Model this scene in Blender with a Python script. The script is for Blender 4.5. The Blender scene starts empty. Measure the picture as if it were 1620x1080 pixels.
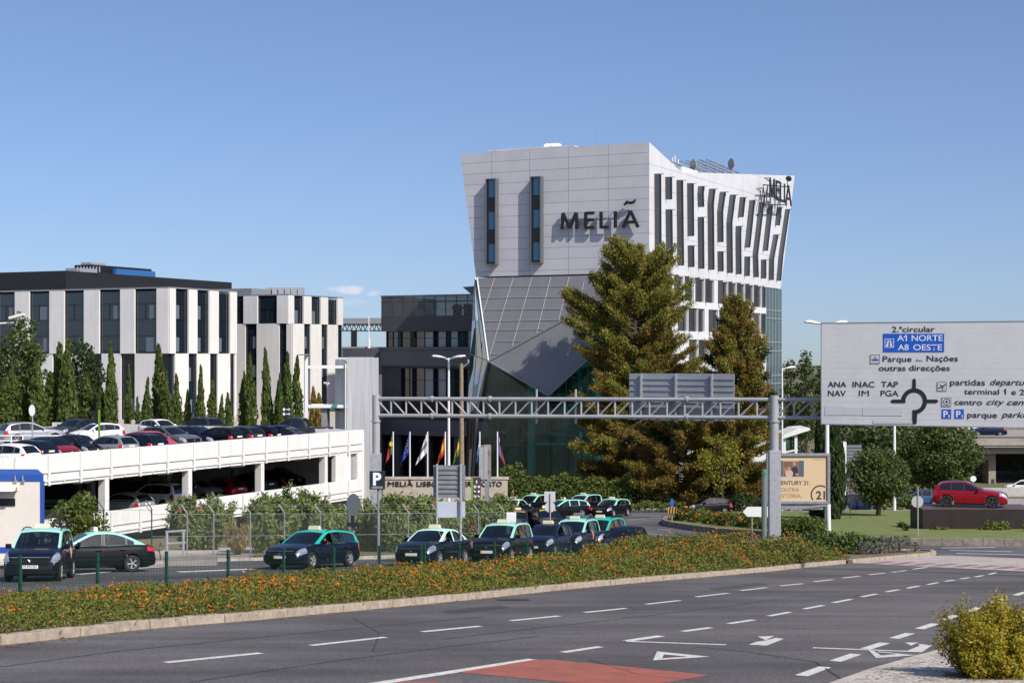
import bpy, bmesh, math, random
import numpy as np
from mathutils import Vector, Matrix
from mathutils.geometry import tessellate_polygon
R = math.radians
C = bpy.context.scene.collection
SC = bpy.context.scene
rng = np.random.default_rng(7)
random.seed(7)
F = 2500.0; CX = 810.0; HV = 562.0      # photograph's focal length (px) and horizon row
# ------------------------------------------------------------------ terrain: a road that falls away from the viewpoint
def slope(Y):
    if Y < 50: return .1032
    if Y < 100: return .1032-(Y-50)*.000764
    if Y < 140: return .065
    if Y < 190: return .065*(190-Y)/50
    return 0.
_ys = np.arange(0, 1200, .5); _zs = np.zeros_like(_ys)
for _i in range(1, len(_ys)): _zs[_i] = _zs[_i-1]-slope(_ys[_i]-.25)*.5
_zs -= 2.0
def zg(Y): return float(np.interp(Y, _ys, _zs)) if Y > 0 else -2.0-.1032*Y
def zga(Y): return np.interp(Y, _ys, _zs)
def ray(px, v): return ((px-CX)/F, (HV-v)/F)
def G(px, v, off=0.):
    """ground point seen at photo pixel"""
    a, b = ray(px, v); lo, hi = 3., 400.
    for _ in range(50):
        m = (lo+hi)/2
        if b*m > zg(m)+off: lo = m
        else: hi = m
    return Vector((a*lo, lo, zg(lo)+off))
def D(px, v, Y): a, b = ray(px, v); return Vector((a*Y, Y, b*Y))
def onl(px, P, d):
    """distance t along plan line P+t*d where the sight line of column px meets it"""
    a = (px-CX)/F
    return (a*P[1]-P[0])/(d[0]-a*d[1])
UR = Vector((.45, .893, 0)).normalized(); UL = Vector((-.893, .45, 0)).normalized()
# ------------------------------------------------------------------ materials
MATS = {}
def nt(m): return m.node_tree.nodes, m.node_tree.links
def mat(name, col, rough=.6, metal=0., coat=0., var=0., scale=4., bump=0., bscale=40., spec=.5, emit=None, col2=None, streak=0.):
    if name in MATS: return MATS[name]
    m = bpy.data.materials.new(name); m.use_nodes = True
    N, Lk = nt(m); p = N['Principled BSDF']
    p.inputs['Base Color'].default_value = (*col, 1); p.inputs['Roughness'].default_value = rough
    p.inputs['Metallic'].default_value = metal; p.inputs['Coat Weight'].default_value = coat
    p.inputs['Coat Roughness'].default_value = .03
    p.inputs['Specular IOR Level'].default_value = spec
    if var or bump or col2:
        tc = N.new('ShaderNodeTexCoord'); nz = N.new('ShaderNodeTexNoise')
        nz.inputs['Scale'].default_value = scale; nz.inputs['Detail'].default_value = 6; nz.inputs['Roughness'].default_value = .65
        Lk.new(tc.outputs['Object'], nz.inputs['Vector'])
        mx = N.new('ShaderNodeMix'); mx.data_type = 'RGBA'
        c2 = col2 or tuple(c*(1-var) for c in col)
        rp = N.new('ShaderNodeMapRange'); rp.inputs[1].default_value = .35; rp.inputs[2].default_value = .65
        Lk.new(nz.outputs['Fac'], rp.inputs[0]); Lk.new(rp.outputs[0], mx.inputs['Factor'])
        mx.inputs['A'].default_value = (*(col if col2 else tuple(min(1, c*(1+var*.5)) for c in col)), 1); mx.inputs['B'].default_value = (*c2, 1)
        Lk.new(mx.outputs['Result'], p.inputs['Base Color'])
        if bump:
            n2 = N.new('ShaderNodeTexNoise'); n2.inputs['Scale'].default_value = bscale; n2.inputs['Detail'].default_value = 4
            Lk.new(tc.outputs['Object'], n2.inputs['Vector'])
            bp = N.new('ShaderNodeBump'); bp.inputs['Strength'].default_value = bump; bp.inputs['Distance'].default_value = .02
            Lk.new(n2.outputs['Fac'], bp.inputs['Height']); Lk.new(bp.outputs[0], p.inputs['Normal'])
    if streak:      # rain runs down the face
        tc2 = N.new('ShaderNodeTexCoord'); mp = N.new('ShaderNodeMapping'); mp.inputs['Scale'].default_value = (1.6, 1.6, .10); Lk.new(tc2.outputs['Object'], mp.inputs[0])
        n3 = N.new('ShaderNodeTexNoise'); n3.inputs['Scale'].default_value = 1.5; n3.inputs['Detail'].default_value = 7; n3.inputs['Roughness'].default_value = .7; Lk.new(mp.outputs[0], n3.inputs['Vector'])
        r3 = N.new('ShaderNodeMapRange'); r3.inputs[1].default_value = .45; r3.inputs[2].default_value = .75; r3.inputs[3].default_value = 1.; r3.inputs[4].default_value = 1-streak; Lk.new(n3.outputs['Fac'], r3.inputs[0])
        vm = N.new('ShaderNodeVectorMath'); vm.operation = 'SCALE'; Lk.new(r3.outputs[0], vm.inputs['Scale'])
        if p.inputs['Base Color'].is_linked: Lk.new(p.inputs['Base Color'].links[0].from_socket, vm.inputs[0])
        else: vm.inputs[0].default_value = col
        Lk.new(vm.outputs[0], p.inputs['Base Color'])
    if emit:
        p.inputs['Emission Color'].default_value = (*emit[:3], 1); p.inputs['Emission Strength'].default_value = emit[3]
    MATS[name] = m; return m
def leafmat(name, cols, trans=.35, rough=.55):
    """foliage: hue differs leaf by leaf, thin leaves pass some light"""
    if name in MATS: return MATS[name]
    m = bpy.data.materials.new(name); m.use_nodes = True
    N, Lk = nt(m); p = N['Principled BSDF']; out = N['Material Output']
    g = N.new('ShaderNodeNewGeometry'); cr = N.new('ShaderNodeValToRGB')
    cr.color_ramp.interpolation = 'LINEAR'
    e = cr.color_ramp.elements
    while len(e) < len(cols): e.new(.5)
    for i, c in enumerate(cols): e[i].position = i/(len(cols)-1); e[i].color = (*c, 1)
    Lk.new(g.outputs['Random Per Island'], cr.inputs[0])
    Lk.new(cr.outputs[0], p.inputs['Base Color']); p.inputs['Roughness'].default_value = rough
    p.inputs['Specular IOR Level'].default_value = .25
    t = N.new('ShaderNodeBsdfTranslucent'); Lk.new(cr.outputs[0], t.inputs[0])
    mx = N.new('ShaderNodeMixShader'); mx.inputs[0].default_value = trans
    Lk.new(p.outputs[0], mx.inputs[1]); Lk.new(t.outputs[0], mx.inputs[2]); Lk.new(mx.outputs[0], out.inputs[0])
    MATS[name] = m; return m
def glassmat(name, tint, refl=.9, opac=.6, dark=(.01, .013, .015), rough=.02):
    """window glass: part see-through, part dark tint, mirror by Fresnel"""
    if name in MATS: return MATS[name]
    m = bpy.data.materials.new(name); m.use_nodes = True
    N, Lk = nt(m); out = N['Material Output']; p = N['Principled BSDF']
    p.inputs['Base Color'].default_value = (*dark, 1); p.inputs['Roughness'].default_value = rough; p.inputs['IOR'].default_value = 1.6
    tr = N.new('ShaderNodeBsdfTransparent'); tr.inputs[0].default_value = (*tint, 1)
    mx = N.new('ShaderNodeMixShader'); mx.inputs[0].default_value = opac
    Lk.new(tr.outputs[0], mx.inputs[1]); Lk.new(p.outputs[0], mx.inputs[2])
    gl = N.new('ShaderNodeBsdfGlossy'); gl.inputs['Roughness'].default_value = rough
    fr = N.new('ShaderNodeFresnel'); fr.inputs[0].default_value = 1.5
    ml = N.new('ShaderNodeMath'); ml.operation = 'MULTIPLY'; ml.inputs[1].default_value = refl
    Lk.new(fr.outputs[0], ml.inputs[0])
    m2 = N.new('ShaderNodeMixShader'); Lk.new(ml.outputs[0], m2.inputs[0]); Lk.new(mx.outputs[0], m2.inputs[1]); Lk.new(gl.outputs[0], m2.inputs[2])
    Lk.new(m2.outputs[0], out.inputs[0]); MATS[name] = m; return m
# ------------------------------------------------------------------ mesh builder
class MB:
    def __init__(s): s.v = []; s.f = []; s.m = []; s.mi = 0
    def face(s, pts):
        b = len(s.v); s.v += [tuple(p) for p in pts]; s.f.append(tuple(range(b, b+len(pts)))); s.m.append(s.mi); return s
    def raw(s, vs, fs):
        b = len(s.v); s.v += [tuple(p) for p in vs]
        for f in fs: s.f.append(tuple(b+i for i in f)); s.m.append(s.mi)
        return s
    def hexa(s, p):   # 8 corners: bottom 0-3 ccw, top 4-7
        return s.raw(p, [(3, 2, 1, 0), (4, 5, 6, 7), (0, 1, 5, 4), (1, 2, 6, 5), (2, 3, 7, 6), (3, 0, 4, 7)])
    def box(s, x0, x1, y0, y1, z0, z1):
        return s.hexa([(x0, y0, z0), (x1, y0, z0), (x1, y1, z0), (x0, y1, z0), (x0, y0, z1), (x1, y0, z1), (x1, y1, z1), (x0, y1, z1)])
    def obox(s, o, ax, ay, l0, l1, w0, w1, z0, z1):  # box in a plan frame
        P = lambda a, b, z: (o[0]+ax[0]*a+ay[0]*b, o[1]+ax[1]*a+ay[1]*b, o[2]+z)
        return s.hexa([P(l0, w0, z0), P(l1, w0, z0), P(l1, w1, z0), P(l0, w1, z0), P(l0, w0, z1), P(l1, w0, z1), P(l1, w1, z1), P(l0, w1, z1)])
    def prism(s, poly, ext):
        """closed polygon (3D points) extruded by vector ext"""
        n = len(poly); e = Vector(ext); a = [Vector(p) for p in poly]; b = [p+e for p in a]
        s.raw([*a, *b], [tuple(range(n))[::-1], tuple(range(n, 2*n))]+[(i, (i+1) % n, n+(i+1) % n, n+i) for i in range(n)])
        return s
    def tube(s, pts, rad, k=8, cap=True):
        pts = [Vector(p) for p in pts]; n = len(pts)
        rad = rad if hasattr(rad, '__len__') else [rad]*n
        b = len(s.v); up = None
        for i, p in enumerate(pts):
            d = (pts[min(i+1, n-1)]-pts[max(i-1, 0)]).normalized()
            if up is None: up = d.orthogonal().normalized()
            else:
                up = (up-d*up.dot(d)); up = up.normalized() if up.length > 1e-6 else d.orthogonal().normalized()
            w = d.cross(up)
            for j in range(k):
                a = 2*math.pi*j/k; s.v.append(tuple(p+(up*math.cos(a)+w*math.sin(a))*rad[i]))
        for i in range(n-1):
            for j in range(k):
                s.f.append((b+i*k+j, b+i*k+(j+1) % k, b+(i+1)*k+(j+1) % k, b+(i+1)*k+j)); s.m.append(s.mi)
        if cap:
            s.f.append(tuple(b+j for j in range(k))[::-1]); s.m.append(s.mi)
            s.f.append(tuple(b+(n-1)*k+j for j in range(k))); s.m.append(s.mi)
        return s
    def bar(s, a, b, w, h=None):
        """square bar between two points"""
        a = Vector(a); b = Vector(b); d = (b-a).normalized(); h = h or w
        u = d.cross(Vector((0, 0, 1)));
        u = u.normalized() if u.length > 1e-4 else Vector((1, 0, 0))
        q = d.cross(u)
        c = [u*(-w/2)+q*(-h/2), u*(w/2)+q*(-h/2), u*(w/2)+q*(h/2), u*(-w/2)+q*(h/2)]
        return s.raw([a+x for x in c]+[b+x for x in c], [(3, 2, 1, 0), (4, 5, 6, 7), (0, 1, 5, 4), (1, 2, 6, 5), (2, 3, 7, 6), (3, 0, 4, 7)])
    def lathe(s, prof, o=(0, 0, 0), axis='z', k=20):
        b = len(s.v); n = len(prof)
        for (r, h) in prof:
            for j in range(k):
                a = 2*math.pi*j/k; x, y = r*math.cos(a), r*math.sin(a)
                s.v.append((o[0]+x, o[1]+y, o[2]+h) if axis == 'z' else (o[0]+x, o[1]+h, o[2]+y) if axis == 'y' else (o[0]+h, o[1]+x, o[2]+y))
        for i in range(n-1):
            for j in range(k):
                s.f.append((b+i*k+j, b+i*k+(j+1) % k, b+(i+1)*k+(j+1) % k, b+(i+1)*k+j)); s.m.append(s.mi)
        return s
    def mesh(s, name, mats, smooth=None, bevel=0):
        me = bpy.data.meshes.new(name); me.from_pydata(s.v, [], s.f)
        for m in (mats if isinstance(mats, (list, tuple)) else [mats]): me.materials.append(m)
        if any(s.m): me.polygons.foreach_set('material_index', s.m)
        bm = bmesh.new(); bm.from_mesh(me)
        bmesh.ops.remove_doubles(bm, verts=bm.verts, dist=.0005)
        bmesh.ops.recalc_face_normals(bm, faces=bm.faces)
        if bevel: bmesh.ops.bevel(bm, geom=[e for e in bm.edges if len(e.link_faces) == 2 and e.calc_face_angle(0) > .5], offset=bevel, segments=2, affect='EDGES', profile=.6)
        bm.to_mesh(me); bm.free()
        if smooth is not None:
            me.polygons.foreach_set('use_smooth', [True]*len(me.polygons)); me.set_sharp_from_angle(angle=R(smooth))
        return me
    def build(s, name, mats, parent=None, **k):
        return put(name, s.mesh(name, mats, **k), parent)
def put(name, me, parent=None):
    o = bpy.data.objects.new(name, me); C.objects.link(o)
    if parent is not None: o.parent = parent
    return o
def tag(o, label=None, cat=None, group=None, kind=None):
    if label: o['label'] = label
    if cat: o['category'] = cat
    if group: o['group'] = group
    if kind: o['kind'] = kind
    return o
def thing(name, label, cat, loc=(0, 0, 0), rz=0., group=None):
    o = bpy.data.objects.new(name, None); C.objects.link(o); o.empty_display_size = .2
    o.location = loc; o.rotation_euler = (0, 0, rz); return tag(o, label, cat, group)
def struct(o): o['kind'] = 'structure'; return o
def local(t, mb):
    """shift a builder given in world coordinates into thing t's frame (t unrotated)"""
    l = t.location; mb.v = [(x-l[0], y-l[1], z-l[2]) for x, y, z in mb.v]; return mb
_fc = {}
def textmesh(body, size, m, name='lettering', align='LEFT', shear=0., ext=0., space=1., bold=0.):
    cu = bpy.data.curves.new('t', 'FONT'); cu.body = body; cu.size = size; cu.align_x = align; cu.shear = shear; cu.extrude = ext; cu.space_character = space
    cu.offset = bold
    o = bpy.data.objects.new('t', cu); C.objects.link(o); dg = bpy.context.evaluated_depsgraph_get(); dg.update()
    me = bpy.data.meshes.new_from_object(o.evaluated_get(dg)); bpy.data.objects.remove(o); bpy.data.curves.remove(cu)
    me.name = name; me.materials.clear(); me.materials.append(m); return me
def place_text(body, size, m, o, ux, uz, parent=None, name='lettering', loc=None, width=None, **k):
    """text in the plane (ux right, uz up) with its left baseline end at o; width squeezes it to a length"""
    me = textmesh(body, size, m, name, **k)
    ux = Vector(ux).normalized(); uz = Vector(uz).normalized(); un = ux.cross(uz)
    if width:
        xs = [v.co.x for v in me.vertices]; f = width/(max(xs)-min(xs))
        me.transform(Matrix.Translation((-min(xs), 0, 0))); me.transform(Matrix.Diagonal((f, 1, 1, 1)))
    me.transform(Matrix((ux, uz, un)).transposed().to_4x4())
    me.transform(Matrix.Translation(Vector(o)-(parent.location if parent is not None else Vector((0, 0, 0)))))
    return put(name, me, parent)
# ------------------------------------------------------------------ draped sheets
def drape(name, poly, off, m, thick=0., parent=None):
    """polygon of ground points laid on the terrain, off metres above it; thick > 0 gives it a rim down"""
    bm = bmesh.new()
    vs = [bm.verts.new((p[0], p[1], 0)) for p in poly]
    pts = [Vector((p[0], p[1], 0)) for p in poly]
    for t in tessellate_polygon([pts]):
        try: bm.faces.new([vs[i] for i in t])
        except ValueError: pass
    y0 = min(p[1] for p in poly); y1 = max(p[1] for p in poly)
    for y in np.arange(max(50, math.floor(y0)), min(192, y1), 3.):
        if y > y0: bmesh.ops.bisect_plane(bm, geom=bm.verts[:]+bm.edges[:]+bm.faces[:], plane_co=(0, float(y), 0), plane_no=(0, 1, 0))
    if thick:
        r = bmesh.ops.extrude_face_region(bm, geom=bm.faces[:])
        top = [g for g in r['geom'] if isinstance(g, bmesh.types.BMVert)]
        ts = set(top)
        for v in bm.verts: v.co.z = zg(v.co.y)+(off if v in ts else off-thick)
    else:
        for v in bm.verts: v.co.z = zg(v.co.y)+off
    bmesh.ops.recalc_face_normals(bm, faces=bm.faces)
    me = bpy.data.meshes.new(name); bm.to_mesh(me); bm.free(); me.materials.append(m)
    if not thick:
        for p in me.polygons:
            if p.normal.z < 0: p.flip()
    return put(name, me, parent)
def poly_px(pts, off=0.): return [G(x, y, off) for x, y in pts]
def resample(pts, step):
    pts = [Vector(p) for p in pts]; out = [pts[0]]; acc = 0.
    for a, b in zip(pts, pts[1:]):
        L = (b-a).length; t = step-acc
        while t < L: out.append(a+(b-a)*(t/L)); t += step
        acc = (acc+L) % step
    return out
def kerb(name, line, m, w=.25, h=.15, block=1.0, side=1, drop=.2):
    """kerb of stone blocks along a plan line; blocks lie on the given side (+1 left) of the line"""
    mb = MB(); L = resample([Vector((p[0], p[1], 0)) for p in line], block)
    for i, (a, b) in enumerate(zip(L, L[1:])):
        d = (b-a).normalized(); n = Vector((-d.y, d.x, 0))*side
        dd = d*.008; j = .006*math.sin(i*12.9898*7)
        za, zb = zg(a.y), zg(b.y)
        hh = h+j
        P = lambda p, o, z: (p.x+n.x*o, p.y+n.y*o, z)
        a2 = a+dd; b2 = b-dd
        mb.hexa([P(a2, 0, za-drop), P(b2, 0, zb-drop), P(b2, w, zb-drop), P(a2, w, za-drop), P(a2, .03+j, za+hh), P(b2, .03+j, zb+hh), P(b2, w, zb+hh), P(a2, w, za+hh)])
    return struct(mb.build(name, m, bevel=.012))
# ================================================================== light, sky, camera
SUN = Vector((.65, -.76, 0)).normalized()*math.cos(R(42.5))+Vector((0, 0, math.sin(R(42.5))))
w = bpy.data.worlds.new("World"); SC.world = w; w.use_nodes = True
N, Lk = w.node_tree.nodes, w.node_tree.links
bg = N['Background']; sky = N.new('ShaderNodeTexSky'); sky.sky_type = 'NISHITA'; sky.sun_disc = False
sky.sun_elevation = R(42.5); sky.sun_rotation = math.atan2(SUN.x, SUN.y); sky.altitude = 100; sky.air_density = 1.0; sky.dust_density = 1.6; sky.ozone_density = 5.0
bg.inputs[1].default_value = .113
tc = N.new('ShaderNodeTexCoord')
vm = N.new('ShaderNodeVectorMath'); vm.operation = 'MULTIPLY_ADD'; Lk.new(tc.outputs['Generated'], vm.inputs[0]); vm.inputs[1].default_value = (1, 1, 1.15); vm.inputs[2].default_value = (0, 0, .052)
nv = N.new('ShaderNodeVectorMath'); nv.operation = 'NORMALIZE'; Lk.new(vm.outputs[0], nv.inputs[0]); Lk.new(nv.outputs[0], sky.inputs[0])   # hazeless horizon: look a little higher into the sky
def wmath(op, a, b=None, c=None):
    n = N.new('ShaderNodeMath'); n.operation = op
    for i, q in enumerate((a, b, c)):
        if q is None: continue
        if isinstance(q, (int, float)): n.inputs[i].default_value = q
        else: Lk.new(q, n.inputs[i])
    return n.outputs[0]
# three small fair-weather clouds low over the roofs
sep = N.new('ShaderNodeSeparateXYZ'); Lk.new(tc.outputs['Generated'], sep.inputs[0])
ax = wmath('DIVIDE', sep.outputs[0], sep.outputs[1]); el = wmath('DIVIDE', sep.outputs[2], sep.outputs[1])
nz = N.new('ShaderNodeTexNoise'); nz.inputs['Scale'].default_value = 90; nz.inputs['Detail'].default_value = 5; Lk.new(tc.outputs['Generated'], nz.inputs['Vector'])
tot = None
for cx, cv, wx, wz, k in ((548, 458, 36, 8, .55), (592, 464, 15, 6, .32), (558, 478, 34, 5, .15)):
    u = wmath('DIVIDE', wmath('SUBTRACT', ax, (cx-CX)/F), wx/F); v = wmath('DIVIDE', wmath('SUBTRACT', el, (HV-cv)/F), wz/F)
    d2 = wmath('ADD', wmath('MULTIPLY', u, u), wmath('MULTIPLY', v, v))
    e = wmath('ADD', wmath('SUBTRACT', 1., d2), wmath('MULTIPLY', wmath('SUBTRACT', nz.outputs[0], .5), 2.4))
    mr = N.new('ShaderNodeMapRange'); mr.interpolation_type = 'SMOOTHSTEP'; mr.inputs[1].default_value = 0.; mr.inputs[2].default_value = .9; mr.inputs[4].default_value = k
    Lk.new(e, mr.inputs[0]); front = wmath('MULTIPLY', mr.outputs[0], wmath('GREATER_THAN', sep.outputs[1], .1))
    tot = front if tot is None else wmath('MAXIMUM', tot, front)
mx = N.new('ShaderNodeMix'); mx.data_type = 'RGBA'; Lk.new(tot, mx.inputs['Factor']); tn = N.new('ShaderNodeVectorMath'); tn.operation = 'MULTIPLY'; tn.inputs[1].default_value = (1.03, .975, 1.03); Lk.new(sky.outputs[0], tn.inputs[0]); Lk.new(tn.outputs[0], mx.inputs['A']); mx.inputs['B'].default_value = (6.6, 6.2, 6.4, 1)
Lk.new(mx.outputs['Result'], bg.inputs[0])
sl = bpy.data.lights.new('sun', 'SUN'); sl.energy = 4.3; sl.angle = R(.5); sl.color = (1., .945, .86)
so = bpy.data.objects.new('sun', sl); C.objects.link(so); so.rotation_mode = 'QUATERNION'; so.rotation_quaternion = SUN.to_track_quat('Z', 'Y'); so.location = (60, -80, 90)
cam = bpy.data.cameras.new('camera'); co = bpy.data.objects.new('camera', cam); C.objects.link(co)
co.location = (0, 0, 0); co.rotation_euler = (R(90), 0, 0); cam.sensor_width = 36; cam.lens = 36*F/1620; cam.shift_y = 22/1620; cam.clip_end = 5000; cam.clip_start = .2
SC.camera = co
SC.view_settings.view_transform = 'Standard'; SC.view_settings.look = 'None'; SC.view_settings.exposure = .3; SC.view_settings.gamma = 1
cy = SC.cycles; cy.max_bounces = 6; cy.transparent_max_bounces = 16; cy.caustics_reflective = False; cy.caustics_refractive = False
cy.use_denoising = True
# ================================================================== materials
M = {}
def asphalt(name, col, k=1.):
    m = bpy.data.materials.new(name); m.use_nodes = True; N, Lk = nt(m); p = N['Principled BSDF']
    tc = N.new('ShaderNodeTexCoord')
    mp = N.new('ShaderNodeMapping'); mp.inputs['Rotation'].default_value = (0, 0, R(-63)); mp.inputs['Scale'].default_value = (.12, 1.1, 1)
    Lk.new(tc.outputs['Object'], mp.inputs[0])
    a = N.new('ShaderNodeTexNoise'); a.inputs['Scale'].default_value = .9; a.inputs['Detail'].default_value = 6; a.inputs['Roughness'].default_value = .6; Lk.new(mp.outputs[0], a.inputs['Vector'])   # tyre-worn streaks
    b = N.new('ShaderNodeTexNoise'); b.inputs['Scale'].default_value = 26; b.inputs['Detail'].default_value = 3; Lk.new(tc.outputs['Object'], b.inputs['Vector'])      # stone chips
    c = N.new('ShaderNodeTexNoise'); c.inputs['Scale'].default_value = .23; c.inputs['Detail'].default_value = 5; Lk.new(tc.outputs['Object'], c.inputs['Vector'])      # patches
    vo = N.new('ShaderNodeTexVoronoi'); vo.feature = 'DISTANCE_TO_EDGE'; vo.inputs['Scale'].default_value = .16; vo.inputs['Randomness'].default_value = 1
    dn = N.new('ShaderNodeMix'); dn.data_type = 'RGBA'; dn.inputs['Factor'].default_value = .12; Lk.new(tc.outputs['Object'], dn.inputs['A']); n5 = N.new('ShaderNodeTexNoise'); n5.inputs['Scale'].default_value = 1.2; Lk.new(tc.outputs['Object'], n5.inputs['Vector']); Lk.new(n5.outputs['Color'], dn.inputs['B'])
    mpv = N.new('ShaderNodeVectorMath'); mpv.operation = 'ADD'; Lk.new(tc.outputs['Object'], mpv.inputs[0]); sc_ = N.new('ShaderNodeVectorMath'); sc_.operation = 'SCALE'; sc_.inputs['Scale'].default_value = 1.6; Lk.new(n5.outputs['Color'], sc_.inputs[0]); Lk.new(sc_.outputs[0], mpv.inputs[1]); Lk.new(mpv.outputs[0], vo.inputs['Vector'])
    cr = N.new('ShaderNodeMapRange'); cr.inputs[1].default_value = .0; cr.inputs[2].default_value = .006; cr.inputs[3].default_value = .72; cr.inputs[4].default_value = 1.; Lk.new(vo.outputs['Distance'], cr.inputs[0])
    def rng_(o, lo, hi, a0, a1):
        r = N.new('ShaderNodeMapRange'); r.inputs[1].default_value = a0; r.inputs[2].default_value = a1; r.inputs[3].default_value = lo; r.inputs[4].default_value = hi; Lk.new(o, r.inputs[0]); return r.outputs[0]
    def mul(x, y):
        n = N.new('ShaderNodeMath'); n.operation = 'MULTIPLY'; Lk.new(x, n.inputs[0]); Lk.new(y, n.inputs[1]); return n.outputs[0]
    f = mul(mul(mul(rng_(a.outputs[0], .74, 1.24, .3, .7), rng_(b.outputs[0], .6, 1.42, .3, .7)), rng_(c.outputs[0], .76, 1.18, .36, .64)), cr.outputs[0])
    vm = N.new('ShaderNodeVectorMath'); vm.operation = 'SCALE'; vm.inputs[0].default_value = col; Lk.new(f, vm.inputs['Scale']); Lk.new(vm.outputs[0], p.inputs['Base Color'])
    p.inputs['Roughness'].default_value = .85; p.inputs['Specular IOR Level'].default_value = .3
    bp = N.new('ShaderNodeBump'); bp.inputs['Strength'].default_value = .35; bp.inputs['Distance'].default_value = .01; Lk.new(b.outputs[0], bp.inputs['Height']); Lk.new(bp.outputs[0], p.inputs['Normal'])
    return m
M['asphalt'] = asphalt('road_asphalt', (.104, .094, .091)); M['asphalt2'] = asphalt('lot_asphalt', (.100, .094, .096))
M['soil'] = mat('dry_soil', (.17, .12, .075), .95, var=.45, scale=3, bump=.5)
M['earth'] = mat('ground_earth', (.15, .125, .075), .95, var=.4, scale=.6, bump=.3, col2=(.10, .10, .045))
M['paint'] = mat('road_paint', (.60, .58, .53), .7, var=.28, scale=14)
M['red'] = mat('red_road_paint', (.32, .095, .06), .85, var=.2, scale=2.5, bump=.15, bscale=60)
M['kerb'] = mat('kerb_stone', (.36, .295, .225), .85, var=.3, scale=5, bump=.25, bscale=30)
M['kerbd'] = mat('dark_kerb_stone', (.22, .19, .16), .9, var=.35, scale=3, bump=.3)  # darker, mottled stone for the island kerb
M['pave'] = mat('pale_concrete_paving', (.44, .39, .33), .9, var=.25, scale=1.5, bump=.2)
M['grass'] = mat('mown_grass', (.17, .185, .05), .95, var=.3, scale=.7, bump=.6, bscale=50, col2=(.105, .14, .03))
M['white'] = mat('white_paint', (.74, .725, .69), .55, var=.06, scale=.8, streak=.16)
M['white2'] = mat('white_enamel', (.72, .72, .71), .4)
M['galv'] = mat('galvanised_steel', (.40, .41, .43), .45, .35, var=.15, scale=6)
M['galvd'] = mat('dull_galvanised_steel', (.27, .28, .30), .5, .3, var=.2, scale=4)
M['dark'] = mat('black_plastic', (.012, .012, .013), .55)
M['black'] = mat('black_paint', (.01, .01, .012), .4)
M['rubber'] = mat('tyre_rubber', (.016, .016, .017), .8)
M['conc'] = mat('concrete', (.33, .31, .28), .9, var=.2, scale=1.2, bump=.15)
M['wood'] = mat('weathered_wood', (.27, .20, .135), .9, var=.3, scale=6)
M['dgreen'] = mat('dark_green_enamel', (.012, .062, .04), .4, spec=.5)
M['chrome'] = mat('polished_metal', (.62, .63, .65), .18, 1.)
def cobble():
    m = mat('limestone_cobbles', (.5, .45, .40), .85); N, Lk = nt(m); p = N['Principled BSDF']
    tc = N.new('ShaderNodeTexCoord'); vo = N.new('ShaderNodeTexVoronoi'); vo.inputs['Scale'].default_value = 9.; vo.inputs['Randomness'].default_value = .55; Lk.new(tc.outputs['Object'], vo.inputs['Vector'])
    v2 = N.new('ShaderNodeTexVoronoi'); v2.feature = 'DISTANCE_TO_EDGE'; v2.inputs['Scale'].default_value = 9.; v2.inputs['Randomness'].default_value = .55; Lk.new(tc.outputs['Object'], v2.inputs['Vector'])
    cr = N.new('ShaderNodeValToRGB'); cr.color_ramp.elements[0].color = (.36, .31, .265, 1); cr.color_ramp.elements[1].color = (.58, .52, .455, 1); Lk.new(vo.outputs['Color'], cr.inputs[0])
    mr = N.new('ShaderNodeMapRange'); mr.inputs[2].default_value = .1; mr.inputs[3].default_value = .35; Lk.new(v2.outputs['Distance'], mr.inputs[0])
    vm = N.new('ShaderNodeVectorMath'); vm.operation = 'SCALE'; Lk.new(cr.outputs[0], vm.inputs[0]); Lk.new(mr.outputs[0], vm.inputs['Scale']); Lk.new(vm.outputs[0], p.inputs['Base Color'])
    bp = N.new('ShaderNodeBump'); bp.inputs['Strength'].default_value = .6; bp.inputs['Distance'].default_value = .02; Lk.new(v2.outputs['Distance'], bp.inputs['Height']); Lk.new(bp.outputs[0], p.inputs['Normal'])
    return m
M['cobble'] = cobble()
# ================================================================== ground and roads
mb = MB(); xs = [-1500, -500, -200, -100, -50, -25, 0, 25, 50, 100, 200, 500, 1500]; ysl = [-40, 0, 20, 50]+list(range(56, 192, 6))+[194, 230, 300, 500, 1000, 2500]
for y in ysl:
    for x in xs: mb.v.append((x, y, zg(min(y, 1000))-.03))
for j in range(len(ysl)-1):
    for i in range(len(xs)-1):
        a = j*len(xs)+i; mb.f.append((a, a+1, a+len(xs)+1, a+len(xs))); mb.m.append(0)
struct(mb.build('ground', M['earth']))
KB = [(-420, 1082), (-150, 1044), (0, 1021), (110, 1009), (212, 997), (305, 989), (405, 981), (476, 974), (575, 965), (685, 954.5), (757, 947.5), (810, 941.5), (910, 931), (985, 924), (1060, 917.3), (1135, 911), (1215, 904), (1270, 898), (1350, 890.5)]
KERB = [G(*p) for p in KB]
tip = [G(*p) for p in [(1350, 890.5), (1392, 886.5), (1440, 882), (1470, 879.5), (1483, 876.5), (1478, 873.5), (1455, 872), (1400, 871.5), (1330, 870), (1262, 868)]]
FA = np.array(G(32, 960)); FA = Vector((-778*35.6/2500, 35.6, 0)); FS = Vector((81.7*35.6/2500, .0622*35.6, 0))   # taxi-lot fence: first post and step
FP = lambda i: FA+FS*i
far_end = G(1262, 868)
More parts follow.
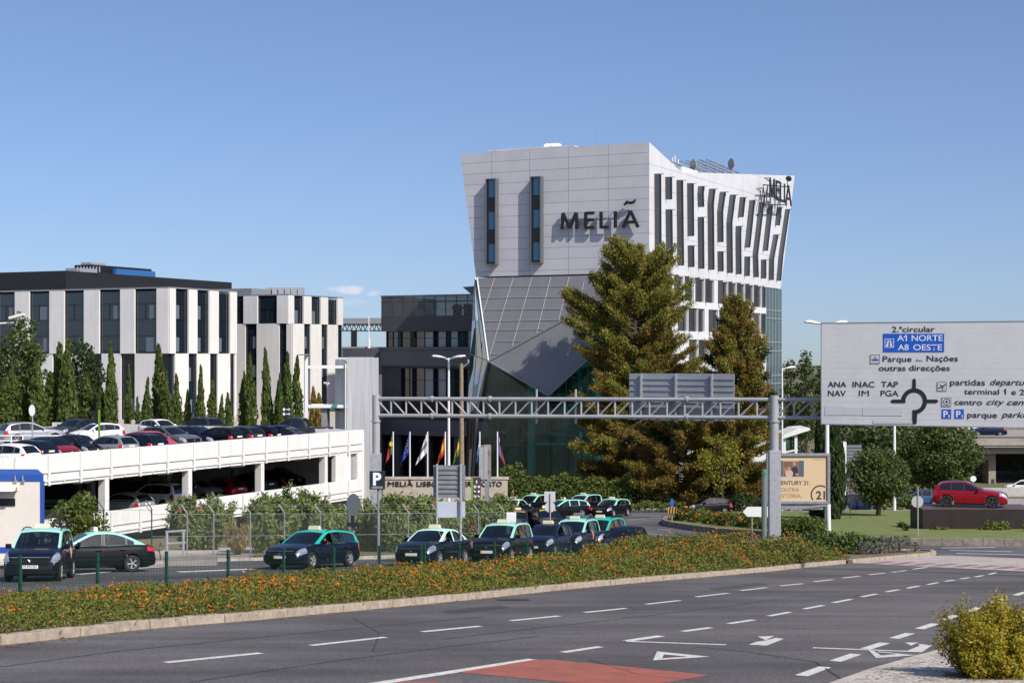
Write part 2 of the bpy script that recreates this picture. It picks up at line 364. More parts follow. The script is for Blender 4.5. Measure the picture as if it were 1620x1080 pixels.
# one big asphalt sheet for the taxi lot and roundabout, the main carriageway a hair above it
lot = [FP(-5), FP(0), FP(17), far_end]+[G(*p) for p in [(1400, 872), (1483, 877), (1700, 893), (2300, 900)]]+[Vector((120, 150, 0)), Vector((-12, 150, 0))]+[G(*p) for p in [(790, 822), (760, 868), (600, 884.5), (380, 886), (215, 893)]]+[Vector((-20, 60.5, 0)), Vector((-30, 56, 0)), Vector((-40, 50, 0))]
struct(drape('taxi_lot_asphalt', lot, .0, M['asphalt2']))
road = KERB+[G(*p) for p in [(1620, 904), (1900, 920)]]+[Vector((60, 50, 0)), Vector((60, -20, 0)), Vector((-30, -20, 0))]
struct(drape('road', road, .008, M['asphalt']))
# crossing in pale paving with red bars
cross = [G(*p) for p in [(1350, 890.7), (1620, 904), (1900, 920), (1900, 893), (1620, 883.5), (1487, 878.5), (1440, 882.3), (1392, 886.7)]]
struct(drape('crosswalk', cross, .02, mat('worn_pale_paving', (.40, .345, .32), .9, var=.25, scale=1.2)))
mb = MB()
for i in range(14):
    x = 1372+i*33; v = 890.6+i*33*.0395
    q = [G(x, v, .026), G(x+17, v+.6, .026), G(x+46, v-3.0, .026), G(x+29, v-3.6, .026)]
    mb.face(q)
struct(mb.build('crosswalk_bars', mat('faded_red_paving', (.30, .14, .13), .9, var=.3, scale=2)))
# ---- painted marks
mb = MB()
def stroke(a, b, wd, off=.014):
    p, q = G(*a, off), G(*b, off); d = (q-p); d.z = 0; d.normalize(); n = Vector((-d.y, d.x, 0))*wd/2
    mb.face([p-n, q-n, q+n, p+n])
L1 = [(262, 1047, 413, 1032), (492, 1020, 610, 1007), (668, 998.5, 760, 989.5), (808, 981, 885, 973.5), (925, 968, 990, 961.5), (1022, 955, 1076, 949), (1101, 943.5, 1152, 937.5), (1172, 933.5, 1213, 928.7), (1234, 926, 1270, 922.5), (1287, 919.5, 1318, 916), (1332.5, 913.7, 1360.7, 910.5), (1374, 908.5, 1399.5, 906), (1411, 904.5, 1434, 901.7), (1444.5, 899.7, 1467, 896.6)]
L2 = [(890, 1031, 950, 1022), (1080, 998, 1125, 991.8), (1152.5, 985.7, 1192.5, 979.7), (1216, 973.7, 1250, 967.5), (1272, 962.5, 1302.5, 956.7), (1318, 952.7, 1347, 947), (1362.5, 943.5, 1387, 938.7), (1402, 935.5, 1422, 932), (1435, 930, 1454, 926), (1467.5, 924, 1484.5, 920.7), (1494.5, 919, 1509.5, 916.7), (1519, 915, 1534, 913), (1542.5, 912, 1556, 909.5), (1564, 908, 1575.5, 905.3)]
L3 = [(1267.5, 1068, 1305.5, 1054), (1321, 1045, 1354, 1033.7), (1369, 1025.7, 1400, 1016), (1414, 1009, 1440, 1001), (1454, 994, 1480, 985.7), (1492, 980, 1512.5, 972.5), (1530, 967, 1550, 960), (1570, 953, 1590, 946.5), (1606, 941, 1622, 936)]
for q in L1+L2: stroke(q[:2], q[2:], .13)
for q in L3: stroke(q[:2], q[2:], .17)
stroke((560, 1086), (843, 1042), .17)
stroke((991, 1013), (1046, 1005), .16); stroke((991, 1013.6), (1149, 1019), .07)
stroke((1286, 1023.7), (1440, 1029.6), .07)
def pface(pts, off=.014): mb.face([G(*p, off) for p in pts])
pface([(1033, 1043.7), (1039.5, 1029.5), (1050.5, 1034.5), (1047.5, 1040.3)]); pface([(1039.5, 1029.5), (1123, 1038), (1088, 1037.6), (1050.5, 1034.5)]); pface([(1123, 1038), (1033, 1043.7), (1047.5, 1040.3), (1088, 1037.6)])
pface([(1198, 1006), (1225, 1005), (1212, 1012)]); pface([(1184, 1018.8), (1198, 1014), (1212, 1012.3), (1228, 1008), (1240, 1009.8), (1213, 1020.4)])
pface([(1431, 1015.5), (1453, 1015.3), (1441, 1020.5)]); pface([(1432, 1030), (1455, 1020.5), (1452, 1017.5), (1474.5, 1020), (1458, 1031)])
pface([(1374, 1027.5), (1383, 1029), (1394, 1036), (1386, 1040)]); pface([(1386, 1040), (1390, 1036.5), (1424, 1033), (1450, 1035.5)]); pface([(1390, 1029.5), (1450, 1035.5), (1424, 1033.6), (1388, 1030.8)])
for a, b, wd in [((282, 904), (398, 899.5), .35), ((124, 908), (192, 902), .3), ((200, 899.5), (262, 895.5), .3), ((222, 895.5), (300, 892), .25), ((240, 893), (330, 890.5), .2),
                 ((992, 822), (1022, 820), .12), ((1028, 819), (1045, 818), .12), ((1000, 815), (1045, 815), .12), ((1022, 843), (1060, 847), .12), ((1042, 851), (1075, 853.5), .12), ((1040, 836), (1062, 838), .12), ((965, 826), (982, 825), .12),
                 ((1490, 866.2), (1575, 865.4), .15), ((1503, 870), (1602, 872), .15), ((1513, 874.6), (1640, 877.4), .15)]:
    stroke(a, b, wd)
struct(mb.build('lane_markings', M['paint']))
mb = MB(); mb.face([G(*p, .012) for p in [(725, 1062.5), (843, 1043), (870, 1042.6), (1000, 1054.5), (1122, 1067), (1060, 1078), (1000, 1083), (900, 1079)]])
mb.face([G(*p, .012) for p in [(632, 1078), (690, 1077.5), (730, 1092), (560, 1094)]])
struct(mb.build('red_road_patch', M['red']))
mb = MB()      # sealed joints and a utility trench in the asphalt
def seam(pts, wd, off=.0125):
    for a, b in zip(pts, pts[1:]): stroke(a, b, wd, off)
seam([(-60, 1062), (180, 1030), (420, 1006), (600, 990), (760, 975)], .035); seam([(700, 1010), (840, 994), (1000, 976), (1120, 962), (1280, 941)], .03); seam([(300, 1078), (520, 1046), (700, 1023), (850, 1006)], .03)
seam([(1100, 1022), (1180, 1030), (1290, 1046), (1330, 1072)], .025); seam([(930, 1042), (1010, 1066), (1120, 1078)], .02); seam([(560, 978), (600, 1000), (590, 1030)], .02)
struct(mb.build('road_seam', mat('bitumen_seam', (.035, .033, .034), .6)))
mb = MB()
for q in ([(700, 966), (792, 956), (806, 960.5), (712, 971)], [(1120, 930), (1200, 921), (1216, 924), (1134, 933.5)]): mb.face([G(*p, .0115) for p in q])
struct(mb.build('road_patch', asphalt('patched_asphalt', (.066, .061, .062))))
mb = MB(); r_ = np.random.default_rng(4)      # dry leaves and grit blown along the kerb foot
for p in resample(KERB, .16):
    if p.x < -14: continue
    for k in range(2):
        x, y = p.x+r_.uniform(0, .3), p.y-abs(r_.normal())*.28-.03; a = r_.uniform(0, 6.28); l = r_.uniform(.02, .055)
        mb.face([(x+l*math.cos(a+j*1.57), y+l*math.sin(a+j*1.57)*(.6 if j % 2 else 1), zg(y)+.018+.012*(j == 0)) for j in range(4)])
tag(mb.build('leaf_litter', leafmat('dry_leaf_litter', [(.16, .10, .05), (.25, .17, .08), (.11, .075, .045)], .1)), 'scattered dry leaves and grit along the foot of the kerb', 'leaf litter', kind='stuff')
c = G(812, 949); mb = MB(); n = 28
mb.face([(c.x+.42*math.cos(i*2*math.pi/n), c.y+.42*math.sin(i*2*math.pi/n), zg(c.y+.42*math.sin(i*2*math.pi/n))+.016) for i in range(n)])
tag(mb.build('manhole_cover', mat('cast_iron', (.05, .045, .042), .7, .4, var=.3, scale=20)), 'round dark manhole cover set in the road by the kerb', 'manhole cover')
# ---- kerbs
kerb('kerb', KERB, M['kerb'], .26, .16, 1.0, 1)
kerb('kerb', tip, M['kerb'], .26, .15, .8, 1)
# near pavement with its kerb, bottom right
pv = [G(*p) for p in [(1250, 1118), (1335, 1084), (1400, 1062), (1482, 1038.5), (1560, 1006), (1640, 975), (1800, 925)]]
kerb('kerb', pv, M['pave'], .22, .12, 1.0, -1)
def inset(line, d):
    out = []
    for i, p in enumerate(line):
        a = line[max(0, i-1)]; b = line[min(len(line)-1, i+1)]; t = Vector((b.x-a.x, b.y-a.y, 0)).normalized(); out.append(Vector((p.x-t.y*d, p.y+t.x*d, 0)))
    return out
pin = inset(pv, -.2)
struct(drape('pavement', pin+[Vector((60, 40, 0)), Vector((60, -20, 0)), Vector((3, 8, 0))], .115, M['cobble']))
# planting strip soil between kerb and fence
kin = inset(KERB, .25)
strip = kin+[G(1392, 884.0), G(1470, 878.2), G(1470, 874.2), G(1400, 872.6), G(1330, 871), far_end]+[FP(i) for i in (17, 12, 6, 0, -5)]
struct(drape('planting_strip', strip, .10, M['soil']))
# pavement and verge behind the taxi lot
back = [G(*p) for p in [(215, 893), (300, 890), (380, 886.5), (600, 884.5), (760, 868), (790, 845)]]
kerb('kerb', back, M['pave'], .25, .14, 1.0, 1)
bi = inset(back, .2)
struct(drape('pavement', bi+[G(700, 846), G(600, 861), G(415, 868), G(260, 873), Vector((-20.5, 61, 0))], .13, M['pave']))
struct(drape('grass_verge', [G(*p) for p in [(396, 885), (560, 884), (690, 876), (690, 866), (560, 873), (410, 878)]], .16, mat('dry_grass', (.22, .20, .06), .95, var=.3, scale=2, bump=.5, col2=(.28, .22, .11))))
# roundabout island: raised lawn behind a stone kerb
isl = [G(*p) for p in [(1900, 868), (1760, 866), (1620, 863.5), (1450, 862.5), (1400, 862), (1310, 857), (1236, 852), (1140, 845), (1090, 838.5), (1052, 832), (1046, 828), (1052, 823), (1120, 817.5), (1240, 814.5), (1400, 812.5), (1600, 811), (1900, 811)]]
ilw = resample([*isl, isl[0]], 1.5)
struct(drape('lawn', inset(isl, -.27), .34, M['grass'], thick=.5))
kerb('kerb', [*isl, isl[0]], M['kerbd'], .3, .38, 1.1, -1)
# far kerb of the roundabout with the verge under the hedge
fk = [G(*p) for p in [(800, 812), (900, 808), (1000, 806.3), (1180, 806.3), (1400, 804.5), (1700, 803)]]
kerb('kerb', fk, M['pave'], .3, .15, 1.2, 1)
struct(drape('verge', inset(fk, .25)+[Vector((90, 175, 0)), Vector((-5, 175, 0))], .13, mat('dry_verge', (.24, .19, .09), .95, var=.35, scale=1.5, bump=.4, col2=(.14, .15, .04))))
# forecourt slope by the hotel sign wall
# upper terrace at left
zT = -6.8
mb = MB(); mb.box(-260, -16, 135.4, 330, -18, zT); struct(mb.build('upper_terrace', M['pave']))
# ================================================================== hotel
HC = Vector(((1027-CX)/F*162, 162, 0)); zb0 = zg(165)-.6
def hz(v, t, d, P=HC): return (HV-v)*(P.y+t*d.y)/F
def hpt(px, v, d, P=HC, out=0., n=None):
    t = onl(px, P, d); p = P+d*t; q = Vector((p.x, p.y, hz(v, t, d, P)))
    return q if n is None else q+n*out
NF = Vector((-.45, -.893, 0)).normalized(); NR = Vector((.893, -.45, 0)).normalized()
def panelmat(name, col, wx, wz, axis, rough=.45, line=.45, var=.05, metal=0.):
    """cladding panels: joints at a fixed pitch along the wall and in height"""
    m = mat(name, col, rough, metal); N, Lk = nt(m); p = N['Principled BSDF']
    tc = N.new('ShaderNodeTexCoord'); dt = N.new('ShaderNodeVectorMath'); dt.operation = 'DOT_PRODUCT'; dt.inputs[1].default_value = (axis[0], axis[1], 0); Lk.new(tc.outputs['Object'], dt.inputs[0])
    sp = N.new('ShaderNodeSeparateXYZ'); Lk.new(tc.outputs['Object'], sp.inputs[0]); cb = N.new('ShaderNodeCombineXYZ')
    Lk.new(dt.outputs['Value'], cb.inputs[0]); Lk.new(sp.outputs[2], cb.inputs[1])
    br = N.new('ShaderNodeTexBrick'); br.offset = 0; br.inputs['Scale'].default_value = 1; br.inputs['Brick Width'].default_value = wx; br.inputs['Row Height'].default_value = wz
    br.inputs['Mortar Size'].default_value = .03; br.inputs['Mortar Smooth'].default_value = .2; br.inputs['Bias'].default_value = 0
    br.inputs['Color1'].default_value = (*col, 1); br.inputs['Color2'].default_value = (*[c*(1-var) for c in col], 1); br.inputs['Mortar'].default_value = (*[c*line for c in col], 1)
    Lk.new(cb.outputs[0], br.inputs['Vector'])
    nz = N.new('ShaderNodeTexNoise'); nz.inputs['Scale'].default_value = .5; nz.inputs['Detail'].default_value = 5; Lk.new(tc.outputs['Object'], nz.inputs['Vector'])
    mr = N.new('ShaderNodeMapRange'); mr.inputs[1].default_value = .3; mr.inputs[2].default_value = .7; mr.inputs[3].default_value = .93; mr.inputs[4].default_value = 1.04; Lk.new(nz.outputs[0], mr.inputs[0])
    vm = N.new('ShaderNodeVectorMath'); vm.operation = 'SCALE'; Lk.new(br.outputs['Color'], vm.inputs[0]); Lk.new(mr.outputs[0], vm.inputs['Scale']); Lk.new(vm.outputs[0], p.inputs['Base Color'])
    bp = N.new('ShaderNodeBump'); bp.inputs['Strength'].default_value = .4; bp.inputs['Distance'].default_value = .02; bp.invert = True; Lk.new(br.outputs['Fac'], bp.inputs['Height']); Lk.new(bp.outputs[0], p.inputs['Normal'])
    return m
MF = panelmat('grey_cladding', (.51, .51, .54), 4.55, 1.18, (.893, -.45), .4)
MR = panelmat('white_cladding', (.62, .62, .635), 6.0, 1.18*2, (.45, .893), .45, line=.6)
FIN = mat('dark_grey_fin_metal', (.085, .088, .095), .5, .2, var=.12, scale=.6)
FRM = mat('window_frame_metal', (.17, .17, .18), .4, .5)
GBLUE = glassmat('blue_sky_glass', (.08, .1, .12), refl=1., opac=.96, dark=(.012, .06, .13))
GDARK = glassmat('dark_window_glass', (.1, .12, .13), refl=.5, opac=.95, dark=(.012, .015, .02))
GTEAL = glassmat('green_tinted_glass', (.62, .92, .90), refl=.8, opac=.14, dark=(.006, .035, .038))
GTURQ = glassmat('turquoise_glass', (.2, .5, .5), refl=1., opac=.9, dark=(.035, .11, .125))
hotel = thing('hotel_building', 'tall angular hotel with grey and white slanted upper block above a glass foyer', 'hotel', (HC.x, HC.y, zb0))
def hb(mb, name, m, par=None, **k):
    o = (local(hotel, mb)).build(name, m, None, **k); o.parent = par or hotel; return o
# upper block: plan quad with outward leaning ends; roof drops behind the tall front
tL0 = onl(753, HC, UL); tL1 = onl(728, HC, UL); tR0 = 45.2; tR1 = 51.4
P3 = lambda d, t, z: HC+d*t+Vector((0, 0, z))
zlo, zhi, zdip, zend = 8.5, 21.85, 19.75, 23.6
fTL, fTR, fBL, fBR = P3(UL, tL1, zhi), P3(UR, 0, zhi), P3(UL, tL0, zlo), P3(UR, 0, zlo)
rD, rE, rBE = P3(UR, 9.3, zdip), P3(UR, tR1, zend), P3(UR, tR0, zlo)
bk = UL*20.5
mb = MB()
mb.face([fBL, fBR, fTR, fTL]); hb(mb, 'front_wall', MF)
mb = MB(); mb.face([fBR, rBE, rE, rD, fTR]); mb.face([rE, rBE, rBE+bk, rE+bk+UL*1.5]); mb.face([fTL, fBL, P3(UR, tR0, zlo)+UL*tL0, P3(UR, tR1, zend)+UL*tL1])
mb.face([rE, rE+bk, rD+bk, rD]); mb.face([rD, rD+bk, fTL, fTR]); mb.face([fBL, fBR, rBE, rBE+bk]); hb(mb, 'side_wall', MR)
# parapet strip and rooftop gear on the front
mb = MB()
a, b = hpt(768, 237, UL), hpt(905, 229.5, UL); mb.prism([a-Vector((0, 0, .9)), b-Vector((0, 0, .9)), b+Vector((0, 0, .05)), a+Vector((0, 0, .05))], -NF*3); mb.v = [tuple(Vector(q)-NF*.6) for q in mb.v]
hb(mb, 'roof_parapet', MF)
for px, v in ((849, 227.5), (861, 227)):
    p = hpt(px, v, UL)-NF*3; mb = MB(); mb.box(p.x-.55, p.x+.55, p.y-.5, p.y+.5, p.z-1.2, p.z+.2); mb.box(p.x-.4, p.x+.4, p.y-.4, p.y+.4, p.z+.2, p.z+.32); hb(mb, 'roof_ventilator', M['white2'], bevel=.04)
mb = MB(); p = hpt(920, 229, UL)-NF*4; mb.tube([p-Vector((0, 0, 1)), p+Vector((0, 0, 1.9))], .03, 5); hb(mb, 'antenna', M['galvd'])
# tall boxed windows in the front: three panes each
for x0, x1, v0, v1 in ((773, 789, 284, 419.5), (843.5, 860, 280.5, 417)):
    A = hpt(x0, v0, UL); B = hpt(x1, v0, UL); z1 = hpt(x0, v1, UL).z; z0 = A.z; wd = (B-A).length; u = -UL
    mb = MB(); fr = .75; th = .09
    o = A.copy(); o.z = 0
    for l0, l1, za, zb_ in ((0, th, z1, z0), (wd-th, wd, z1, z0), (th, wd-th, z0-th, z0), (th, wd-th, z1, z1+th)): mb.obox(o, u, NF, l0, l1, -.05, fr, za, zb_)
    wf = hb(mb, 'window_frame', FRM)
    mb = MB(); mb.obox(o, u, NF, th, wd-th, .02, fr-.12, z1+th, z0-th); hb(mb, 'spandrel', M['black'], wf)
    H = z0-z1
    for k in range(3):
        za = z0-th-H*(.0+.375*k)-.02; mb = MB(); mb.obox(o, u, NF, th+.27, wd-th-.01, fr-.115, fr-.09, za-H*.205, za); hb(mb, 'pane', GBLUE, wf)
# name on the front: raised dark letters carried on a rail
LET = mat('dark_sign_letters', (.014, .011, .015), .45)
o = hpt(888, 363, UL, HC+NF*.45); e = hpt(1010, 359.5, UL, HC+NF*.45)
u = (e-o).normalized(); L = (e-o).length
adv = [0., .309, .511, .672, .798]; wid = [.22, .124, .108, .07, .202]; capH = 1.72
STK = {'M': [((.05, 0), (.1, 1)), ((.1, 1), (.5, .08)), ((.5, .08), (.9, 1)), ((.9, 1), (.95, 0))], 'E': [((.1, 0), (.1, 1)), ((.1, .94), (1, .94)), ((.1, .52), (.9, .52)), ((.1, .06), (1, .06))], 'L': [((.1, 0), (.1, 1)), ((.1, .06), (1, .06))], 'I': [((.5, 0), (.5, 1))], 'A': [((.02, 0), (.5, 1)), ((.5, 1), (.98, 0)), ((.2, .32), (.8, .32))]}
def stroke_letter(ch, o, u, w_, h_, st, dep, par, P0=hotel):
    """block letter made of straight strokes in the plane (u, up)"""
    n = u.cross(Vector((0, 0, 1))); mb = MB()
    for k, ((x0, y0), (x1, y1)) in enumerate(STK[ch]):
        a, b = o+u*(x0*w_)+Vector((0, 0, y0*h_)), o+u*(x1*w_)+Vector((0, 0, y1*h_)); d = (b-a).normalized(); q = n.cross(d)*st/2; e = n*(dep+.004*k)
        mb.hexa([a-q-e, a+q-e, b+q-e, b-q-e, a-q+e, a+q+e, b+q+e, b-q+e])
    x = (local(P0, mb)).build('letter', LET, None); x.parent = par; return x
for ch, ad, wd in zip('MELIA', adv, wid): stroke_letter(ch, o+u*(ad*L), u, wd*L, capH, .31, .11, hotel)
mb = MB()   # the tilde: a brush-like stroke
pts = [o+u*(L*.815)+Vector((0, 0, 2.3)), o+u*(L*.855)+Vector((0, 0, 2.62)), o+u*(L*.90)+Vector((0, 0, 2.52)), o+u*(L*.935)+Vector((0, 0, 2.58)), o+u*(L*.965)+Vector((0, 0, 2.85))]
mb.tube(pts, [.08, .2, .16, .15, .08], 7); hb(mb, 'tilde', LET)
mb = MB()
for zz, l0, l1 in ((1.72, 0, .82),): mb.bar(o+u*(L*l0)+Vector((0, 0, zz))-NF*.15, o+u*(L*l1)+Vector((0, 0, zz))-NF*.15, .07)
for k in range(6): mb.bar(o+u*(L*(.02+.16*k))+Vector((0, 0, 1.72))-NF*.15, o+u*(L*(.02+.16*k))+Vector((0, 0, 1.72))-NF*.55, .05)
hb(mb, 'sign_rail', M['galv'])
# fins (boxed dark strips) on the white side wall; zoom coordinates from the photo: (980,210), x4
def rp(zx, zy, out=0.): return hpt(980+zx/4, 210+zy/4, UR)+NR*out
FGL = mat('fin_window_glass', (.006, .007, .009), .25, spec=.2)
FINS = [([(220, 260), (223, 812)], 42), ([(289, 280), (290, 420)], 42), ([(291, 485), (295, 825)], 42), ([(360, 300), (366, 838)], 41), ([(427, 320), (430, 652)], 41), ([(431, 713), (433, 848)], 40),
        ([(497, 338), (492, 385), (495, 468)], 40), ([(494, 533), (497, 858)], 39), ([(566, 355), (556, 450), (560, 865)], 40), ([(634, 374), (617, 500), (619, 690)], 38), ([(619, 750), (621, 875)], 37),
        ([(698, 392), (676, 570), (679, 885)], 37), ([(761, 408), (748, 533)], 36), ([(735, 590), (733, 640), (735, 893)], 36), ([(822, 426), (790, 725)], 36), ([(790, 783), (788, 905)], 35),
        ([(882, 440), (842, 770), (846, 912)], 34), ([(938, 456), (905, 745)], 33), ([(895, 802), (894, 920)], 33), ([(996, 470), (983, 585)], 31), ([(974, 643), (945, 800), (943, 930)], 32), ([(1048, 483), (1005, 780), (992, 935)], 30)]
def finlen(p, px):   # how far a fin must stand out to cover px pixels of the photograph
    f = lambda q: CX+F*q.x/q.y
    return px/(f(p+NR)-f(p))
def fin(mb, gm, a, b, c, d, frac):
    """a,b top left/right and c,d bottom left/right of the strip on the wall"""
    dep = finlen(a, frac*abs(CX+F*b.x/b.y-CX-F*a.x/a.y)); e = NR*dep
    mb.prism([a, c, c+e, a+e], UR*.07); gm.prism([a+UR*.08+NR*.02, b+NR*.02, d+NR*.02, c+UR*.08+NR*.02], NR*.03)
    return dep
for pts, wpx in FINS:
    mb = MB(); gm = MB()
    for k, ((xa, ya), (xb, yb)) in enumerate(zip(pts, pts[1:])):
        dep = fin(mb, gm, rp(xa, ya), rp(xa+wpx, ya), rp(xb, yb), rp(xb+wpx, yb), .66)
    a, b = rp(*pts[0]), rp(pts[0][0]+wpx, pts[0][1]); fm = MB(); fm.prism([a+UR*.08, b, b+NR*dep*.75, a+UR*.08+NR*dep], (0, 0, -.07))
    f = hb(mb, 'fin_window', FIN); hb(gm, 'pane', FGL, f); hb(fm, 'frame', FIN, f)
# rows of windows beneath the white block
body_top = zlo; tB0 = onl(1062, HC, UR); tB1 = onl(1212, HC, UR)
LW = mat('white_render_wall', (.64, .64, .65), .6, var=.05, scale=.6)
o = HC.copy(); o.z = 0
mb = MB(); mb.obox(o, UR, NR, tB0, tB1, -14, -.30, zb0, body_top)
hb(mb, 'core_wall', M['black'])
rows = [((434, 474), [(1066.2, 1081.5), (1083.2, 1098), (1100, 1114.5), (1115.5, 1130), (1135.7, 1151.5), (1152, 1164.8), (1165.5, 1178.2), (1178.8, 1192), (1192.5, 1205), (1205.5, 1212)]),
        ((485, 523), [(1072.5, 1088), (1089.2, 1104), (1104.5, 1115), (1121, 1136), (1138, 1152), (1155, 1168), (1172, 1187), (1192, 1203.5), (1204, 1217)]),
        ((536, 570), [(1090, 1104), (1105, 1119), (1124, 1138), (1142, 1156), (1160, 1175), (1180, 1195), (1205, 1217)]),
        ((589, 622), [(1076, 1090), (1094, 1108), (1112, 1126), (1130, 1144), (1150, 1164), (1168, 1182), (1190, 1204)]),
        ((640, 675), [(1076, 1090), (1094, 1108), (1112, 1126), (1130, 1144), (1150, 1164), (1168, 1182), (1190, 1204)])]
zr = []
for (va, vb), wins in rows:
    t = onl(1066, HC, UR); zr.append((hz(va, t, UR), hz(vb, t, UR)))
mb = MB(); zprev = body_top-.03
for (z1, z0), (_, wins) in zip(zr, rows):
    mb.obox(o, UR, NR, tB0, tB1, -.30, 0, z1, zprev); zprev = z0
    tt = tB0
    for xa, xb in wins:
        ta, tb_ = onl(xa, HC, UR), min(onl(xb, HC, UR), tB1)
        if ta > tt+.02: mb.obox(o, UR, NR, tt, ta, -.30, -.002, z0, z1)
        tt = tb_
    if tt < tB1: mb.obox(o, UR, NR, tt, tB1, -.30, -.002, z0, z1)
mb.obox(o, UR, NR, tB0, tB1, -.30, 0, zb0, zprev)
hb(mb, 'lower_wall', LW)
for (z1, z0), (_, wins) in zip(zr, rows):
    for xa, xb in wins:
        ta, tb_ = onl(xa, HC, UR), min(onl(xb, HC, UR), tB1)
        mb = MB(); gm = MB(); a = o+UR*(ta+.02); b = o+UR*(tb_-.03); za, zb2 = Vector((0, 0, z1-.03)), Vector((0, 0, z0+.03))
        fin(mb, gm, a+za, b+za, a+zb2, b+zb2, .48); gm.v = [tuple(Vector(q)-NR*.27) for q in gm.v]
        f = hb(mb, 'fin_window', FIN); hb(gm, 'pane', GDARK, f)
# glazed corner stack at the far end, with mullions
t2 = onl(1236.5, HC, UR)
mb = MB(); mb.obox(o, UR, NR, tB1+.01, t2, -10, -.12, zb0, body_top-.02); hb(mb, 'glazed_corner', GTURQ)
mb = MB()
for k in range(6):
    tt = tB1+(t2-tB1)*k/5; mb.obox(o, UR, NR, tt, tt+.07, -.11, .02, zb0, body_top-.04)
for zz in (5.6, 4.6, 1.6, .5, -2.6, -3.6, -6.7, -7.7): mb.obox(o, UR, NR, tB1+.02, t2, -.105, 0, zz, zz+.1)
hb(mb, 'mullion', M['galv'])
# glazed strip by the near corner of the lower block
t3 = onl(1046, HC, UR)
mb = MB(); mb.obox(o, UR, NR, t3, tB0-.01, -12, -.4, zb0, body_top-.02); hb(mb, 'glazed_bay', GTURQ)
# roof gear on the white block: solar collectors, two dishes, rail, mast
def roof(zx, zy, back): # photo zoom (1040,230) x7.043
    return hpt(1040+zx/7.043, 230+zy/7.043, UR, HC-NR*back)
zr_at = lambda p: zdip+(zend-zdip)*((p-HC).dot(UR)-9.3)/(tR1-9.3)
COL = mat('solar_collector', (.22, .24, .28), .3, .5)
for x0, x1, yt in ((310, 520, 180), (680, 1040, 152), (510, 690, 240), (120, 262, 165)):
    a = onl(1040+x0/7.043, HC, UR); b = onl(1040+x1/7.043, HC, UR); p = hpt(1040+x0/7.043, 230+yt/7.043, UR); z1 = p.z
    mb = MB(); zA = zr_at(HC+UR*b)
    n = 5
    for k in range(n):
        w0 = -4.6+k*.8
        A1 = HC+UR*a+NR*w0; B1 = HC+UR*b+NR*w0; A1.z = z1; B1.z = zA+.15
        mb.bar(A1, B1, .3, .07)
    hb(mb, 'solar_panel', COL)
    mb = MB()
    for k in range(4):
        f = k/4; tt = a+(b-a)*f; p = HC+UR*tt-NR*1.2; zz = z1+(zA+.15-z1)*f; mb.tube([(p.x, p.y, zr_at(p)-.2), (p.x, p.y, zz)], .05, 4)
        q = HC+UR*(tt+1.2)-NR*1.2; mb.tube([(q.x, q.y, zr_at(q)-.2), (p.x, p.y, zz)], .04, 4)
    hb(mb, 'panel_strut', M['galvd'])
for zx, zy, rr in ((425, 222, .66), (848, 207, .66)):
    p = roof(zx, zy, .9); mb = MB(); prof = [(0, .0), (rr*.4, -.05), (rr*.75, -.16), (rr, -.32), (rr, -.36), (rr*.7, -.2), (0, -.05)]
    mb.lathe(prof, (0, 0, 0), 'y', 18)
    ang = R(-62); mb.v = [(p.x+x*math.cos(ang)-y*math.sin(ang), p.y+x*math.sin(ang)+y*math.cos(ang), p.z+z) for x, y, z in mb.v]
    d = hb(mb, 'satellite_dish', mat('dish_grey', (.33, .33, .33), .6), smooth=40)
    mb = MB(); mb.tube([(p.x, p.y+.2, p.z), (p.x, p.y+.5, zr_at(p)-.3)], .07, 6); mb.bar((p.x, p.y, p.z-.2), (p.x-.1, p.y-.8, p.z), .06); hb(mb, 'dish_arm', M['galv'], d)
mb = MB()
P0, P1 = roof(480, 228, 3), roof(1075, 203, 3)
rail = [onl(1040+x/7.043, HC, UR) for x in (480, 640, 780, 900, 1000, 1078)]
for a, b in zip(rail, rail[1:]):
    pa, pb = HC+UR*a-NR*3, HC+UR*b-NR*3
    for hh in (.5, 1.0, 1.5): mb.tube([(pa.x, pa.y, zr_at(pa)+hh), (pb.x, pb.y, zr_at(pb)+hh)], .025, 4)
    mb.tube([(pb.x, pb.y, zr_at(pb)), (pb.x, pb.y, zr_at(pb)+1.5)], .03, 4)
for x in (1108, 1168, 1235, 1292, 1348, 1410):
    tt = onl(1040+x/7.043, HC, UR); p = HC+UR*tt-NR*(1.5); h_ = 1.5-(x-1108)/300*1.1; mb.tube([(p.x, p.y, zr_at(p)-.2), (p.x, p.y, zr_at(p)+h_)], .03, 4)
hb(mb, 'roof_rail', M['galvd'])
mb = MB(); p = roof(195, 215, 2); mb.tube([p-Vector((0, 0, 1.5)), p+Vector((0, 0, 1.0))], .06, 5); mb.bar(p+UR*(-.8), p+UR*1.0, .05)
for k in (-.7, 1.0): mb.tube([p+UR*k, p+UR*k+Vector((0, 0, .7))], .06, 5)
hb(mb, 'antenna_mast', M['white2'])
mb = MB(); p = roof(300, 285, 1.5); mb.obox(p, UR, NR, -2, 3, -1.5, .5, -.8, .25); hb(mb, 'plant_box', M['white2'])
